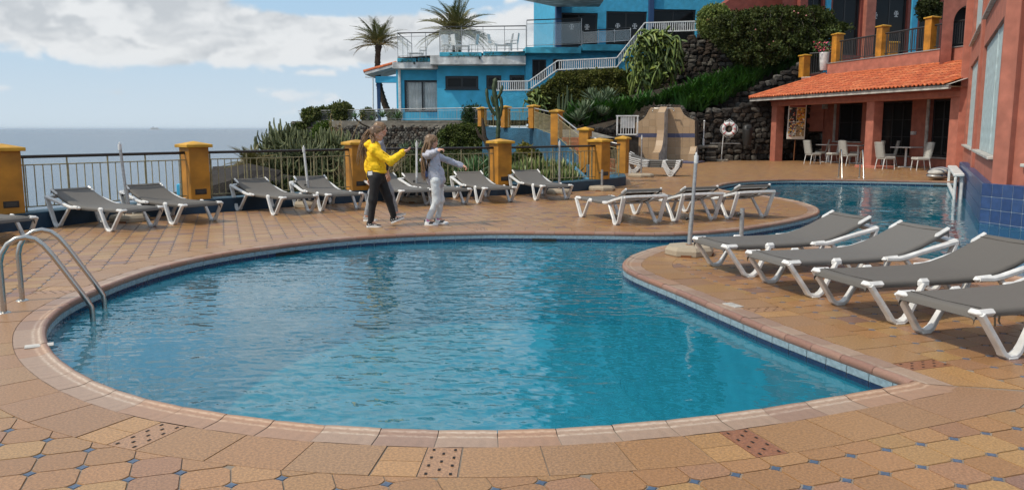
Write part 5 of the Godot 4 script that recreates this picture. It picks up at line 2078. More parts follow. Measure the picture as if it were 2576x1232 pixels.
func parasol_stand(label: String, p: Vector3, h: float, lean: Vector3, r := .31, stub := false, kind := 0) -> void:
	var o := thing("parasol_stand", label, "parasol stand", p, rr(0, .8), "parasol stands without their parasols")
	var b := MB.new()
	b.lathe([[0, 0], [r * .97, 0], [r, .012], [r, .07], [r * .90, .115], [.05, .125], [0, .125]], 8, Transform3D(), true)
	var bs := put("base", b, M.concrete, o)
	for k in 2:
		var n := MB.new()
		var a := PI / 8 + k * PI * .5
		n.box(Vector3(cos(a) * r * .926, .013, sin(a) * r * .926), Vector3(.03, .026, .13), Basis(UP, -a))
		put("notch", n, M.rust, bs)
	var rs := MB.new()
	rs.lathe([[.05, .124], [.05, .13], [.03, .132]], 10)
	put("collar", rs, M.rust, o)
	var local := lean.rotated(UP, -o.rotation.y)
	var t := MB.new()
	var low := minf(h, .42)
	t.tube([Vector3(0, .12, 0), Vector3(0, .12, 0) + (Vector3(0, low, 0) + local * low / h)], .031, 12)
	put("tube", t, M.alu, o)
	var knob := MB.new()
	var kp := Vector3(0, low + .04, 0) + local * low / h
	knob.tube([kp, kp + Vector3(-.05, 0, .0)], .009, 6)
	knob.ball(kp + Vector3(-.065, 0, 0), Vector3(.018, .026, .026), Basis(), 4)
	put("clamp_knob", knob, M.black, o)
	if not stub:
		var q := MB.new()
		var e := Vector3(0, h, 0) + local
		q.tube([Vector3(0, low, 0) + local * low / h, e], .024, 12)
		put("pole", q, M.alu if kind == 0 else M.white_paint, o)
		var c := MB.new()
		c.tube([e - Vector3(0, .09, 0), e + Vector3(0, .01, 0)], .029, 10)
		c.ball(e + Vector3(0, .02, 0), Vector3(.015, .03, .015), Basis(), 4)
		put("pole_cap", c, M.white_paint, o)

func pool_ladder(label: String, feet: Array, dirs: Vector3, l: float, h: float) -> void:
	var o := thing("pool_ladder", label, "pool ladder", feet[0])
	for k in 2:
		var p: Vector3 = feet[k] - feet[0]
		var path := []
		for q in [[0, 0], [0, .3], [.0, .44], [.02, .52], [.07, .60], [.14, .645], [.21, .655], [.28, .635], [.34, .58], [.41, .48], [.55, .24], [.655, .06], [.685, -.0], [.69, -.06], [.69, -.9]]:
			path.append(p + dirs * q[0] * l / .69 + UP * q[1] * h / .655)
		var m := MB.new()
		m.tube(path, .024, 14)
		put("rail", m, M.steel, o)
		var f := MB.new()
		f.lathe([[.0, .016], [.035, .016], [.055, .004], [.055, 0]], 14, Transform3D(Basis(), p))
		put("flange", f, M.steel, o)
	for y in [-.34, -.62]:
		var m := MB.new()
		m.box((feet[1] - feet[0]) * .5 + dirs * l + UP * y, Vector3(.09, .03, (feet[1] - feet[0]).length()), Basis(UP, atan2((feet[1] - feet[0]).x, (feet[1] - feet[0]).z)), .008)
		put("rung", m, M.steel, o)

func furniture() -> void:
	var lg := make_lounger()
	# near and far foot of the foot end, and the way to the head end
	var spots := [
		[[-7.5, -11.2], [-7.12, -11.85], [-.88, -.47], "lounger cut off by the left edge behind the ladder"],
		[[-6.339, -12.785], [-5.968, -13.42], [-.885, -.465], "first full lounger of the seaside row, next to the stand with a leaning pole"],
		[[-5.738, -13.675], [-5.277, -14.34], [-.82, -.57], "second full lounger of the seaside row, in front of a yellow post"],
		[[-4.472, -15.205], [-3.936, -15.841], [-.735, -.68], "seaside lounger in front of the straw parasol and spiny shrub"],
		[[-3.74, -15.965], [-3.135, -16.432], [-.59, -.81], "seaside lounger crossed by a white pole, left of the walkers"],
		[[-2.47, -16.944], [-1.794, -17.405], [-.56, -.83], "seaside lounger seen between the two girls"],
		[[-1.686, -17.086], [-.995, -17.564], [-.56, -.83], "seaside lounger half hidden by the girl in the grey hoodie"],
		[[-.736, -17.736], [-.028, -18.069], [-.43, -.90], "seaside lounger just left of a yellow post, right of the grey hoodie"],
		[[.531, -18.436], [1.278, -18.774], [-.38, -.925], "last lounger of the seaside row, before the pale rosettes"],
		[[2.02, -15.20], [1.28, -14.88], [.36, .933], "lounger with raised back on the far spit, closest to the yellow corner post"],
		[[3.07, -15.69], [2.33, -15.38], [.38, .925], "middle lounger on the far spit, behind the tall metal pole"],
		[[4.11, -16.13], [3.36, -15.83], [.39, .92], "lounger on the far spit at the water's tip"],
		[[2.606, -8.745], [2.396, -9.556], [.968, -.25], "farthest lounger of the near spit, beside the big parasol stand"],
		[[2.916, -7.673], [2.706, -8.477], [.967, -.253], "second farthest lounger of the near spit, its whole length in view"],
		[[3.209, -6.611], [3.006, -7.368], [.966, -.259], "third lounger of the near spit, cut by the right edge at the head"],
		[[3.514, -5.586], [3.266, -6.312], [.952, -.305], "nearest lounger of the near spit, only its foot end in view"],
	]
	var slings := [M.sling]
	for k in 3:      # faded a little differently
		var f: StandardMaterial3D = M.sling.duplicate()
		f.albedo_color = [lin(.175, .166, .155), lin(.150, .138, .124), lin(.168, .154, .138)][k]
		slings.append(f)
	for i in spots.size():
		var q: Array = spots[i]
		var d := Vector3(q[2][0], 0, q[2][1]).normalized()
		var mid := Vector3((q[0][0] + q[1][0]) * .5, 0, (q[0][1] + q[1][1]) * .5)
		var pos := mid - d * .305
		var turn := atan2(-d.z, d.x)
		if i == 0:
			lg.position = pos
			lg.rotation.y = turn
			lg.set_meta("label", q[3])
		else:
			var c := copy_of(lg, q[3], pos, turn + rr(-.02, .02))
			(c.get_node("sling") as MeshInstance3D).material_override = slings[i % 4]
	var sd := Vector3(-.955, 0, -.30)
	var sm := Vector3(5.5, 0, -28.15)
	for k in 4:
		copy_of(lg, ["bottom lounger of the stack by the stairs", "second lounger from the bottom of the stack by the stairs", "third lounger from the bottom of the stack by the stairs", "topmost lounger of the stack by the stairs"][k], sm - sd * (.305 + .012 * k) + UP * .062 * k, atan2(-sd.z, sd.x))
	# a cord that hangs from the third near lounger
	var cd := MB.new()
	cd.tube([Vector3(3.72, .31, -6.15), Vector3(3.71, .22, -6.14), Vector3(3.73, .14, -6.15), Vector3(3.72, .10, -6.13)], .008, 6)
	cd.tube([Vector3(3.72, .31, -6.15), Vector3(3.76, .21, -6.14), Vector3(3.765, .13, -6.16), Vector3(3.775, .11, -6.15)], .008, 6)
	tag(put("loose_cord", cd, M.concrete), "loose pale cord with two ends hanging under a near lounger", "cord")
	# parasol stands
	parasol_stand("stand with a leaning pole between the first two seaside loungers", Vector3(-6.72, 0, -14.25), 1.33, Vector3(-.09, 0, .0), .33)
	parasol_stand("stand with a white pole behind the lounger left of the walkers", Vector3(-4.2, 0, -16.9), 1.22, Vector3(-.09, 0, 0), .33, false, 1)
	parasol_stand("stand with a white pole just left of the girl in grey", Vector3(-2.12, 0, -18.1), 1.30, Vector3(.02, 0, 0), .33, false, 1)
	parasol_stand("stand with a pole beside the last seaside lounger", Vector3(1.18, 0, -20.35), 1.28, Vector3(0, 0, 0), .33)
	parasol_stand("short stub in its stand beside the yellow corner post", Vector3(2.37, 0, -21.5), .42, Vector3.ZERO, .36, true)
	parasol_stand("stand with a pole in front of the stacked loungers", Vector3(4.36, 0, -27.6), 1.36, Vector3(0, 0, 0), .44)
	parasol_stand("largest stand on the near spit with a tall clamped pole", Vector3(2.29, 0, -10.42), 1.26, Vector3(.06, 0, -.03), .32)
	parasol_stand("short stub behind the farthest near lounger", Vector3(3.12, 0, -11.0), .42, Vector3(.0, 0, 0), .31, true)
	# ladders
	pool_ladder("big stainless ladder rails at the left pool edge", [Vector3(-4.62, 0, -7.54), Vector3(-4.47, 0, -7.02)], Vector3(.925, 0, -.38), .69, .66)
	pool_ladder("small stainless ladder at the far side of the second pool", [Vector3(10.92, 0, -27.3), Vector3(11.55, 0, -27.15)], Vector3(-.28, 0, .96), 1.15, .92)
	wicker_set()
	shower()
	near_wall_things()
	far_things()

func wicker_set() -> void:
	var o := thing("wicker_chair", "chair", "chair", Vector3.ZERO, 0, "white woven chairs under the arcade")
	var s := MB.new()
	s.box(Vector3(.02, .40, 0), Vector3(.46, .10, .46), Basis(), .025)
	put("seat", s, M.wicker, o)
	var rows := []
	for e in 9:
		var row := PackedVector3Array()
		var y := .42 + e * .068
		var x := -.20 - e * .014
		for k in 13:
			var a := TAU * (k % 12) / 12.0
			row.append(Vector3(x + sin(a) * .032, y, cos(a) * (.225 - .004 * e)))
		rows.append(row)
	var b := MB.new()
	b.grid(rows, true)
	for k in 12: b.ctri(Vector3(-.312, .964, 0), rows[8][k], rows[8][k + 1], Vector3(-.3, .5, 0))
	for j in 26:      # woven strands
		var y := .43 + j * .0208
		var x := -.202 - (y - .42) / .068 * .014
		b.box(Vector3(x, y, 0), Vector3(.071, .011, .43), Basis(), .003)
	put("backrest", b, M.wicker, o)
	for q in [[.20, .19, .04], [.20, -.19, .04], [-.19, .19, -.07], [-.19, -.19, -.07]]:
		var l := MB.new()
		l.tube([Vector3(q[0], .36, q[1]), Vector3(q[0] + q[2], .0, q[1] * 1.05)], [.019, .014], 8)
		put("leg", l, M.white_paint, o)
	var r := Vector3(.96, 0, -.15).normalized()
	var spots := [[520, 1027, .15, "leftmost woven chair, its white back towards the pool"], [572, 1012, 2.6, "woven chair on the far side of the first table"], [655, 1024, 3.1, "grey-shaded woven chair facing left to the first table"], [742, 1037, .15, "woven chair with its white back between the ladder rails"], [792, 1016, 2.5, "woven chair behind the middle table, left of the red column"],
		[902, 1034, 3.2, "woven chair just right of the red column, facing left"], [975, 1060, .1, "nearest woven chair with its back to the pool"], [998, 1036, 2.7, "woven chair behind the last table"], [1198, 1066, 3.0, "rightmost woven chair, seen from its grey side"]]
	for k in spots.size():
		var c := c4(spots[k][0], spots[k][1])
		var p := gp(c.x, c.y)
		var turn: float = atan2(-r.z, r.x) + spots[k][2]
		if k == 0:
			o.scale = Vector3.ONE * 1.13
			o.position = p; o.rotation.y = turn
			o.set_meta("label", spots[k][3])
		else: copy_of(o, spots[k][3], p, turn)
	var names := ["white pedestal table between the leftmost woven chairs", "white pedestal table partly behind the red column", "white pedestal table left of the rightmost woven chair"]
	var tb := thing("pedestal_table", names[0], "table", Vector3.ZERO, 0, "white tables under the arcade")
	var t := MB.new()
	t.box(Vector3(0, .735, 0), Vector3(.8, .035, .8), Basis(UP, .2), .01)
	put("tabletop", t, M.white_paint, tb)
	var st := MB.new()
	st.tube([Vector3(0, .72, 0), Vector3(0, .04, 0)], .04, 12)
	put("pedestal", st, M.white_paint, tb)
	var ft := MB.new()
	for k in 4: ft.box(Vector3(cos(k * PI / 2) * .16, .02, sin(k * PI / 2) * .16), Vector3(.32, .035, .05), Basis(UP, -k * PI / 2), .01)
	put("foot", ft, M.white_paint, tb)
	var tq := [[622, 1017], [803, 1026], [1102, 1050]]
	for k in 3:
		var c := c4(tq[k][0], tq[k][1])
		if k == 0:
			tb.position = gp(c.x, c.y)
			tb.scale = Vector3.ONE * 1.15
		else: copy_of(tb, names[k], gp(c.x, c.y), .2 * k)

func c6(x: float, y: float) -> Vector2:
	return Vector2((2000.0 + x / 2.0533) * .70614, y / 2.0533 * .70614)

func shower() -> void:
	var a := deg_to_rad(25.0)
	var base := c6(762, 1182)
	var X := Transform3D(Basis(Vector3(cos(a), 0, sin(a)), UP, Vector3(-sin(a), 0, cos(a))), gp(base.x, base.y))
	var loc := func(x: float, y: float) -> Vector2:
		var p := c6(x, y)
		return on_plane(p.x, p.y, X)
	var o := thing("shower_wall", "tan tiled shower wall with a stepped fin and a blue tile band", "shower")
	var out := PackedVector2Array()
	for q in [[545, 1195], [545, 896], [575, 884], [603, 866], [622, 842], [640, 806], [656, 785], [872, 785], [886, 812], [900, 838], [925, 858], [950, 868], [978, 880], [978, 1200]]: out.append(loc.call(q[0], q[1]))
	out[0].y = 0; out[13].y = 0
	var stone := MB.new()
	var big: Array = Geometry2D.offset_polygon(out, .07, Geometry2D.JOIN_ROUND)
	stone.prism(big[0], -.55, -.03, X)
	put("rough_backing", stone, M.lava_brown, o)
	# rim of small stones that stands proud of the tiles
	var rim := []
	for i in range(1, 12):
		var p := out[i]
		var e := out[i + 1]
		var n := int(ceil(p.distance_to(e) / .16))
		for k in n:
			var c := p.lerp(e, (k + .5) / n)
			var mi := put("rim_stone", blobs[rng.randi() % 8], [M.lava_brown, M.lava_grey, M.lava][rng.randi() % 3], o)
			mi.transform = X * Transform3D(Basis(Vector3(0, 0, 1), rr(0, 3)) * Basis.from_scale(Vector3(.10, .07, .16)), Vector3(c.x, c.y + .05, -.15) + Vector3(-.03 if i < 6 else (.03 if i > 6 else 0.0), 0, 0))
	var band0: float = loc.call(762, 1005).y
	var band1: float = loc.call(762, 975).y
	var fin_x0: float = loc.call(722, 900).x - .0
	var lay := func(poly: PackedVector2Array, XX: Transform3D, z: float, sz: float, main: Array) -> void:
		var lo := Vector2(1e9, 1e9)
		var hi := -lo
		for p in poly:
			lo = lo.min(p); hi = hi.max(p)
		var ys := []
		var y := lo.y
		while y < band0 - .05:
			ys.append([y, minf(y + sz, band0), false]); y = ys[-1][1]
		if hi.y > band0:
			ys.append([band0, band1, true])
			y = band1
			while y < hi.y - .01:
				ys.append([y, minf(y + sz, hi.y), false]); y = ys[-1][1]
		var nx := int(ceil((hi.x - lo.x) / sz))
		for row in ys:
			for i in nx:
				var x0 := lo.x + sz * i
				var cell := PackedVector2Array([Vector2(x0, row[0]), Vector2(x0 + sz, row[0]), Vector2(x0 + sz, row[1]), Vector2(x0, row[1])])
				for piece in Geometry2D.intersect_polygons(cell, poly):
					var sh: Array = Geometry2D.offset_polygon(piece, -.004, Geometry2D.JOIN_MITER)
					if sh.size() != 1 or sh[0].size() < 3: continue
					var m := MB.new()
					m.prism(sh[0], z - .02, z, XX, 0.0, false)
					put("tile", m, M.shower_blue if row[2] else main[rng.randi() % main.size()], o)
	var mort := MB.new()
	mort.prism(out, -.06, -.006, X)
	put("mortar", mort, M.sill, o)
	lay.call(out, X, .008, .34, [M.shower_tile, M.shower_tile_b, M.shower_tile])
	# fins: side outlines (distance from the wall, height), pushed across
	var top: float = out[6].y
	var f1 := PackedVector2Array([Vector2(0, 0), Vector2(1.62, 0), Vector2(1.62, .46), Vector2(1.42, .49), Vector2(1.2, .60), Vector2(1.0, .80), Vector2(.86, 1.05), Vector2(.78, 1.34), Vector2(.74, 1.55), Vector2(.74, top - .28), Vector2(.62, top - .22), Vector2(.3, top), Vector2(0, top)])
	var f2 := PackedVector2Array([Vector2(0, 0), Vector2(.82, 0), Vector2(.82, .40), Vector2(.66, .44), Vector2(.5, .56), Vector2(.38, .72), Vector2(.3, .76), Vector2(0, .76)])
	var fx := [loc.call(735, 1100).x - .05, -1e9, 1e9]
	for k in 3:
		var poly := f1 if k == 0 else f2
		var x0: float = fx[0] if k == 0 else (out[0].x - .12 if k == 1 else out[13].x - .16)
		var w := .34 if k == 0 else .30
		var XF := Transform3D(Basis(X.basis.z, UP, -X.basis.x), X * Vector3(x0, 0, .0))
		var m := MB.new()
		m.prism(poly, -w + .01, -.01, XF)
		put("fin_core", m, M.sill, o)
		lay.call(poly, XF, 0.0, .34, [M.shower_light, M.shower_light, M.shower_tile_b])
		# front faces and the curved back of the fin
		for i in range(1, poly.size() - 1):
			var p := poly[i]
			var e := poly[i + 1]
			var n := int(ceil(p.distance_to(e) / .36))
			for j in n:
				var pa := p.lerp(e, float(j) / n + .004)
				var pb := p.lerp(e, float(j + 1) / n - .004)
				var nn := Vector2((e - p).y, -(e - p).x).normalized() * .012
				var mm := MB.new()
				mm.cquad(XF * Vector3(pa.x + nn.x, pa.y + nn.y, -w), XF * Vector3(pb.x + nn.x, pb.y + nn.y, -w), XF * Vector3(pb.x + nn.x, pb.y + nn.y, 0), XF * Vector3(pa.x + nn.x, pa.y + nn.y, 0), XF * Vector3(.2, .3, -w * .5))
				var blue := pa.y > band0 - .2 and pa.y < band1 and k == 0 and i == 8
				put("tile", mm, M.shower_blue if blue and pa.y > band0 - .1 else M.shower_tile_b, o)
	for s in [-1, 1]:
		var h := MB.new()
		var c: Vector3 = X * Vector3(fx[0] + .17, top - .06, .35)
		var dx: Vector3 = X.basis.x * s
		h.tube([c + dx * .17, c + dx * .42, c + dx * .50 - UP * .03, c + dx * .53 - UP * .12], .022, 8)
		h.lathe([[.02, 0], [.05, -.05], [.0, -.05]], 10, Transform3D(Basis(), c + dx * .53 - UP * .11))
		put("shower_head", h, M.steel, o)
	var tap := MB.new()
	tap.ball(X * Vector3(fx[0] - .06, band0 - .1, .3), Vector3(.05, .05, .05), Basis(), 5)
	tap.tube([X * Vector3(fx[0] - .06, band0 - .1, .3), X * Vector3(fx[0] - .16, band0 - .14, .34)], .018, 6)
	put("tap", tap, M.steel, o)
	var basinm := MB.new()
	basinm.box(X * Vector3((out[0].x + out[13].x) * .5 + .1, .03, .75), Vector3(3.7, .10, 1.7), X.basis, .02)
	put("shower_tray", basinm, M.shower_blue, o)

func near_wall_things() -> void:
	# lifebuoy on its pole
	var b := gp(1815, 406)
	var lb := thing("lifebuoy_stand", "white lifebuoy with red bands hanging on a thin pole in a stone base", "lifebuoy", b)
	var m := MB.new()
	m.lathe([[0, 0], [.36, 0], [.36, .07], [.31, .11], [0, .12]], 8, Transform3D(), true)
	put("base", m, M.concrete, lb)
	m = MB.new()
	m.tube([Vector3(0, .1, 0), Vector3(.10, 2.0, 0)], .022, 8)
	put("pole", m, M.white_paint, lb)
	var cp := c6(1228, 943)
	var cen := at(cp.x, cp.y, -b.z - .12) - b
	var BX := Basis(UP, -.25) * Basis(Vector3.RIGHT, -.06)
	var seg := func(a0: float, a1: float, r: float) -> MB:
		var path := []
		for k in 9:
			var t := lerpf(a0, a1, k / 8.0)
			path.append(cen + BX * Vector3(cos(t) * .265, sin(t) * .265, 0))
		var mm := MB.new()
		mm.tube(path, r, 14, false)
		return mm
	var ring := MB.new()
	for k in 4: ring.add(seg.call(k * PI / 2, (k + 1) * PI / 2, .098))
	var rg := put("ring", ring, M.white_paint, lb)
	for k in 4: put("red_band", seg.call(PI / 4 + k * PI / 2 - .09, PI / 4 + k * PI / 2 + .09, .102), M.red, rg)
	for q in [["S", PI, .0], ["I", PI / 2, .0], ["N", .0, .25]]:
		var tm := TextMesh.new()
		tm.text = q[0]
		var sf := SystemFont.new()
		sf.font_names = PackedStringArray(["Droid Sans"])
		sf.font_weight = 700
		tm.font = sf
		tm.font_size = 32
		tm.pixel_size = .0048
		tm.depth = .012
		var t := put("letter", tm, M.red, rg)
		t.transform = Transform3D(BX, cen + BX * Vector3(cos(q[1]) * .265, sin(q[1]) * .265, .099))
	var rope := MB.new()
	for k in 4:
		var path := []
		for j in 9:
			var t := PI / 4 + k * PI / 2 + PI / 2 * j / 8.0
			path.append(cen + BX * Vector3(cos(t), sin(t), 0) * (.365 + .055 * sin(PI * j / 8.0) * (1.0 if k != 0 else 1.0)))
		rope.tube(path, .010, 6)
	rope.tube([cen + BX * Vector3(-.25, .26, 0), cen + BX * Vector3(.02, .50, 0), cen + BX * Vector3(.26, .26, 0)], .010, 6)
	put("rope", rope, M.white_paint, lb)
	# white pole on a pedestal of slabs
	var pp := c6(1088, 1182)
	var ped := thing("pole_pedestal", "stone pedestal with a flat top slab and a white pole, right of the shower", "pedestal", gp(pp.x, pp.y))
	for k in 5:
		m = MB.new()
		m.box(Vector3(rr(-.02, .02), .07 + k * .135, 0), Vector3(.5 + rr(-.04, .04), .125, .5), Basis(UP, rr(-.06, .06)), .03)
		put("stone", m, M.lava_grey if k % 2 else M.lava, ped)
	m = MB.new()
	m.box(Vector3(-.2, .745, 0), Vector3(1.02, .12, .62), Basis(), .02)
	put("slab", m, M.cement, ped)
	m = MB.new()
	m.tube([Vector3(-.35, .8, 0), Vector3(-.35, 1.12, 0)], .055, 10)
	m.tube([Vector3(-.35, 1.1, 0), Vector3(-.34, 1.98, 0)], .028, 10)
	m.ball(Vector3(-.34, 1.98, 0), Vector3(.05, .05, .05), Basis(), 5)
	put("pole", m, M.white_paint, ped)
	m = MB.new()
	m.tube([at(c6(1090, 1048).x, c6(1090, 1048).y, 41.5), at(c6(1310, 1050).x, c6(1310, 1050).y, 41.5)], .02, 6)
	tag(put("wall_pipe", m, M.alu), "thin level pipe fixed along the black rock wall", "pipe")
	# bin hung on the rocks
	var bc := c6(1360, 1062)
	var bp := at(bc.x, bc.y, 41.7)
	var bn := thing("litter_bin", "dark grey litter bin with a domed lid against the black rocks", "bin", bp)
	m = MB.new()
	m.lathe([[0, 0], [.20, 0], [.25, .72], [.26, .74], [.26, .78], [.24, .78]], 16)
	put("bin_body", m, M.dark_metal, bn)
	m = MB.new()
	m.lathe([[.265, .77], [.255, .86], [.21, .97], [.12, 1.03], [0, 1.05]], 16)
	put("lid", m, M.dark_metal, bn)
	m = MB.new()
	m.box(Vector3(0, .9, .22), Vector3(.28, .15, .06), Basis(Vector3.RIGHT, -.35), .02)
	put("flap", m, M.black, bn)
	# picture menu on a stand in the arcade
	var mp := c4(422, 762)
	var mc := at(mp.x, mp.y, 41.0)
	var im := Image.create(96, 192, false, Image.FORMAT_RGB8)
	im.fill(Color(.85, .80, .74))
	for q in [[4, 4, 88, 12, Color(.55, .14, .12)], [4, 18, 40, 78, Color(.10, .09, .09)], [46, 18, 46, 96, Color(.80, .55, .16)], [4, 100, 40, 40, Color(.35, .33, .36)], [46, 118, 46, 60, Color(.62, .50, .34)], [4, 144, 40, 40, Color(.70, .70, .68)]]: im.fill_rect(Rect2i(q[0], q[1], q[2], q[3]), q[4])
	for k in 190:
		var cx := rng.randi_range(7, 86)
		var cy := rng.randi_range(20, 182)
		var pal := [Color(.82, .72, .55), Color(.25, .12, .08), Color(.72, .28, .16), Color(.88, .86, .80), Color(.92, .70, .25), Color(.12, .10, .10)]
		var cc: Color = pal[rng.randi() % 6]
		var r := rng.randi_range(2, 5)
		for y in range(-r, r + 1):
			for x in range(-r, r + 1):
				if x * x + y * y <= r * r and cx + x in range(2, 94) and cy + y in range(16, 188): im.set_pixel(cx + x, cy + y, cc)
	im.fill_rect(Rect2i(4, 97, 88, 2), Color(.85, .8, .74))
	im.fill_rect(Rect2i(44, 16, 2, 170), Color(.85, .8, .74))
	var board := mat("menu_print", Color(1, 1, 1), .4)
	board.uv1_triplanar = false
	board.albedo_texture = ImageTexture.create_from_image(im)
	var mn := thing("menu_board", "picture menu board on a thin post in the dark end of the arcade", "sign", Vector3(mc.x, 0, mc.z))
	m = MB.new()
	m.tube([Vector3(-.05, 0, -.03), Vector3(-.0, mc.y, -.03)], .025, 8)
	put("post", m, M.rust, mn)
	var X := Transform3D(Basis(UP, -.10) * Basis(Vector3(0, 0, 1), -.02), Vector3(0, mc.y, 0))
	put("backing", bar(X, -.44, -.87, -.02, .44, .87, .02, .015), M.white_paint, mn)
	m = MB.new()
	m.grid([PackedVector3Array([X * Vector3(-.42, .85, .023), X * Vector3(.42, .85, .023)]), PackedVector3Array([X * Vector3(-.42, -.85, .023), X * Vector3(.42, -.85, .023)])], false, true)
	put("print", m, board, mn)
	# white framed glass box at the plinth, and cushions on the deck
	var e0 := Vector3(13.62, 0, -25.0)
	var e1 := Vector3(11.28, 0, -20.3)
	var d := (e1 - e0).normalized()
	var n := d.cross(UP)
	var XW := Transform3D(Basis(d, UP, n), e0 + n * .22)
	var l := e0.distance_to(e1)
	var gw := thing("glazed_guard", "white framed glass guard standing in the pool along the blue plinth", "guard")
	put("top_slab", bar(XW, 0, .42, -.20, l, .50, .05, .02), M.white_paint, gw)
	for q in [[0.0, .12], [l - .14, l]]: put("post", bar(XW, q[0], -.7, -.04, q[1], .419, .03, .02), M.white_paint, gw)
	put("lower_rail", bar(XW, .16, -.10, -.05, l - .22, -.02, .04, .01), M.white_paint, gw)
	put("pane", bar(XW, .16, -.02, -.01, l - .22, .419, .0), M.glass_dim, gw)
	put("back_post", bar(XW, l - .25, -.7, -.19, l - .1, .419, -.10, .02), M.white_paint, gw)
	for q in [[.10, .0, "striped cushion lying lowest on the deck by the blue plinth"], [.25, .15, "striped cushion on top of another by the blue plinth"]]:
		var c := thing("cushion", q[2], "cushion", Vector3(13.55, q[0] - .02 + .05, -25.95), .5 + q[1], "striped cushions by the plinth")
		m = MB.new()
		for k in 1: m.ball(Vector3.ZERO, Vector3(.42, .11, .30), Basis(Vector3(0, 0, 1), q[1]), 8)
		put("cover", m, M.alu if q[1] == 0.0 else M.sill, c)
		for k in 3:
			var s := MB.new()
			var x := -.2 + k * .2
			var rows := []
			for j in 13:
				var aa := PI * j / 12.0
				var kk := sqrt(1.0 - pow(x / .42, 2))
				rows.append(Basis(Vector3(0, 0, 1), q[1]) * Vector3(x, sin(aa) * .113 * kk, cos(aa) * .303 * kk))
			s.strap(rows, Vector3(1, 0, 0), .06, .008, .001)
			put("stripe", s, M.blue_dark, c)

func far_things() -> void:
	# cruise ship on the horizon
	var p := at(389, 323, 9000)
	p.y = -9.0
	var s := thing("cruise_ship", "white cruise ship on the horizon", "ship", p)
	var m := MB.new()
	m.prism(PackedVector2Array([Vector2(-58, 4), Vector2(-52, 0), Vector2(54, 0), Vector2(60, 9), Vector2(-58, 9)]), -8, 8, Transform3D())
	put("hull", m, M.white_paint, s)
	for q in [[-50, 40, 9, 15, 8], [-44, 34, 15, 20, 7], [-46, 28, 20, 24, 7], [-38, 6, 24, 27, 6], [14, 26, 24, 28, 6]]:
		m = MB.new()
		m.box(Vector3((q[0] + q[1]) * .5, (q[2] + q[3]) * .5, 0), Vector3(q[1] - q[0], q[3] - q[2], q[4] * 2), Basis(), .8)
		put("deck_house", m, M.slab_white, s)
	for k in 3:
		m = MB.new()
		m.box(Vector3(-2, 11 + k * 5.0, 8.1), Vector3(74 - k * 8, 1.6, .4))
		put("deck_windows", m, M.alu, s)
	m = MB.new()
	m.box(Vector3(-22, 31, 0), Vector3(10, 9, 6), Basis(Vector3(0, 0, 1), -.15), .8)
	put("funnel", m, M.blue_dark, s)
	# straw parasol on the terrace below
	var tp := at(640, 412, 33.0)
	var o := thing("straw_parasol", "grey straw parasol on the lower terrace behind the dwarf palm", "parasol", Vector3(tp.x, -2.6, tp.z))
	m = MB.new()
	m.tube([Vector3(0, 0, 0), Vector3(0, 3.1, 0)], .06, 8)
	put("post", m, M.bark, o)
	m = MB.new()
	for k in 3:
		m.lathe([[.05, 3.25 - k * .28], [.62 + k * .42, 2.92 - k * .30], [.60 + k * .42, 2.86 - k * .30]], 24)
	for k in 240:
		var a := rr(0, TAU)
		var r0 := rr(.3, 1.25)
		var y := 3.28 - r0 * .62
		m.tri(Vector3(cos(a) * r0, y + .03, sin(a) * r0), Vector3(cos(a + .03) * (r0 + .35), y - .24, sin(a + .03) * (r0 + .35)), Vector3(cos(a - .02) * (r0 + .33), y - .25, sin(a - .02) * (r0 + .33)))
	put("thatch", m, mat("straw", lin(.22, .19, .14), .95, "stain", 3.0), o)
	# blue posts and rail of the lower terrace
	var a := at(420, 512, 21.0)
	var b := at(470, 480, 23.5)
	railing("lower_railing", "grey railing with a blue post on the lower terrace, seen through the fence", Vector3(a.x, -1.6, a.z), Vector3(b.x, -1.3, b.z), [1.2, 1.0, .1], .14, [M.dark_metal, M.baluster], [.03, .012], "", true, 1)
	var bp := at(459, 500, 22.6)
	m = MB.new()
	m.box(Vector3(0, .9, 0), Vector3(.24, 1.8, .24), Basis(), .02)
	tag(put("blue_post", m, M.aqua_wall), "blue post of the lower terrace railing beside the yellow fence post", "post")
	get_node("blue_post").position = Vector3(bp.x, -1.7, bp.z)
	# black shore rocks below the fence
	var names := ["black shore rock under the fence, left one", "largest black shore rock behind the third seaside lounger", "black shore rock at the edge of the garden", "low black shore rock near the sea", "black shore rock behind the dwarf palm"]
	var rq := [[545, 492, 26.0, 1.3, 1.1], [588, 482, 25.0, 1.7, 1.25], [640, 478, 26.0, 1.6, 1.1], [520, 505, 29.0, 1.4, .9], [615, 460, 29.0, 1.5, 1.2]]
	for k in 5:
		var pos := at(rq[k][0], rq[k][1], rq[k][2])
		var r := put("shore_rock", blobs[k], M.lava)
		r.transform = Transform3D(Basis(UP, k * 1.3) * Basis.from_scale(Vector3(rq[k][3], rq[k][4], 1.2)), pos - UP * .35)
		tag(r, names[k], "rock", "black rocks at the shore")


# ---------------------------------------------------------------- plants
func leaf_clump(n: int, size: float, slim: float, spread: float, fold := .25) -> ArrayMesh:
	var m := MB.new()
	for k in n:
		var o := Vector3(rr(-1, 1), rr(-1, 1), rr(-1, 1)) * spread
		var d := Vector3(rr(-1, 1), rr(-.5, 1.1), rr(-1, 1)).normalized()
		var s := size * rr(.7, 1.2)
		var side := d.cross(Vector3(rr(-1, 1), rr(-.3, 1), rr(-1, 1))).normalized() * s * slim
		var up := side.cross(d).normalized() * s * fold * .3
		var g := rr(.78, 1.22)
		m.col = Color(g, g, g)
		var mid := o + d * s * .5
		m.tri(o, mid - side + up, mid)
		m.tri(o, mid, mid + side + up)
		m.tri(mid - side + up, o + d * s - up, mid)
		m.tri(mid, o + d * s - up, mid + side + up)
	return m.mesh()

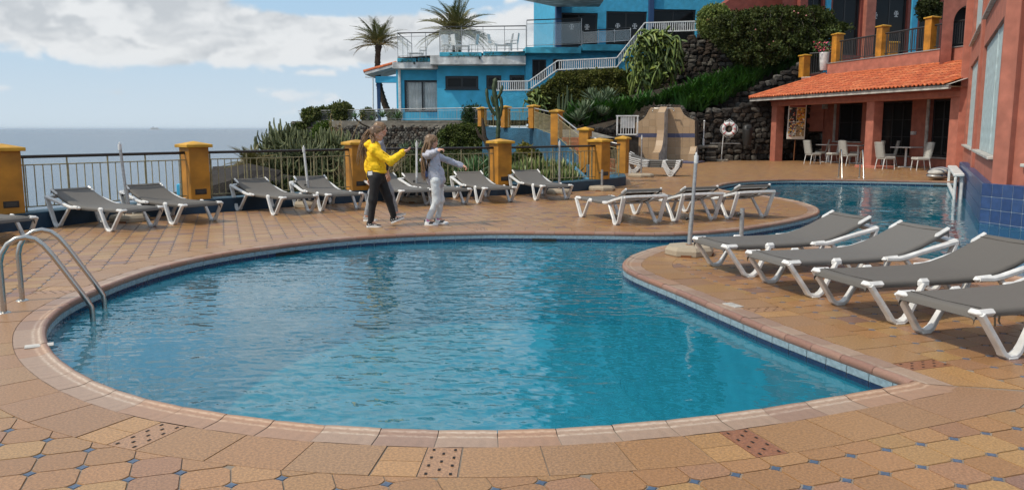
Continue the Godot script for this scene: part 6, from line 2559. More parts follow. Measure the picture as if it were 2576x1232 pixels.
func tint(c: Color, v: float) -> Color:
	var k := rr(1.0 - v, 1.0 + v)
	return Color(c.r * k * rr(.9, 1.12), c.g * k, c.b * k * rr(.8, 1.2))

# foliage that fills the skin of a lumpy ellipsoid
func bush(called: String, label: String, cat: String, cen: Vector3, r: Vector3, n: int, leaf: float, c: Color, group := "", slim := .32, trunk := 0.0, lumps := .22) -> Node3D:
	var o := thing(called, label, cat, cen - UP * (r.y * .9 + trunk), 0, group)
	var cl := leaf_clump(9, leaf, slim, leaf * .9)
	var list := []
	var cols := PackedColorArray()
	for k in n:
		var d := Vector3(rr(-1, 1), rr(-.75, 1), rr(-1, 1)).normalized()
		var l := 1.0 + noise.get_noise_3d(d.x * 1.7 + cen.x, d.y * 1.7, d.z * 1.7 + cen.z) * lumps * 2.0
		var p := d * r * l * pow(rr(.5, 1.0), .35) + UP * (r.y * .9 + trunk)
		list.append(Transform3D(Basis(Vector3(rr(-1, 1), rr(-1, 1), rr(-1, 1)).normalized(), rr(0, TAU)), p))
		cols.append(tint(c, .35))
	multi("foliage", cl, M.leaf, list, o, cols)
	var s := MB.new()
	for k in 5:
		var e := Vector3(rr(-.5, .5) * r.x, r.y * .9 + trunk, rr(-.5, .5) * r.z)
		s.tube([Vector3(rr(-.08, .08), 0, rr(-.08, .08)), e * .6, e], [.05, .035, .015], 6)
	put("stems", s, M.bark, o)
	return o

func inside(poly: Array) -> Vector2:
	var lo := Vector2(1e9, 1e9)
	var hi := -lo
	var pp := PackedVector2Array()
	for p in poly:
		var q := Vector2(p[0], p[1])
		pp.append(q); lo = lo.min(q); hi = hi.max(q)
	for k in 200:
		var q := Vector2(rr(lo.x, hi.x), rr(lo.y, hi.y))
		if Geometry2D.is_point_in_polygon(q, pp): return q
	return (lo + hi) * .5

# a curtain of leaves over a slope or a wall; where: outline seen from the terrace, depth(x, y) its distance
func curtain(called: String, label: String, cat: String, poly: Array, depth: Callable, n: int, clump: ArrayMesh, c: Color, v: float, rough: float, material: Material, upright := false) -> Node3D:
	var o := thing(called, label, cat)
	var list := []
	var cols := PackedColorArray()
	for k in n:
		var q := inside(poly)
		var d: float = depth.call(q.x, q.y)
		var b := noise.get_noise_2d(q.x * .035, q.y * .035)
		var p := at(q.x, q.y, d - b * rough - rr(0, rough * .5))
		var bas := Basis(UP, rr(0, TAU)) if upright else Basis(Vector3(rr(-1, 1), rr(-1, 1), rr(-1, 1)).normalized(), rr(0, TAU))
		list.append(Transform3D(bas * Basis.from_scale(Vector3.ONE * rr(.75, 1.25)), p))
		cols.append(tint(c, v))
	multi("foliage", clump, material, list, o, cols)
	return o

func blade_tuft(n: int, l: float, w: float, droop: float) -> ArrayMesh:
	var m := MB.new()
	for k in n:
		var a := TAU * k / n + rr(-.3, .3)
		var d := Vector3(cos(a), 0, sin(a))
		var s := Vector3(-sin(a), 0, cos(a))
		var ll := l * rr(.7, 1.15)
		var lean := rr(.25, .8)
		var g := rr(.75, 1.25)
		m.col = Color(g, g, g)
		var prev := []
		for j in 5:
			var t := j / 4.0
			var p := d * ll * lean * t + UP * ll * (t * 1.1 - t * t * droop * lean)
			var ww := w * (1.0 - t * t) * .5 + .002
			var e := [p - s * ww, p + s * ww]
			if j > 0: m.quad(prev[0], prev[1], e[1], e[0])
			prev = e
	return m.mesh()

func fat_leaf(l: float, w: float, curl: float, thick := .10) -> ArrayMesh:      # a succulent leaf that starts at the origin and points along +x
	var rows := []
	for i in 7:
		var t := i / 6.0
		var ww := w * .5 * (sin(PI * pow(t, .62) * .93 + .14) if t < 1.0 else .02)
		var c := Vector3(l * t, l * curl * t * t, 0)
		var row := PackedVector3Array()
		for k in 7:
			var a := TAU * (k % 6) / 6.0
			row.append(c + Vector3(0, sin(a) * ww * thick * 2.0 + absf(cos(a)) * ww * .35, cos(a) * ww))
		rows.append(row)
	var m := MB.new()
	m.grid(rows, false)
	return m.mesh()

func rosette(called: String, label: String, cat: String, p: Vector3, n: int, meshes: Array, mats: Array, size: float, group: String, flat := .2) -> Node3D:
	var o := thing(called, label, cat, p, rr(0, TAU), group)
	for k in n:
		var t := float(k) / n
		var a := k * 2.39996
		var e := lerpf(flat, 1.35, t)
		var bas := Basis(UP, a) * Basis(Vector3(0, 0, 1), e) * Basis.from_scale(Vector3.ONE * size * lerpf(1.0, .6, t) * rr(.85, 1.1))
		put("leaf", meshes[k % meshes.size()], mats[k % mats.size()], o).transform = Transform3D(bas, UP * t * size * .1)
	return o

func frond(l: float, arch: float, seed_: int) -> ArrayMesh:
	var m := MB.new()
	var r := RandomNumberGenerator.new()
	r.seed = seed_
	var path := []
	for i in 13:
		var t := i / 12.0
		path.append(Vector3(l * (t - .10 * arch * t * t), l * (.30 * t - arch * t * t * .62), l * .02 * sin(t * 5.0 + seed_)))
	m.col = Color(.9, .85, .6)
	var rad := []
	for i in 13: rad.append(lerpf(.035, .006, i / 12.0) * l / 2.5)
	m.tube(path, rad, 5, false)
	var n := 34
	for k in n:
		var t := .10 + .88 * k / n
		var f := t * 12.0
		var i := mini(int(f), 11)
		var p: Vector3 = path[i].lerp(path[i + 1], f - i)
		var d: Vector3 = (path[i + 1] - path[i]).normalized()
		var ll := l * .26 * sin(PI * pow(t, .55) * .86 + .3) * r.randf_range(.8, 1.1)
		for s in [-1, 1]:
			var out := (d * .75 + Vector3(0, .28 + r.randf_range(-.15, .15), s * .8)).normalized()
			var tip := p + out * ll + Vector3(0, -ll * r.randf_range(.05, .28), 0)
			var w := Vector3(0, 1, 0).cross(out).normalized() * ll * .04 + d * ll * .025
			var g := r.randf_range(.7, 1.25)
			m.col = Color(g, g, g * .9)
			var mid := p + out * ll * .5 + UP * ll * .02
			m.tri(p, mid - w, mid + w)
			m.tri(mid - w, tip, mid + w)
	return m.mesh()

func palm(label: String, foot: Vector3, head: Vector3, bend: Vector3, l: float, n: int, low: float, r0: float) -> void:
	var o := thing("palm_tree", label, "palm tree", foot, 0, "palms beside the blue house")
	var t := MB.new()
	var path := []
	var rad := []
	var h := head - foot
	for i in 41:
		var f := i / 40.0
		path.append(h * f + bend * sin(PI * f))
		rad.append(r0 * lerpf(1.0, .78, f) * (1.0 + (.07 if i % 2 else -.05)) * (1.25 if f > .93 else 1.0))
	t.tube(path, rad, 12)
	var tr := put("trunk", t, M.bark, o)
	var bt := MB.new()
	for k in 150:
		var f := rr(.05, 1.0)
		var a := rr(0, TAU)
		var i := mini(int(f * 40), 39)
		var p: Vector3 = path[i] + Vector3(cos(a), 0, sin(a)) * rad[i] * .95
		bt.box(p, Vector3(.09, .10, .09) * r0 * 3.4, Basis(UP, -a) * Basis(Vector3(0, 0, 1), -.5))
	stuff(put("leaf_bases", bt, M.bark, tr))
	var kinds := []
	for k in 5: kinds.append(frond(l, [.5, .75, 1.0, .65, .9][k], k + 3))
	var green := mat("palm_leaf", lin(.105, .112, .036), .55)
	var olive := mat("palm_leaf_olive", lin(.165, .150, .060), .6)
	var dry := mat("palm_leaf_dry", lin(.20, .15, .07), .8)
	for mm in [green, olive]:
		mm.vertex_color_use_as_albedo = true
		mm.backlight_enabled = true
		mm.backlight = lin(.16, .18, .05)
	dry.vertex_color_use_as_albedo = true
	for k in n:
		var f := float(k) / n
		var a := k * 2.39996 + rr(-.2, .2)
		var e := lerpf(1.28, low, pow(f, .8)) + rr(-.12, .12)
		var bas := Basis(UP, a) * Basis(Vector3(0, 0, 1), e) * Basis(Vector3.RIGHT, rr(-.4, .4)) * Basis.from_scale(Vector3.ONE * rr(.85, 1.08))
		var mm: Material = green if f < .4 and k % 3 else (dry if f > .9 and k % 2 else olive)
		put("frond", kinds[(k * 3) % 5], mm, o).transform = Transform3D(bas, h + Vector3(cos(a), 0, -sin(a)) * r0 * .5)

func stem_mesh(l: float, r: float, curve: float, seed_: int) -> ArrayMesh:      # a winged cactus stem that leaves along +x and hangs down
	var m := MB.new()
	var rows := []
	for i in 15:
		var t := i / 14.0
		var p := Vector3(l * (.75 * t - .35 * t * t * curve), l * (.28 * t - .95 * curve * t * t), l * .08 * sin(t * 4.0 + seed_))
		var row := PackedVector3Array()
		var rr_ := r * (1.0 + .22 * (i % 2)) * (1.0 if i < 14 else .3)
		for k in 7:
			var a := TAU * (k % 6) / 6.0
			var q := rr_ * (1.0 if k % 2 == 0 else .42)
			row.append(p + Vector3(0, cos(a) * q, sin(a) * q))
		rows.append(row)
	m.grid(rows, true)
	return m.mesh()

func candelabra(seed_: int) -> ArrayMesh:      # a spiny shrub's branch: a few stems that curve up like horns
	var m := MB.new()
	var r := RandomNumberGenerator.new()
	r.seed = seed_
	for k in 5:
		var a := r.randf_range(0, TAU)
		var d := Vector3(cos(a), 0, sin(a))
		var l := r.randf_range(.30, .50)
		var g := r.randf_range(.75, 1.25)
		m.col = Color(g, g, g)
		var w := r.randf_range(.024, .034)
		m.tube([Vector3.ZERO, d * l * .45 + UP * l * .06, d * l * .8 + UP * l * .3, d * l * .92 + UP * l * .66, d * l * .88 + UP * l * .95], [w, w * 1.1, w * 1.1, w, w * .5], 6)
	return m.mesh()

func plants() -> void:
	palm("left slender palm with a curved trunk beside the porch", at(985, 304, 60.0), at(952, 113, 60.0), Vector3(-.45, 0, 0), 2.45, 34, -.16, .24)
	palm("taller bushy palm standing behind the glass railing", at(1148, 304, 64.0), at(1148, 82, 64.0), Vector3(0, 0, 0), 3.3, 50, -.5, .42)
	# upper terrace: clipped bushes
	var rb := [[786, 291, 54.2, .68, .46, "low clipped bush at the seaward end of the terrace railing"], [822, 286, 54.6, .60, .46, "dark clipped bush, second from the sea, behind the railing"], [846, 283, 53.8, .46, .50, "clipped bush wedged between two rounder ones"], [862, 284, 52.8, .58, .60, "largest clipped bush at the bend of the terrace railing"],
		[925, 291, 52.0, .45, .36, "small round bush left of the porch column"], [992, 291, 52.0, .35, .34, "small round bush at the corner of the blue house"]]
	for q in rb: bush("clipped_bush", q[5], "bush", at(q[0], q[1], q[2]), Vector3(q[3], q[4], q[3] * .9), int(520 * q[3]), .15, Color(.095, .110, .034), "clipped bushes on the upper terrace", .34, .25, .12)
	# topiary ball and the big hedge
	bush("topiary_ball", "round pale green topiary bush at the end of the white rail", "bush", at(1797, 54, 48.0), Vector3(1.0, 1.0, 1.0), 900, .12, Color(.15, .19, .055), "", .3, .0, .05)
	var small := leaf_clump(10, .15, .34, .17)
	var tiny := leaf_clump(10, .11, .4, .13)
	curtain("big_hedge", "large dark loose hedge above the green planting", "hedge", [[1790, 60], [1850, 34], [1960, 24], [2060, 22], [2090, 36], [2100, 60], [2140, 70], [2080, 100], [2010, 125], [1960, 150], [1900, 165], [1850, 150], [1820, 120], [1790, 96]], func(x, y): return 46.6 + (y - 30) * -.004, 5200, small, Color(.062, .080, .024), .5, 1.5, M.leaf)
	var tw := thing("hedge_twigs", "grey twigs and few pink blossoms showing on the dark hedge", "branches")
	for k in 36:
		var q := inside([[1830, 45], [2080, 32], [2060, 95], [1900, 150], [1830, 110]])
		var p := at(q.x, q.y, 45.6)
		var m := MB.new()
		m.tube([p + Vector3(0, -.4, .1), p + Vector3(rr(-.15, .15), 0, .25), p + Vector3(rr(-.3, .3), .35, .1)], [.016, .012, .006], 4, false)
		put("twig", m, M.cement if k % 3 == 0 else M.bark, tw)
	for k in 7:
		var q := inside([[1850, 30], [2080, 26], [2000, 130], [1880, 150]])
		var m := MB.new()
		m.ball(at(q.x, q.y, 45.1), Vector3(.045, .04, .045), Basis(), 4)
		put("blossom", m, M.blossom if M.has("blossom") else mat("blossom", lin(.55, .24, .22), .7), tw)
	# agapanthus bed on the slope
	var agd := func(x: float, y: float) -> float: return lerpf(41.8, 47.0, clampf((x - 1440) / 560.0, 0, 1)) + (290 - y - (x - 1450) * .22) * .035
	curtain("agapanthus_bed", "bed of bright green strap leaves sloping up behind the shower", "ground cover", [[1425, 318], [1432, 296], [1480, 282], [1560, 272], [1640, 262], [1700, 243], [1760, 222], [1840, 192], [1920, 168], [1990, 132], [2060, 120], [2040, 148], [2000, 172], [1930, 198], [1870, 236], [1800, 268], [1765, 286], [1690, 268], [1620, 270], [1585, 298], [1520, 306], [1460, 322]], agd, 760, blade_tuft(10, .95, .11, 1.0), Color(.045, .112, .026), .5, .35, M.leaf, true)
	curtain("bed_edge", "looser green strap leaves under the hedge by the flower pot", "ground cover", [[1900, 165], [1960, 148], [2030, 120], [2090, 128], [2070, 150], [1990, 150], [1920, 180]], agd, 260, blade_tuft(11, .7, .05, .8), Color(.05, .12, .028), .35, .3, M.leaf, true)
	# slope under the bed
	var sl := MB.new()
	var rows := []
	for k in 2:
		var row := PackedVector3Array()
		for i in 9:
			var x := 1400.0 + i * 85.0
			var y := 318.0 - i * 20.0
			row.append(at(x, y - 34.0 * k + (18.0 if k == 0 else 0.0), agd.call(x, y) + .55 + 1.1 * k))
		rows.append(row)
	sl.grid(rows, false)
	setting(put("planted_slope", sl, M.soil))
	# ivy
	curtain("ivy_wall", "wall of yellowish green ivy below the white level rail", "ivy", [[1330, 232], [1352, 228], [1408, 186], [1480, 178], [1555, 176], [1600, 190], [1610, 230], [1575, 262], [1500, 270], [1440, 276], [1400, 292], [1372, 270], [1340, 262]], func(x, y): return 50.0, 5200, tiny, Color(.100, .108, .026), .5, .55, M.leaf)
	var iw := MB.new()
	iw.cquad(at(1325, 300, 50.3), at(1660, 290, 50.3), at(1660, 182, 50.3), at(1402, 180, 50.3), at(1500, 230, 60))
	tag(put("ivy_backing_wall", iw, M.lava), "dark garden wall almost wholly covered by ivy", "wall")
	curtain("terrace_ivy", "dark ivy hanging over the right end of the grey terrace wall", "ivy", [[1095, 372], [1102, 340], [1130, 318], [1205, 316], [1214, 345], [1212, 380], [1150, 384]], func(x, y): return 46.0 - (x - 1150) * .006, 1700, tiny, Color(.075, .098, .026), .45, .6, M.leaf)
	curtain("corner_ivy", "ivy clump at the seaward corner of the grey terrace wall", "ivy", [[733, 340], [736, 312], [775, 310], [782, 330], [760, 352]], func(x, y): return 54.2, 420, tiny, Color(.07, .085, .026), .45, .5, M.leaf)
	curtain("wall_creeper", "bright green creeper on the grey terrace wall behind the reeds", "creeper", [[782, 372], [786, 330], [800, 312], [828, 308], [838, 336], [842, 380], [810, 400]], func(x, y): return 51.0, 1100, tiny, Color(.075, .115, .022), .45, .7, M.leaf)
	# garden undergrowth beyond the fence
	curtain("undergrowth", "dark mixed undergrowth filling the garden below the fence", "undergrowth", [[640, 470], [660, 440], [700, 410], [780, 392], [880, 390], [1000, 392], [1100, 390], [1212, 388], [1230, 420], [1250, 470], [1100, 482], [900, 492], [760, 498], [660, 500]], func(x, y): return lerpf(46.0, 25.5, clampf((y - 366) / 110.0, 0, 1)), 3600, leaf_clump(10, .2, .22, .25), Color(.055, .068, .026), .55, 1.2, M.leaf)
	curtain("dry_undergrowth", "dry brown stalks in the garden behind the walkers", "undergrowth", [[820, 398], [900, 398], [960, 404], [1000, 430], [980, 480], [880, 486], [820, 440]], func(x, y): return lerpf(42.0, 26.0, clampf((y - 366) / 110.0, 0, 1)), 420, blade_tuft(9, .8, .03, .5), Color(.15, .115, .055), .4, .6, M.leaf_dull, true)
	# spiny shrub with horn-like stems
	var kinds := []
	for k in 7: kinds.append(candelabra(k + 40))
	var sp := [mat("spine_stem", lin(.105, .125, .048), .6), mat("spine_stem_b", lin(.09, .105, .042), .6), mat("spine_stem_c", lin(.145, .16, .068), .6)]
	for m in sp: m.vertex_color_use_as_albedo = true
	var sh := thing("spiny_shrub", "big olive shrub of upturned horn-like stems behind the railing", "shrub", at(760, 480, 28.0))
	var sc := at(760, 480, 28.0)
	var outline := [[664, 460], [660, 420], [668, 388], [690, 345], [712, 336], [735, 350], [760, 340], [790, 352], [800, 372], [830, 352], [862, 356], [868, 390], [850, 440], [840, 470], [740, 478]]
	for k in 210:
		var q := inside(outline)
		var p := at(q.x, q.y, 28.0 - rr(-.9, 1.0) * clampf((q.y - 330) / 60.0, .25, 1.0)) - sc
		put("branch", kinds[k % 7], sp[rng.randi() % 3], sh).transform = Transform3D(Basis(UP, rr(0, TAU)) * Basis(Vector3.RIGHT, rr(-.35, .35)) * Basis.from_scale(Vector3.ONE * rr(.8, 1.25)), p)
	var st := MB.new()
	for k in 46:
		var q := inside(outline)
		var p := at(q.x, q.y, 28.2 + rr(-.5, .6)) - sc
		st.tube([Vector3(p.x * .35, 0, 0), Vector3(p.x * .75, p.y * .5, p.z * .6), p], [.035, .025, .018], 5, false)
	stuff(put("stems", st, sp[1], sh))
	# dwarf palm
	var dp := thing("dwarf_palm", "dwarf palm with arching dusty fronds left of the spiny shrub", "palm", at(632, 470, 26.5))
	var df := []
	for k in 3: df.append(frond(1.15, [.6, 1.0, 1.3][k], k + 20))
	for k in 34:
		var f := k / 34.0
		put("frond", df[k % 3], M.palm_leaf_olive if k % 4 else M.palm_leaf_dry, dp).transform = Transform3D(Basis(UP, k * 2.4) * Basis(Vector3(0, 0, 1), lerpf(1.35, -.15, f)) * Basis.from_scale(Vector3.ONE * rr(.8, 1.1)), UP * .55)
	var dt := MB.new()
	dt.tube([Vector3(0, -1.6, 0), Vector3(0, .5, 0)], [.2, .16], 10)
	put("trunk", dt, M.bark, dp)
	# reed plume
	var rp := thing("reed_clump", "tall dry tan reeds with plumes in front of the grey stone wall", "reeds", at(845, 440, 36.0))
	var rc := at(845, 440, 36.0)
	for k in 46:
		var x0 := 845.0 + rr(-14, 18)
		var top := at(x0 + rr(-16, 24), rr(282, 390), 36.0 + rr(-.4, .4)) - rc
		var bs := Vector3(rr(-.25, .25), -.6, rr(-.2, .2))
		var m := MB.new()
		m.tube([bs, bs.lerp(top, .6) + Vector3(.02, .05, 0), top], [.012, .01, .005], 4, false)
		for j in 26:
			var t := rr(.3, 1.0)
			var p := bs.lerp(top, t)
			var d := Vector3(rr(-1, 1), rr(.1, 1.2), rr(-1, 1)).normalized() * rr(.06, .15)
			m.tri(p, p + d + Vector3(.012, 0, 0), p + d * .9 - Vector3(.014, 0, 0))
		put("reed", m, M.reed if M.has("reed") else mat("reed", lin(.30, .215, .105), .8), rp)
	for q in [[1075, 400, 1262, 238]]:
		var m := MB.new()
		m.tube([rc * 0.0, Vector3(1.2, 2.6, 0)], .012, 4, false)
		put("reed", m, M.reed, rp)
	# agaves
	var ag := [fat_leaf(1.0, .17, .10, .08), fat_leaf(1.0, .19, .22, .08), fat_leaf(1.0, .16, -.05, .08)]
	var agm := [mat("agave", lin(.10, .155, .082), .5, "mottle", 2.0), mat("agave_b", lin(.135, .19, .095), .5, "mottle", 2.0)]
	var agg := [mat("agave_green", lin(.075, .165, .055), .5, "mottle", 2.0), mat("agave_green_b", lin(.11, .21, .07), .5, "mottle", 2.0)]
	var pale := [mat("rosette_pale", lin(.17, .235, .06), .5, "mottle", 2.0), mat("rosette_pale_b", lin(.225, .28, .075), .5, "mottle", 2.0), mat("rosette_pale_c", lin(.125, .19, .06), .5, "mottle", 2.0)]
	var k0 := [[1048, 385, 42.0, .95, "grey agave in front of the stone wall, seen between the girls"], [1092, 380, 41.0, .85, "grey agave in front of the stone wall, right of the other one"], [1020, 382, 40.0, .7, "small grey agave low in the garden behind the walkers"]]
	for q in k0: rosette("agave", q[4], "agave", at(q[0], q[1], q[2]), 26, ag, agm, q[3], "grey agaves by the stone wall")
	var k1 := [[1195, 436, 27.0, .85, "large green agave left of a yellow post, behind the railing"], [1232, 424, 29.0, .8, "green agave close behind the yellow post"], [1170, 448, 26.0, .7, "green agave low behind the loungers"], [1214, 456, 25.5, .6, "small green agave under the railing"]]
	for q in k1: rosette("agave", q[4], "agave", at(q[0], q[1], q[2]), 26, ag, agg, q[3], "green agaves behind the railing")
	var k2 := [[1470, 288, 40.8, .95, "soft grey-green agave lowest on the slope by the ivy"], [1505, 268, 42.5, 1.0, "big soft agave in the middle of the slope"], [1530, 252, 43.5, .95, "soft agave below the hanging cactus"], [1490, 250, 44.0, .85, "soft agave against the ivy wall"], [1455, 306, 40.0, .8, "soft agave at the top of the stair wall"], [1545, 275, 42.2, .8, "soft agave beside the strap-leaf bed"], [1515, 292, 41.0, .7, "small soft agave in the strap-leaf bed"]]
	var soft := [fat_leaf(1.0, .26, .12, .08), fat_leaf(1.0, .28, .3, .08)]
	for q in k2: rosette("soft_agave", q[4], "agave", at(q[0], q[1], q[2]), 30, soft, agm, q[3], "soft agaves on the slope")
	var k3 := [[893, 298, 48.5, .55, "dark aloe on a long bare stem over the stone wall"], [962, 296, 48.2, .7, "aloe rosette at the foot of the left palm"], [1000, 300, 48.0, .7, "aloe rosette right of the palm trunk"], [935, 303, 48.4, .45, "small aloe on the stone wall coping"]]
	for q in k3: rosette("aloe", q[4], "aloe", at(q[0], q[1], q[2]), 18, ag, agg, q[3], "aloes on the terrace wall")
	var ls := MB.new()
	ls.tube([at(893, 298, 48.5), at(910, 312, 48.4), at(932, 322, 48.6)], .05, 6)
	tag(put("leaning_aloe", ls, M.bark), "bare curved aloe stem leaning over the stone wall coping", "aloe")
	# pale rosettes behind the right hand railing
	var fat := [fat_leaf(1.0, .30, .35, .10), fat_leaf(1.0, .33, .5, .10)]
	var bn := ["farthest left in the back row", "second from the left in the back row", "third from the left in the back row", "just left of the pole, back row", "behind the pole, back row", "just right of the pole, back row", "third from the right in the back row", "second from the right in the back row", "farthest right in the back row",
		"farthest left in the front row", "second from the left in the front row", "third from the left in the front row", "just left of the pole, front row", "behind the pole, front row", "just right of the pole, front row", "third from the right in the front row", "second from the right in the front row", "farthest right in the front row"]
	for k in 18:
		var i := k % 9
		var q := Vector2(1290 + i * 19.5 + rr(-4, 4), 441 + (k / 9) * 20 + rr(-5, 6) + maxf(0, i * 19.5 - 110) * .12)
		rosette("pale_rosette", "pale green succulent rosette behind the last railing, %s" % bn[k], "succulent", at(q.x, q.y, 25.2 - (k / 9) * 1.4), 17, fat, pale, rr(.44, .6), "pale succulent rosettes behind the last railing", .35)
	for q in [[1320, 398, 27.0, .26, .5, "upright yellow-green shrub against the blue stair wall", Color(.17, .15, .03)], [1302, 420, 26.5, .3, .42, "twiggy green shrub left of the yellow-green one", Color(.07, .09, .03)], [1268, 436, 26.8, .4, .3, "dark low shrub behind the yellow post", Color(.05, .07, .025)], [1345, 415, 28, .22, .5, "thin shrub climbing the blue stair wall", Color(.06, .08, .03)]]:
		bush("garden_shrub", q[5], "shrub", at(q[0], q[1], q[2]), Vector3(q[3], q[4], q[3]), 230, .09, q[6], "", .3, .1)
	# tree-like columnar cactus with a gnarled trunk
	var cc := at(1228, 400, 35.0)
	var cac := thing("columnar_cactus", "tall columnar cactus with a gnarled bare trunk before the blue stair wall", "cactus", cc)
	var cg := mat("cactus_green", lin(.055, .085, .035), .6, "mottle", 2.0)
	var arm := func(pts: Array, r: float) -> MB:
		var cv := Curve3D.new()
		for i in pts.size():
			var p := at(pts[i][0], pts[i][1], 35.0 + (pts[i][2] if pts[i].size() > 2 else 0.0)) - cc
			var a := at(pts[maxi(i - 1, 0)][0], pts[maxi(i - 1, 0)][1], 35.0) - cc
			var b := at(pts[mini(i + 1, pts.size() - 1)][0], pts[mini(i + 1, pts.size() - 1)][1], 35.0) - cc
			cv.add_point(p, (a - b) * .16, (b - a) * .16)
		var l := cv.get_baked_length()
		var rows2 := []
		var n := int(l / .09)
		for i in n + 1:
			var p := cv.sample_baked(l * i / n, true)
			var d := (cv.sample_baked(minf(l, l * i / n + .03), true) - cv.sample_baked(maxf(0, l * i / n - .03), true)).normalized()
			var ref := Vector3(0, 0, 1)
			var s := d.cross(ref).normalized()
			ref = s.cross(d)
			var row := PackedVector3Array()
			var k2_ := r * (1.0 + .12 * sin(i * 1.9)) * (1.0 if i < n else .3)
			for k in 11:
				var a := TAU * (k % 10) / 10.0
				row.append(p + (ref * cos(a) + s * sin(a)) * k2_ * (1.0 if k % 2 == 0 else .6))
			rows2.append(row)
		var m := MB.new()
		m.grid(rows2, true)
		return m
	for q in [[[[1252, 352], [1254, 300], [1249, 262], [1243, 225], [1247, 196]], .10], [[[1252, 310], [1262, 270], [1258, 240]], .075], [[[1247, 290], [1232, 268], [1226, 246], [1224, 222]], .07], [[[1247, 250], [1258, 236], [1264, 214]], .07], [[[1250, 270], [1240, 258], [1236, 240]], .06]]:
		put("arm", arm.call(q[0], q[1]), cg, cac)
	var tk := MB.new()
	tk.tube([at(1262, 470, 35) - cc, at(1242, 392, 35) - cc, at(1228, 365, 35) - cc, at(1218, 345, 35) - cc, at(1216, 318, 35) - cc, at(1213, 296, 35) - cc], [.16, .15, .14, .11, .08, .04], 9)
	tk.tube([at(1242, 392, 35) - cc, at(1250, 365, 35) - cc, at(1253, 345, 35) - cc], [.13, .11, .10], 9)
	tk.tube([at(1222, 355, 35) - cc, at(1205, 340, 35) - cc, at(1196, 318, 35) - cc], [.10, .07, .03], 7)
	put("trunk", tk, M.bark, cac)
	# hanging cactus on the hillside
	var hk := thing("hanging_cactus", "big tangle of drooping bright green cactus stems beside the dark wall", "cactus", at(1640, 150, 48.6))
	var hc := at(1640, 150, 48.6)
	var hm := [mat("pitaya", lin(.15, .22, .04), .5, "mottle", 1.5), mat("pitaya_b", lin(.22, .28, .05), .5, "mottle", 1.5), mat("pitaya_c", lin(.09, .14, .03), .5, "mottle", 1.5)]
	var sm := []
	for k in 8: sm.append(stem_mesh([1.2, 1.5, 1.1, 1.8, 1.3, 1.0, 1.6, 1.2][k], .075, [.4, .7, .2, 1.0, 1.2, .05, .85, .55][k], k))
	for k in 285:
		var q := inside([[1575, 190], [1590, 120], [1625, 85], [1665, 78], [1700, 100], [1712, 130], [1700, 170], [1660, 190], [1620, 215]])
		var p := at(q.x, q.y, 48.4 - .9 * maxf(0, 1.0 - pow((q.x - 1640) / 75.0, 2)) * rr(.3, 1.0)) - hc
		var side := (q.x - 1640.0) / 70.0
		put("stem", sm[rng.randi() % 8], hm[rng.randi() % 3], hk).transform = Transform3D(Basis(UP, -PI / 2 + rr(-1.4, 1.4) - side * .8) * Basis(Vector3(0, 0, 1), rr(-.2, .7) if q.y < 130 else rr(-1.0, .1)), p)
	var hb_ := leaf_clump(8, .5, .12, .5)
	var hl := []
	var hcol := PackedColorArray()
	for k in 170:
		var q := inside([[1585, 195], [1600, 130], [1635, 95], [1680, 95], [1705, 140], [1690, 175], [1640, 205]])
		hl.append(Transform3D(Basis(Vector3(rr(-1, 1), rr(-1, 1), rr(-1, 1)).normalized(), rr(0, TAU)), at(q.x, q.y, 48.7) - hc))
		hcol.append(tint(Color(.06, .09, .022), .4))
	multi("inner_foliage", hb_, M.leaf, hl, hk, hcol)
	var h2 := thing("trailing_cactus", "yellowish cactus stems trailing down the left edge of the ivy", "cactus", at(1340, 250, 49.6))
	var h2c := at(1340, 250, 49.6)
	for k in 34:
		var q := inside([[1322, 240], [1345, 222], [1368, 226], [1372, 262], [1340, 290]])
		put("stem", sm[rng.randi() % 8], hm[rng.randi() % 3], h2).transform = Transform3D(Basis(UP, -PI / 2 + rr(-1.4, 1.4)) * Basis(Vector3(0, 0, 1), rr(-1.3, .2)) * Basis.from_scale(Vector3.ONE * .8), at(q.x, q.y, 49.6) - h2c)
	for q in [[1413, 262, .9, "dark upright cactus column in front of the ivy"], [1437, 258, 1.1, "second dark cactus column before the ivy, next to the agaves"]]:
		var p := at(q[0], q[1] + 22, 48.8)
		var o := thing("cactus_column", q[3], "cactus", p, 0, "dark cactus columns before the ivy")
		for k in 4:
			var m := MB.new()
			var x := rr(-.25, .25)
			m.tube([Vector3(x * .4, -.3, 0), Vector3(x, q[2] * .5, rr(-.1, .1)), Vector3(x * 1.1, q[2] * rr(.9, 1.4), 0)], [.07, .08, .04], 7)
			put("column_stem", m, cg, o)
	# bracket plants at the foot of the left building wall
	bush("terrace_plant", "spiky dark plant at the right end of the upper terrace railing", "shrub", at(1188, 292, 47.5), Vector3(.45, .5, .4), 160, .28, Color(.045, .075, .03), "", .12, .1)
	curtain("balcony_plant", "leafy plant hanging under the hotel behind the balcony", "plant", [[2072, 55], [2080, 42], [2120, 42], [2130, 60], [2120, 80], [2080, 84]].map(func(p): return [p[0] + 240, p[1] - 36]), func(x, y): return 46.0, 420, small, Color(.04, .05, .018), .5, .5, M.leaf)


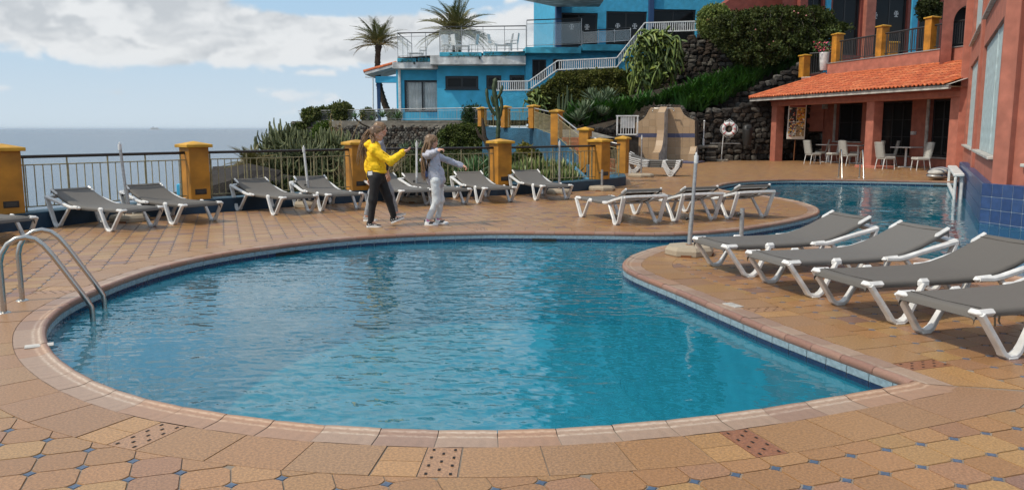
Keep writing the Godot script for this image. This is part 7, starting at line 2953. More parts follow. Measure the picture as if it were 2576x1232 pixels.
# ---------------------------------------------------------------- people
# One skin round a set of tapered bones: the distance to each bone joined with a smooth minimum, meshed with surface nets.
# bones: [from, to, radius, radius, flatten] ; flatten squeezes the bone along z (1 = round)
func skin(bones: Array, cell: float, k: float, fold := 0.0) -> MB:
	var lo := Vector3.ONE * 1e9
	var hi := -lo
	for b in bones:
		var r: float = maxf(b[2], b[3]) + k + cell * 2.0
		for q in 2:
			lo = lo.min(b[q] - Vector3.ONE * r)
			hi = hi.max(b[q] + Vector3.ONE * r)
	var nx := int(ceil((hi.x - lo.x) / cell)) + 1
	var ny := int(ceil((hi.y - lo.y) / cell)) + 1
	var nz := int(ceil((hi.z - lo.z) / cell)) + 1
	var f := PackedFloat32Array()
	f.resize(nx * ny * nz)
	f.fill(1.0)
	for b in bones:
		var a: Vector3 = b[0]
		var d: Vector3 = b[1] - a
		var r0: float = b[2]
		var r1: float = b[3]
		var sq: float = b[4] if b.size() > 4 else 1.0
		var dd := maxf(d.length_squared(), 1e-9)
		var rm := maxf(r0, r1) + k + cell * 1.5
		var l0: Vector3 = (a.min(b[1]) - Vector3.ONE * rm - lo) / cell
		var h0: Vector3 = (a.max(b[1]) + Vector3.ONE * rm - lo) / cell
		for z in range(maxi(0, int(l0.z)), mini(nz, int(h0.z) + 2)):
			for y in range(maxi(0, int(l0.y)), mini(ny, int(h0.y) + 2)):
				var at_ := (z * ny + y) * nx
				for x in range(maxi(0, int(l0.x)), mini(nx, int(h0.x) + 2)):
					var p := lo + Vector3(x, y, z) * cell - a
					var t := clampf(p.dot(d) / dd, 0.0, 1.0)
					var q := p - d * t
					if sq != 1.0: q.z /= sq
					var s := q.length() - (r0 + (r1 - r0) * t)
					var o := f[at_ + x]
					var h := maxf(k - absf(o - s), 0.0) / k
					f[at_ + x] = minf(o, s) - h * h * k * .25
	if fold > 0.0:
		for z in nz:
			for y in ny:
				for x in nx:
					var i := (z * ny + y) * nx + x
					if absf(f[i]) < .05:
						var p := lo + Vector3(x, y, z) * cell
						f[i] += fold * noise.get_noise_3d(p.x * 5.0, p.y * 6.5 + p.x * 4.0, p.z * 5.0)
	var id := PackedInt32Array()
	id.resize(nx * ny * nz)
	id.fill(-1)
	var pv := PackedVector3Array()
	var pn := PackedVector3Array()
	var off := [0, 1, nx, nx + 1, nx * ny, nx * ny + 1, nx * ny + nx, nx * ny + nx + 1]
	var edges := [[0, 1], [2, 3], [4, 5], [6, 7], [0, 2], [1, 3], [4, 6], [5, 7], [0, 4], [1, 5], [2, 6], [3, 7]]
	var cor := [Vector3(0, 0, 0), Vector3(1, 0, 0), Vector3(0, 1, 0), Vector3(1, 1, 0), Vector3(0, 0, 1), Vector3(1, 0, 1), Vector3(0, 1, 1), Vector3(1, 1, 1)]
	var lim := cell * 2.2
	for z in nz - 1:
		for y in ny - 1:
			var row := (z * ny + y) * nx
			for x in nx - 1:
				var i := row + x
				if absf(f[i]) > lim: continue
				var neg := 0
				for c in 8:
					if f[i + off[c]] < 0.0: neg += 1
				if neg == 0 or neg == 8: continue
				var s := Vector3.ZERO
				var n := 0
				for e in edges:
					var a := f[i + off[e[0]]]
					var b := f[i + off[e[1]]]
					if (a < 0.0) != (b < 0.0):
						s += (cor[e[0]] as Vector3).lerp(cor[e[1]], a / (a - b))
						n += 1
				id[i] = pv.size()
				pv.append(lo + (Vector3(x, y, z) + s / n) * cell)
				var g := Vector3(f[i + 1] + f[i + off[3]] + f[i + off[5]] + f[i + off[7]] - f[i] - f[i + off[2]] - f[i + off[4]] - f[i + off[6]],
					f[i + off[2]] + f[i + off[3]] + f[i + off[6]] + f[i + off[7]] - f[i] - f[i + 1] - f[i + off[4]] - f[i + off[5]],
					f[i + off[4]] + f[i + off[5]] + f[i + off[6]] + f[i + off[7]] - f[i] - f[i + 1] - f[i + off[2]] - f[i + off[3]])
				pn.append(g.normalized())
	var m := MB.new()
	var dx := 1
	var dy := nx
	var dz := nx * ny
	for z in range(1, nz - 1):
		for y in range(1, ny - 1):
			for x in range(1, nx - 1):
				var i := z * dz + y * dy + x
				if absf(f[i]) > lim: continue
				for e in [[dx, dy, dz], [dy, dz, dx], [dz, dx, dy]]:
					if (f[i] < 0.0) == (f[i + e[0]] < 0.0): continue
					var q := [id[i], id[i - e[1]], id[i - e[1] - e[2]], id[i - e[2]]]
					if q.min() < 0: continue
					if f[i] < 0.0:
						m.tris(pv[q[0]], pv[q[1]], pv[q[2]], pn[q[0]], pn[q[1]], pn[q[2]])
						m.tris(pv[q[0]], pv[q[2]], pv[q[3]], pn[q[0]], pn[q[2]], pn[q[3]])
					else:
						m.tris(pv[q[0]], pv[q[2]], pv[q[1]], pn[q[0]], pn[q[2]], pn[q[1]])
						m.tris(pv[q[0]], pv[q[3]], pv[q[2]], pn[q[0]], pn[q[3]], pn[q[2]])
	return m

# fingers of a hand: p the wrist, d the way the hand points, up the back of the hand, out the thumb side
func hand_bones(p: Vector3, d: Vector3, back: Vector3, curl: float, s: float, thumb_side: float, point := false) -> Array:
	d = d.normalized()
	back = (back - d * back.dot(d)).normalized()
	var side := d.cross(back) * thumb_side
	var o := [[p, p + d * .045 * s, .022 * s, .026 * s], [p + d * .03 * s + side * .014 * s, p + d * .075 * s + side * .022 * s, .017 * s, .015 * s], [p + d * .03 * s - side * .014 * s, p + d * .072 * s - side * .026 * s, .017 * s, .013 * s], [p + d * .05 * s, p + d * .08 * s, .02 * s, .014 * s]]
	for i in 4:
		var x := (1.5 - i) * .0195 * s
		var l: float = [.068, .078, .072, .056][i] * s
		var c := curl if not (point and i == 0) else .08
		var b := p + d * .078 * s + side * x
		var a1 := c * .6
		var d1 := d.rotated(side * thumb_side, 0.0)
		var dir := func(a: float) -> Vector3: return (d * cos(a) - back * sin(a)).normalized()
		var q1: Vector3 = b + dir.call(a1) * l * .45
		var q2: Vector3 = q1 + dir.call(a1 + c * .9) * l * .32
		var q3: Vector3 = q2 + dir.call(a1 + c * 1.6) * l * .24
		o.append([b, q1, .0095 * s, .0088 * s])
		o.append([q1, q2, .0088 * s, .0080 * s])
		o.append([q2, q3, .0080 * s, .0066 * s])
	var t0 := p + d * .02 * s + side * .022 * s
	var t1 := t0 + (d * .75 + side * .75 - back * .25).normalized() * .036 * s
	var t2 := t1 + (d * .95 + side * .3 - back * (.2 + curl * .3)).normalized() * .032 * s
	o.append([t0, t1, .013 * s, .011 * s])
	o.append([t1, t2, .011 * s, .008 * s])
	return o

# a head whose face looks along +x before turning; returns [skin bones, features]
func head_parts(c: Vector3, B: Basis, s: float) -> Array:
	var w := func(x: float, y: float, z: float) -> Vector3: return c + B * (Vector3(x, y, z) * s)
	var b := [[w.call(-.018, .035, 0), w.call(.005, .032, 0), .086 * s, .083 * s], [w.call(.028, -.02, 0), w.call(.03, -.05, 0), .062 * s, .052 * s], [w.call(.045, -.082, 0), w.call(.055, -.085, 0), .031 * s, .024 * s],
		[w.call(.0, -.05, -.035), w.call(.04, -.078, -.014), .03 * s, .024 * s], [w.call(.0, -.05, .035), w.call(.04, -.078, .014), .03 * s, .024 * s],
		[w.call(.080, .008, 0), w.call(.100, -.024, 0), .010 * s, .0125 * s], [w.call(.093, -.028, -.009), w.call(.093, -.028, .009), .008 * s, .008 * s],
		[w.call(.072, .030, -.034), w.call(.076, .030, -.012), .014 * s, .012 * s], [w.call(.072, .030, .034), w.call(.076, .030, .012), .014 * s, .012 * s],
		[w.call(.055, -.018, -.042), w.call(.06, -.02, -.036), .022 * s, .02 * s], [w.call(.055, -.018, .042), w.call(.06, -.02, .036), .022 * s, .02 * s],
		[w.call(.076, -.053, -.012), w.call(.076, -.053, .012), .012 * s, .012 * s], [w.call(.078, -.063, -.008), w.call(.078, -.063, .008), .011 * s, .011 * s],
		[w.call(-.01, .005, -.082), w.call(-.016, -.02, -.078), .012 * s, .010 * s], [w.call(-.016, .012, -.088), w.call(-.02, .022, -.086), .010 * s, .011 * s],
		[w.call(-.01, .005, .082), w.call(-.016, -.02, .078), .012 * s, .010 * s], [w.call(-.016, .012, .088), w.call(-.02, .022, .086), .010 * s, .011 * s]]
	return [b, w]

func face(o: Node3D, w: Callable, B: Basis, s: float, hair: Material) -> void:
	for z in [-1, 1]:
		var e := MB.new()
		e.ball(w.call(.0735, .012, z * .031), Vector3(.011, .009, .014) * s, B, 5)
		var eye := put("eye", e, M.white_paint, o)
		var i := MB.new()
		i.ball(w.call(.0805, .012, z * .0315), Vector3(.005, .0068, .0068) * s, B, 5)
		put("iris", i, M.eye_dark, eye)
		var lid := MB.new()
		lid.tube([w.call(.077, .018, z * .018), w.call(.084, .0215, z * .031), w.call(.073, .018, z * .045)], .0032 * s, 5)
		put("eyelid", lid, M.skin, eye)
		var br := MB.new()
		br.tube([w.call(.083, .034, z * .014), w.call(.084, .040, z * .032), w.call(.072, .036, z * .048)], [.003 * s, .004 * s, .002 * s], 5)
		put("eyebrow", br, hair, o)
	var l := MB.new()
	l.ball(w.call(.0845, -.0525, 0), Vector3(.007, .0042, .021) * s, B, 5)
	l.ball(w.call(.0835, -.0605, 0), Vector3(.008, .0055, .018) * s, B, 5)
	put("lips", l, M.lips, o)

func strands(m: MB, from: Vector3, to: Vector3, sag: Vector3, n: int, spread0: float, spread1: float, r: float, depth: Vector3) -> void:
	for k in n:
		var a := Vector3(rr(-1, 1), rr(-1, 1), rr(-1, 1)) * spread0
		var b := Vector3(rr(-1, 1), rr(-1, 1), rr(-1, 1)) * spread1
		var l := rr(.72, 1.06)
		var g := rr(.65, 1.3)
		m.col = Color(g, g * rr(.95, 1.03), g * rr(.9, 1.05))
		var e := from.lerp(to, l) + b
		var path := []
		for j in 6:
			var t := j / 5.0
			path.append((from + a).lerp(e, t) + sag * sin(PI * t) * rr(.8, 1.2) + depth * sin(t * 7.0 + k) * .012)
		m.tube(path, [r * .8, r, r, r * .8, r * .55, r * .2], 4, false)

# fine hair that lies on the head, from the hairline or the parting to where it is gathered
func scalp(m: MB, c: Vector3, B: Basis, s: float, n: int, tie: Vector3, parted := false) -> void:
	for k in n:
		var a: Vector3
		var b := tie
		if parted:
			var side := 1.0 if k % 2 else -1.0
			a = Vector3(rr(-.07, .07), .11, side * .006)
			b = Vector3(a.x * .5 - .055, rr(-.16, -.06), side * rr(.06, .09))
		else:
			var t := rr(-1.0, 1.0)
			a = Vector3(.085 - absf(t) * .075, .085 - absf(t) * .075, t * .078)
		var g := rr(.6, 1.35)
		m.col = Color(g, g * .98, g * .94)
		var path := []
		for j in 7:
			var t := j / 6.0
			var d := (a.lerp(b, t) - Vector3(-.012, .03, 0)).normalized()
			var r := 1.0 / sqrt(pow(d.x / .112, 2) + pow(d.y / .094, 2) + pow(d.z / .087, 2))
			if parted and t > .6: r = maxf(r, (a.lerp(b, t) - Vector3(-.012, .03, 0)).length())
			path.append(c + B * ((Vector3(-.012, .03, 0) + d * (r + rr(.0, .004))) * s))
		m.tube(path, [.004, .006, .0065, .0065, .006, .006, .005], 4, false)

func shoe(o: Node3D, heel: Vector3, toe: Vector3, s: float, body: Material, sole: Material, stripes: Material, dots := false) -> void:
	var d := (toe - heel).normalized()
	var side := d.cross(UP).normalized()
	var up := side.cross(d)
	var l := heel.distance_to(toe)
	var rows := []
	for i in 11:
		var t := i / 10.0
		var w := lerpf(.036, .046, sin(t * PI * .62)) * s * (1.0 if t < .8 else sqrt(maxf(0.03, 1.0 - pow((t - .8) / .205, 2))))
		var h := (.078 if t < .28 else lerpf(.082, .040, smoothstep(.28, .85, t))) * s
		if t > .9: h *= .72
		if t == 0.0: w *= .55
		var row := PackedVector3Array()
		for k in 13:
			var a := PI * k / 12.0
			row.append(heel + d * l * t + side * cos(a) * w + up * (.024 * s + pow(sin(a), .75) * (h - .024 * s)))
		rows.append(row)
	var m := MB.new()
	m.grid(rows, false)
	m.tube([heel + up * .045 * s + d * .012, heel + up * .088 * s + d * .03, heel + up * .092 * s + d * .07, ], .026 * s, 8)
	var sh := put("shoe", m, body, o)
	var q := PackedVector2Array()
	for i in 21:
		var t := clampf(i / 20.0, 0, 1)
		var w := lerpf(.038, .049, sin(t * PI * .62)) * s * (1.0 if t < .8 else sqrt(maxf(0.02, 1.0 - pow((t - .8) / .2, 2))))
		if t < .08: w *= sqrt(t / .08) * .5 + .5
		q.append(Vector2(t * l * 1.03 - .005, w))
	var back := q.duplicate()
	back.reverse()
	for p in back: q.append(Vector2(p.x, -p.y - .0001))
	var so := MB.new()
	so.prism(q, 0.0, -.026 * s, Transform3D(Basis(d, side, d.cross(side)), heel), .004)
	put("sole", so, sole, sh)
	if stripes and not dots:
		for z in [-1, 1]:
			for k in 3:
				var st := MB.new()
				var t0 := .36 + k * .105
				var p0: Vector3 = heel + d * l * t0 + side * z * .0475 * s + up * .026 * s
				var p1: Vector3 = heel + d * l * (t0 + .10) + side * z * .031 * s + up * .066 * s
				st.strap([p0, p0.lerp(p1, .5) + side * z * .006 * s, p1], d, .019 * s, .005, .001)
				put("stripe", st, stripes, sh)
		var tab := MB.new()
		tab.box(heel + up * .066 * s - d * .004, Vector3(.02, .05, .04) * s, Basis(d, up, side), .005)
		put("heel_tab", tab, stripes, sh)
	if dots:
		for k in 26:
			var z := -1.0 if k % 2 else 1.0
			var t := rr(.12, .88)
			var dm := MB.new()
			var hh := rr(.035, .060 if t < .5 else .045)
			dm.ball(heel + d * l * t + side * z * (.0435 - maxf(0, hh - .045) * .5) * s + up * hh * s, Vector3(.0065, .0065, .0065) * s, Basis(), 3)
			put("dot", dm, stripes, sh)

func people() -> void:
	mat("eye_dark", lin(.03, .02, .015), .2)
	mat("lips", lin(.45, .16, .14), .5)
	mat("hoodie_yellow", lin(.88, .55, .010), .85, "", 1.0, "fine", 2.0, .15)
	mat("trousers_black", lin(.012, .012, .014), .85)
	mat("hoodie_grey", lin(.40, .42, .50), .85, "", 1.0, "fine", 2.0, .15)
	mat("jeans_light", lin(.56, .60, .63), .85, "", 1.0, "fine", 1.0, .2)
	mat("top_grey", lin(.25, .26, .30), .85)
	mat("trousers_grey", lin(.33, .35, .38), .85, "mottle", 4.0)
	mat("shoe_grey", lin(.48, .47, .45), .7, "stain", 8.0)
	mat("shoe_white", lin(.76, .76, .75), .45)
	mat("shoe_black", lin(.014, .014, .016), .7)
	mat("pink", lin(.60, .22, .42), .8)
	for q in [["hair_brown", .115, .066, .036], ["hair_light", .20, .118, .060], ["hair_fair", .17, .105, .058]]:
		var h := mat(q[0], lin(q[1], q[2], q[3]), .42)
		h.vertex_color_use_as_albedo = true
	girl_yellow()
	girl_grey()
	woman()

func body(o: Node3D, J: Dictionary, s: float, B: Basis, hair: Material) -> Callable:
	# J: joint -> point. one continuous skin from head to feet, with hands
	var hp := head_parts(J.head, B, s)
	var b := [[J.neck, J.head + B * Vector3(-.02, -.05, 0) * s, .050 * s, .046 * s], [J.neck, J.chest, .06 * s, .10 * s, .8], [J.chest, J.pelvis, .105 * s, .11 * s, .8], [J.pelvis, J.pelvis - UP * .02, .115 * s, .11 * s]]
	for q in ["l", "r"]:
		b.append([J["shoulder_" + q], J["elbow_" + q], .042 * s, .034 * s])
		b.append([J["elbow_" + q], J["wrist_" + q], .034 * s, .023 * s])
		b.append([J.neck - UP * .05, J["shoulder_" + q], .055 * s, .045 * s])
		b.append([J["hip_" + q], J["knee_" + q], .078 * s, .050 * s])
		b.append([J["knee_" + q], J["ankle_" + q], .050 * s, .034 * s])
		b.append([J["ankle_" + q], J["heel_" + q] * .4 + J["toe_" + q] * .6 + UP * .035, .034 * s, .026 * s])
	var m := skin(b, .016, .035)
	m.add(skin(hp[0] + [[J.neck, J.head + B * Vector3(-.02, -.05, 0) * s, .046 * s, .045 * s]], .0052, .016))
	for q in ["l", "r"]:
		m.add(skin(hand_bones(J["wrist_" + q], J["hand_" + q], J["back_" + q], J["curl_" + q], s * .98, 1.0 if q == "r" else -1.0, J.get("point_" + q, false)), .0038, .008))
	put("body", m, M.skin, o)
	face(o, hp[1], B, s, hair)
	return hp[1]

func girl_yellow() -> void:
	var o := thing("person", "girl in a bright yellow hoodie and black trousers, walking with one arm held out", "person", Vector3(-2.24, 0, -13.42))
	var z := -.0
	var J := {"head": Vector3(.035, 1.515, -.02), "neck": Vector3(-.02, 1.36, -.03), "chest": Vector3(-.02, 1.16, -.03), "pelvis": Vector3(.02, .85, -.06),
		"shoulder_r": Vector3(.02, 1.27, .13), "elbow_r": Vector3(.27, 1.07, .17), "wrist_r": Vector3(.475, 1.235, .16), "hand_r": Vector3(.9, .28, -.1), "back_r": Vector3(.25, -1, .2), "curl_r": .42,
		"shoulder_l": Vector3(-.05, 1.27, -.19), "elbow_l": Vector3(-.155, 1.02, -.22), "wrist_l": Vector3(-.135, .785, -.19), "hand_l": Vector3(.15, -1, .1), "back_l": Vector3(-.6, 0, -.8), "curl_l": .5,
		"hip_r": Vector3(.01, .82, .06), "knee_r": Vector3(-.045, .45, .06), "ankle_r": Vector3(-.09, .095, .05), "heel_r": Vector3(-.155, .0, .05), "toe_r": Vector3(.085, .0, .06),
		"hip_l": Vector3(.04, .82, -.14), "knee_l": Vector3(.17, .46, -.18), "ankle_l": Vector3(.255, .135, -.22), "heel_l": Vector3(.215, .028, -.22), "toe_l": Vector3(.43, .115, -.20)}
	var B := Basis(UP, -.06) * Basis(Vector3(0, 0, 1), -.04)
	var w := body(o, J, .98, B, M.hair_brown)
	var h := [[Vector3(-.03, 1.31, -.03), Vector3(-.02, 1.16, -.03), .115, .135, .95], [Vector3(-.02, 1.16, -.03), Vector3(.015, .985, -.045), .142, .148, .92], [Vector3(.015, .985, -.045), Vector3(.02, .945, -.05), .148, .140, .92],
		[Vector3(-.02, 1.30, .05), J.shoulder_r, .085, .078], [J.shoulder_r, J.elbow_r, .080, .064], [J.elbow_r, J.wrist_r - Vector3(.02, .015, 0), .066, .050], [J.wrist_r - Vector3(.035, .03, 0), J.wrist_r, .042, .038],
		[Vector3(-.03, 1.30, -.1), J.shoulder_l, .085, .075], [J.shoulder_l, J.elbow_l, .075, .062], [J.elbow_l, J.wrist_l + Vector3(0, .04, 0), .066, .056], [J.wrist_l + Vector3(0, .04, 0), J.wrist_l, .042, .038],
		[Vector3(-.115, 1.36, -.1), Vector3(-.12, 1.355, .04), .050, .050], [Vector3(-.07, 1.38, .07), Vector3(.02, 1.365, .07), .036, .028], [Vector3(-.07, 1.38, -.13), Vector3(.02, 1.365, -.12), .036, .028]]
	var hm := skin(h, .0115, .035, .030)
	put("hoodie", hm, M.hoodie_yellow, o)
	var hem := MB.new()
	var path := []
	for k in 21: path.append(Vector3(.02 + cos(TAU * k / 20) * .135, .905, -.05 + sin(TAU * k / 20) * .125))
	hem.tube(path, .026, 8, false)
	put("hem", hem, M.hoodie_yellow, o)
	var t := [[Vector3(.015, .90, -.05), Vector3(.015, .83, -.05), .125, .132, .95], [J.hip_r, J.knee_r, .100, .068], [J.knee_r, J.ankle_r + UP * .0, .068, .049], [J.hip_l, J.knee_l, .098, .068], [J.knee_l, J.ankle_l, .068, .050], [Vector3(-.05, .85, .0), Vector3(-.05, .83, -.1), .10, .10]]
	put("trousers", skin(t, .012, .04, .008), M.trousers_black, o)
	var pk := MB.new()
	pk.box(Vector3(-.07, .885, .115), Vector3(.085, .065, .012), Basis(UP, -.35) * Basis(Vector3(0, 0, 1), .1), .003)
	put("pocket_label", pk, M.white_paint, o)
	shoe(o, J.heel_r, J.toe_r, 1.0, M.shoe_black, M.shoe_white, M.shoe_white, true)
	shoe(o, J.heel_l, J.toe_l, 1.0, M.shoe_black, M.shoe_white, M.shoe_white, true)
	# hair combed back into a long wind-blown tail
	var c: Vector3 = J.head
	var cap := [[c + Vector3(-.035, .055, 0), c + Vector3(.012, .062, 0), .090, .074], [c + Vector3(-.05, .01, -.045), c + Vector3(-.01, .035, -.062), .05, .034], [c + Vector3(-.05, .01, .045), c + Vector3(-.01, .035, .062), .05, .034], [c + Vector3(-.06, .0, 0), c + Vector3(-.09, .06, 0), .058, .045]]
	var hm2 := skin(cap, .007, .02)
	var hr := put("hair", hm2, M.hair_brown, o)
	var tail := MB.new()
	scalp(tail, c, B, 1.0, 90, Vector3(-.125, .075, 0))
	strands(tail, c + Vector3(-.125, .075, 0), c + Vector3(-.19, -.42, .04), Vector3(-.055, .04, 0), 46, .018, .05, .010, Vector3(1, 0, 1))
	strands(tail, c + Vector3(-.13, .07, 0), c + Vector3(-.30, -.50, .05), Vector3(-.03, .03, 0), 26, .014, .07, .006, Vector3(1, 0, 1))
	strands(tail, c + Vector3(-.10, -.02, .05), c + Vector3(-.03, -.30, .14), Vector3(.02, .02, .03), 18, .03, .04, .007, Vector3(1, 0, 1))
	stuff(put("ponytail", tail, M.hair_light, hr))
	var tie := MB.new()
	tie.ball(c + Vector3(-.118, .078, 0), Vector3(.022, .026, .026), Basis(), 5)
	put("hair_tie", tie, M.trousers_black, hr)

func girl_grey() -> void:
	var o := thing("person", "girl in a pale grey hoodie and light jeans, arms stretched out in front", "person", Vector3(-1.30, 0, -13.72))
	var J := {"head": Vector3(-.035, 1.385, 0), "neck": Vector3(-.075, 1.245, 0), "chest": Vector3(-.05, 1.06, 0), "pelvis": Vector3(.03, .76, -.02),
		"shoulder_r": Vector3(-.075, 1.175, .13), "elbow_r": Vector3(.0, 1.20, .33), "wrist_r": Vector3(.10, 1.265, .50), "hand_r": Vector3(.75, .1, .35), "back_r": Vector3(.1, 1, .2), "curl_r": .75, "point_r": true,
		"shoulder_l": Vector3(-.02, 1.165, -.14), "elbow_l": Vector3(.22, 1.07, -.20), "wrist_l": Vector3(.45, .985, -.22), "hand_l": Vector3(.8, -.35, .1), "back_l": Vector3(.4, .9, 0), "curl_l": 1.1,
		"hip_r": Vector3(.02, .74, .07), "knee_r": Vector3(.035, .40, .075), "ankle_r": Vector3(-.105, .095, .08), "heel_r": Vector3(-.165, .0, .08), "toe_r": Vector3(.055, .0, .10),
		"hip_l": Vector3(.04, .74, -.10), "knee_l": Vector3(.085, .41, -.10), "ankle_l": Vector3(.045, .10, -.12), "heel_l": Vector3(-.01, .0, -.12), "toe_l": Vector3(.215, .0, -.10)}
	var B := Basis(UP, -.12) * Basis(Vector3(0, 0, 1), -.12)
	body(o, J, .93, B, M.hair_fair)
	var h := [[Vector3(-.07, 1.20, 0), Vector3(-.05, 1.06, 0), .10, .125, .95], [Vector3(-.05, 1.06, 0), Vector3(.01, .84, -.01), .135, .150, .9], [Vector3(.01, .84, -.01), Vector3(.03, .745, -.015), .150, .150, .9],
		[Vector3(-.08, 1.19, .06), J.shoulder_r, .075, .07], [J.shoulder_r, J.elbow_r, .072, .058], [J.elbow_r, J.wrist_r - Vector3(.01, .01, .02), .060, .045], [Vector3(-.07, 1.19, -.06), J.shoulder_l, .075, .07], [J.shoulder_l, J.elbow_l, .070, .055], [J.elbow_l, J.wrist_l - Vector3(.03, -.01, 0), .056, .042], [J.wrist_l - Vector3(.035, -.01, 0), J.wrist_l, .036, .034],
		[Vector3(-.165, 1.20, -.08), Vector3(-.17, 1.19, .08), .045, .045], [Vector3(-.19, 1.10, -.05), Vector3(-.20, 1.09, .06), .045, .04], [Vector3(-.01, 1.22, .05), Vector3(.03, 1.19, .0), .03, .03], [Vector3(-.01, 1.22, -.06), Vector3(.03, 1.19, -.02), .03, .03]]
	put("hoodie", skin(h, .0115, .035, .030), M.hoodie_grey, o)
	var pk := MB.new()
	pk.strap([Vector3(.115, .95, .105), Vector3(.09, .90, .130), Vector3(.10, .84, .135)], Vector3(.6, 0, -.8).normalized(), .02, .012)
	put("pocket_edge", pk, M.hoodie_grey, o)
	var st := MB.new()
	st.strap([Vector3(-.02, 1.17, .145), Vector3(-.085, 1.05, .135), Vector3(-.12, .90, .10)], Vector3(1, 0, 0), .028, .012)
	put("bag_strap", st, M.trousers_black, o)
	var pt := MB.new()
	pt.ball(Vector3(-.145, .87, .06), Vector3(.05, .085, .06), Basis(), 6)
	put("bag", pt, M.hoodie_blue if M.has("hoodie_blue") else mat("hoodie_blue", lin(.10, .17, .42), .7, "stain", 9.0), o)
	var t := [[Vector3(.03, .78, -.015), Vector3(.025, .74, -.015), .118, .122, .92], [J.hip_r, J.knee_r, .092, .062], [J.knee_r, J.ankle_r + Vector3(.01, .03, 0), .064, .046], [J.hip_l, J.knee_l, .090, .062], [J.knee_l, J.ankle_l + UP * .03, .062, .046]]
	put("jeans", skin(t, .0115, .035, .020), M.jeans_light, o)
	for q in ["r", "l"]:
		var sk := MB.new()
		sk.tube([J["ankle_" + q] + UP * .05, J["ankle_" + q] - UP * .03], .040, 10)
		put("sock", sk, M.pink, o)
		shoe(o, J["heel_" + q], J["toe_" + q], .98, M.shoe_white, M.shoe_white, M.shoe_black)
	var c: Vector3 = J.head
	var cap := [[c + Vector3(-.035, .05, 0), c + Vector3(.012, .055, 0), .086, .072], [c + Vector3(-.05, .0, -.045), c + Vector3(-.005, .03, -.06), .052, .036], [c + Vector3(-.05, .0, .045), c + Vector3(-.005, .03, .06), .052, .036], [c + Vector3(-.07, -.02, 0), c + Vector3(-.10, -.14, 0), .068, .055], [c + Vector3(-.03, -.02, .07), c + Vector3(-.06, -.16, .085), .030, .026], [c + Vector3(-.03, -.02, -.07), c + Vector3(-.06, -.16, -.085), .030, .026]]
	var hr := put("hair", skin(cap, .007, .022), M.hair_fair, o)
	var tail := MB.new()
	scalp(tail, c, B, .95, 90, Vector3.ZERO, true)
	for zz in [-.07, -.03, .02, .06, .10]:
		strands(tail, c + Vector3(-.085, -.02, zz * .7), c + Vector3(-.125, -.60, zz * 1.1 + .03), Vector3(-.05, 0, 0), 20, .022, .045, .010, Vector3(1, 0, 1))
	strands(tail, c + Vector3(-.02, .02, .075), c + Vector3(-.07, -.42, .13), Vector3(.0, 0, .03), 18, .014, .03, .008, Vector3(1, 0, 1))
	stuff(put("long_hair", tail, M.hair_light, hr))

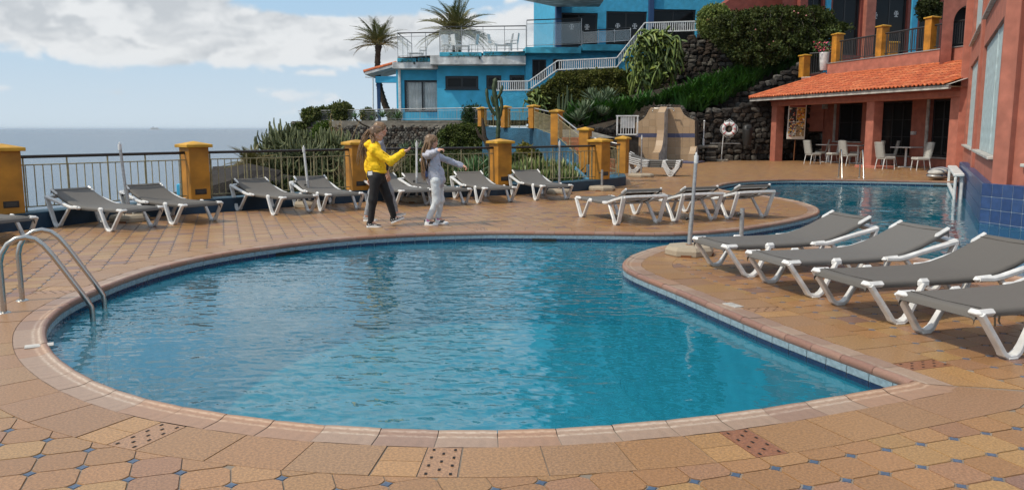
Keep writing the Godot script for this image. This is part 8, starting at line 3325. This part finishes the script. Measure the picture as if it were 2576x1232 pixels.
func woman() -> void:
	var o := thing("person", "woman in grey clothes walking behind the girl in yellow, mostly hidden", "person", Vector3(-2.36, 0, -14.35))
	var J := {"head": Vector3(.07, 1.585, 0), "neck": Vector3(.015, 1.425, 0), "chest": Vector3(.02, 1.22, 0), "pelvis": Vector3(.02, .90, 0),
		"shoulder_r": Vector3(.06, 1.34, .16), "elbow_r": Vector3(.15, 1.06, .17), "wrist_r": Vector3(.205, .83, .14), "hand_r": Vector3(.05, -1, .05), "back_r": Vector3(.5, 0, .8), "curl_r": .5,
		"shoulder_l": Vector3(.03, 1.33, -.17), "elbow_l": Vector3(-.08, 1.06, -.20), "wrist_l": Vector3(-.05, .82, -.18), "hand_l": Vector3(.1, -1, 0), "back_l": Vector3(.2, 0, -1), "curl_l": .5,
		"hip_r": Vector3(.02, .86, .09), "knee_r": Vector3(-.09, .49, .09), "ankle_r": Vector3(-.19, .10, .09), "heel_r": Vector3(-.245, .0, .09), "toe_r": Vector3(-.0, .0, .10),
		"hip_l": Vector3(.03, .86, -.10), "knee_l": Vector3(.19, .50, -.11), "ankle_l": Vector3(.285, .13, -.12), "heel_l": Vector3(.24, .03, -.12), "toe_l": Vector3(.47, .09, -.11)}
	var B := Basis(UP, -.08)
	body(o, J, 1.03, B, M.hair_light)
	var h := [[Vector3(.015, 1.37, 0), Vector3(.02, 1.22, 0), .105, .125, 1.1], [Vector3(.02, 1.22, 0), Vector3(.02, .93, 0), .130, .138, 1.0], [Vector3(.02, 1.36, .08), J.shoulder_r, .07, .068], [J.shoulder_r, J.shoulder_r.lerp(J.elbow_r, .95), .066, .055], [Vector3(.02, 1.36, -.08), J.shoulder_l, .07, .068], [J.shoulder_l, J.shoulder_l.lerp(J.elbow_l, .95), .066, .055]]
	put("top", skin(h, .013, .035, .012), M.top_grey, o)
	var t := [[Vector3(.02, .93, 0), Vector3(.02, .86, 0), .130, .138, .98], [J.hip_r, J.knee_r, .098, .068], [J.knee_r, J.ankle_r + UP * .03, .068, .05], [J.hip_l, J.knee_l, .098, .068], [J.knee_l, J.ankle_l + UP * .03, .068, .05]]
	put("trousers", skin(t, .013, .04, .01), M.trousers_grey, o)
	for q in ["r", "l"]: shoe(o, J["heel_" + q], J["toe_" + q], 1.02, M.shoe_grey, M.shoe_white, null)
	var bag := MB.new()
	bag.box(Vector3(.155, .975, .165), Vector3(.13, .19, .09), Basis(UP, .2), .03)
	var bg := put("shoulder_bag", bag, M.trousers_black, o)
	var sp := MB.new()
	sp.strap([Vector3(.15, 1.06, .17), Vector3(.10, 1.25, .185), Vector3(.0, 1.415, .10), Vector3(-.06, 1.30, -.1)], Vector3(.6, .3, .7).normalized(), .03, .008, .001)
	put("strap", sp, M.trousers_black, bg)
	var c: Vector3 = J.head
	var cap := [[c + Vector3(-.035, .055, 0), c + Vector3(.015, .062, 0), .092, .077], [c + Vector3(-.055, .0, 0), c + Vector3(-.08, -.06, 0), .075, .06], [c + Vector3(-.05, .0, -.05), c + Vector3(-.005, .03, -.065), .052, .038], [c + Vector3(-.05, .0, .05), c + Vector3(-.005, .03, .065), .052, .038]]
	var hr := put("hair", skin(cap, .008, .022), M.hair_light, o)
	var tl := MB.new()
	scalp(tl, c, B, 1.04, 90, Vector3.ZERO, true)
	for zz in [-.05, 0.0, .05]: strands(tl, c + Vector3(-.08, .0, zz), c + Vector3(-.12, -.22, zz), Vector3(-.03, 0, 0), 18, .02, .025, .009, Vector3(1, 0, 1))
	stuff(put("loose_hair", tl, M.hair_light, hr))
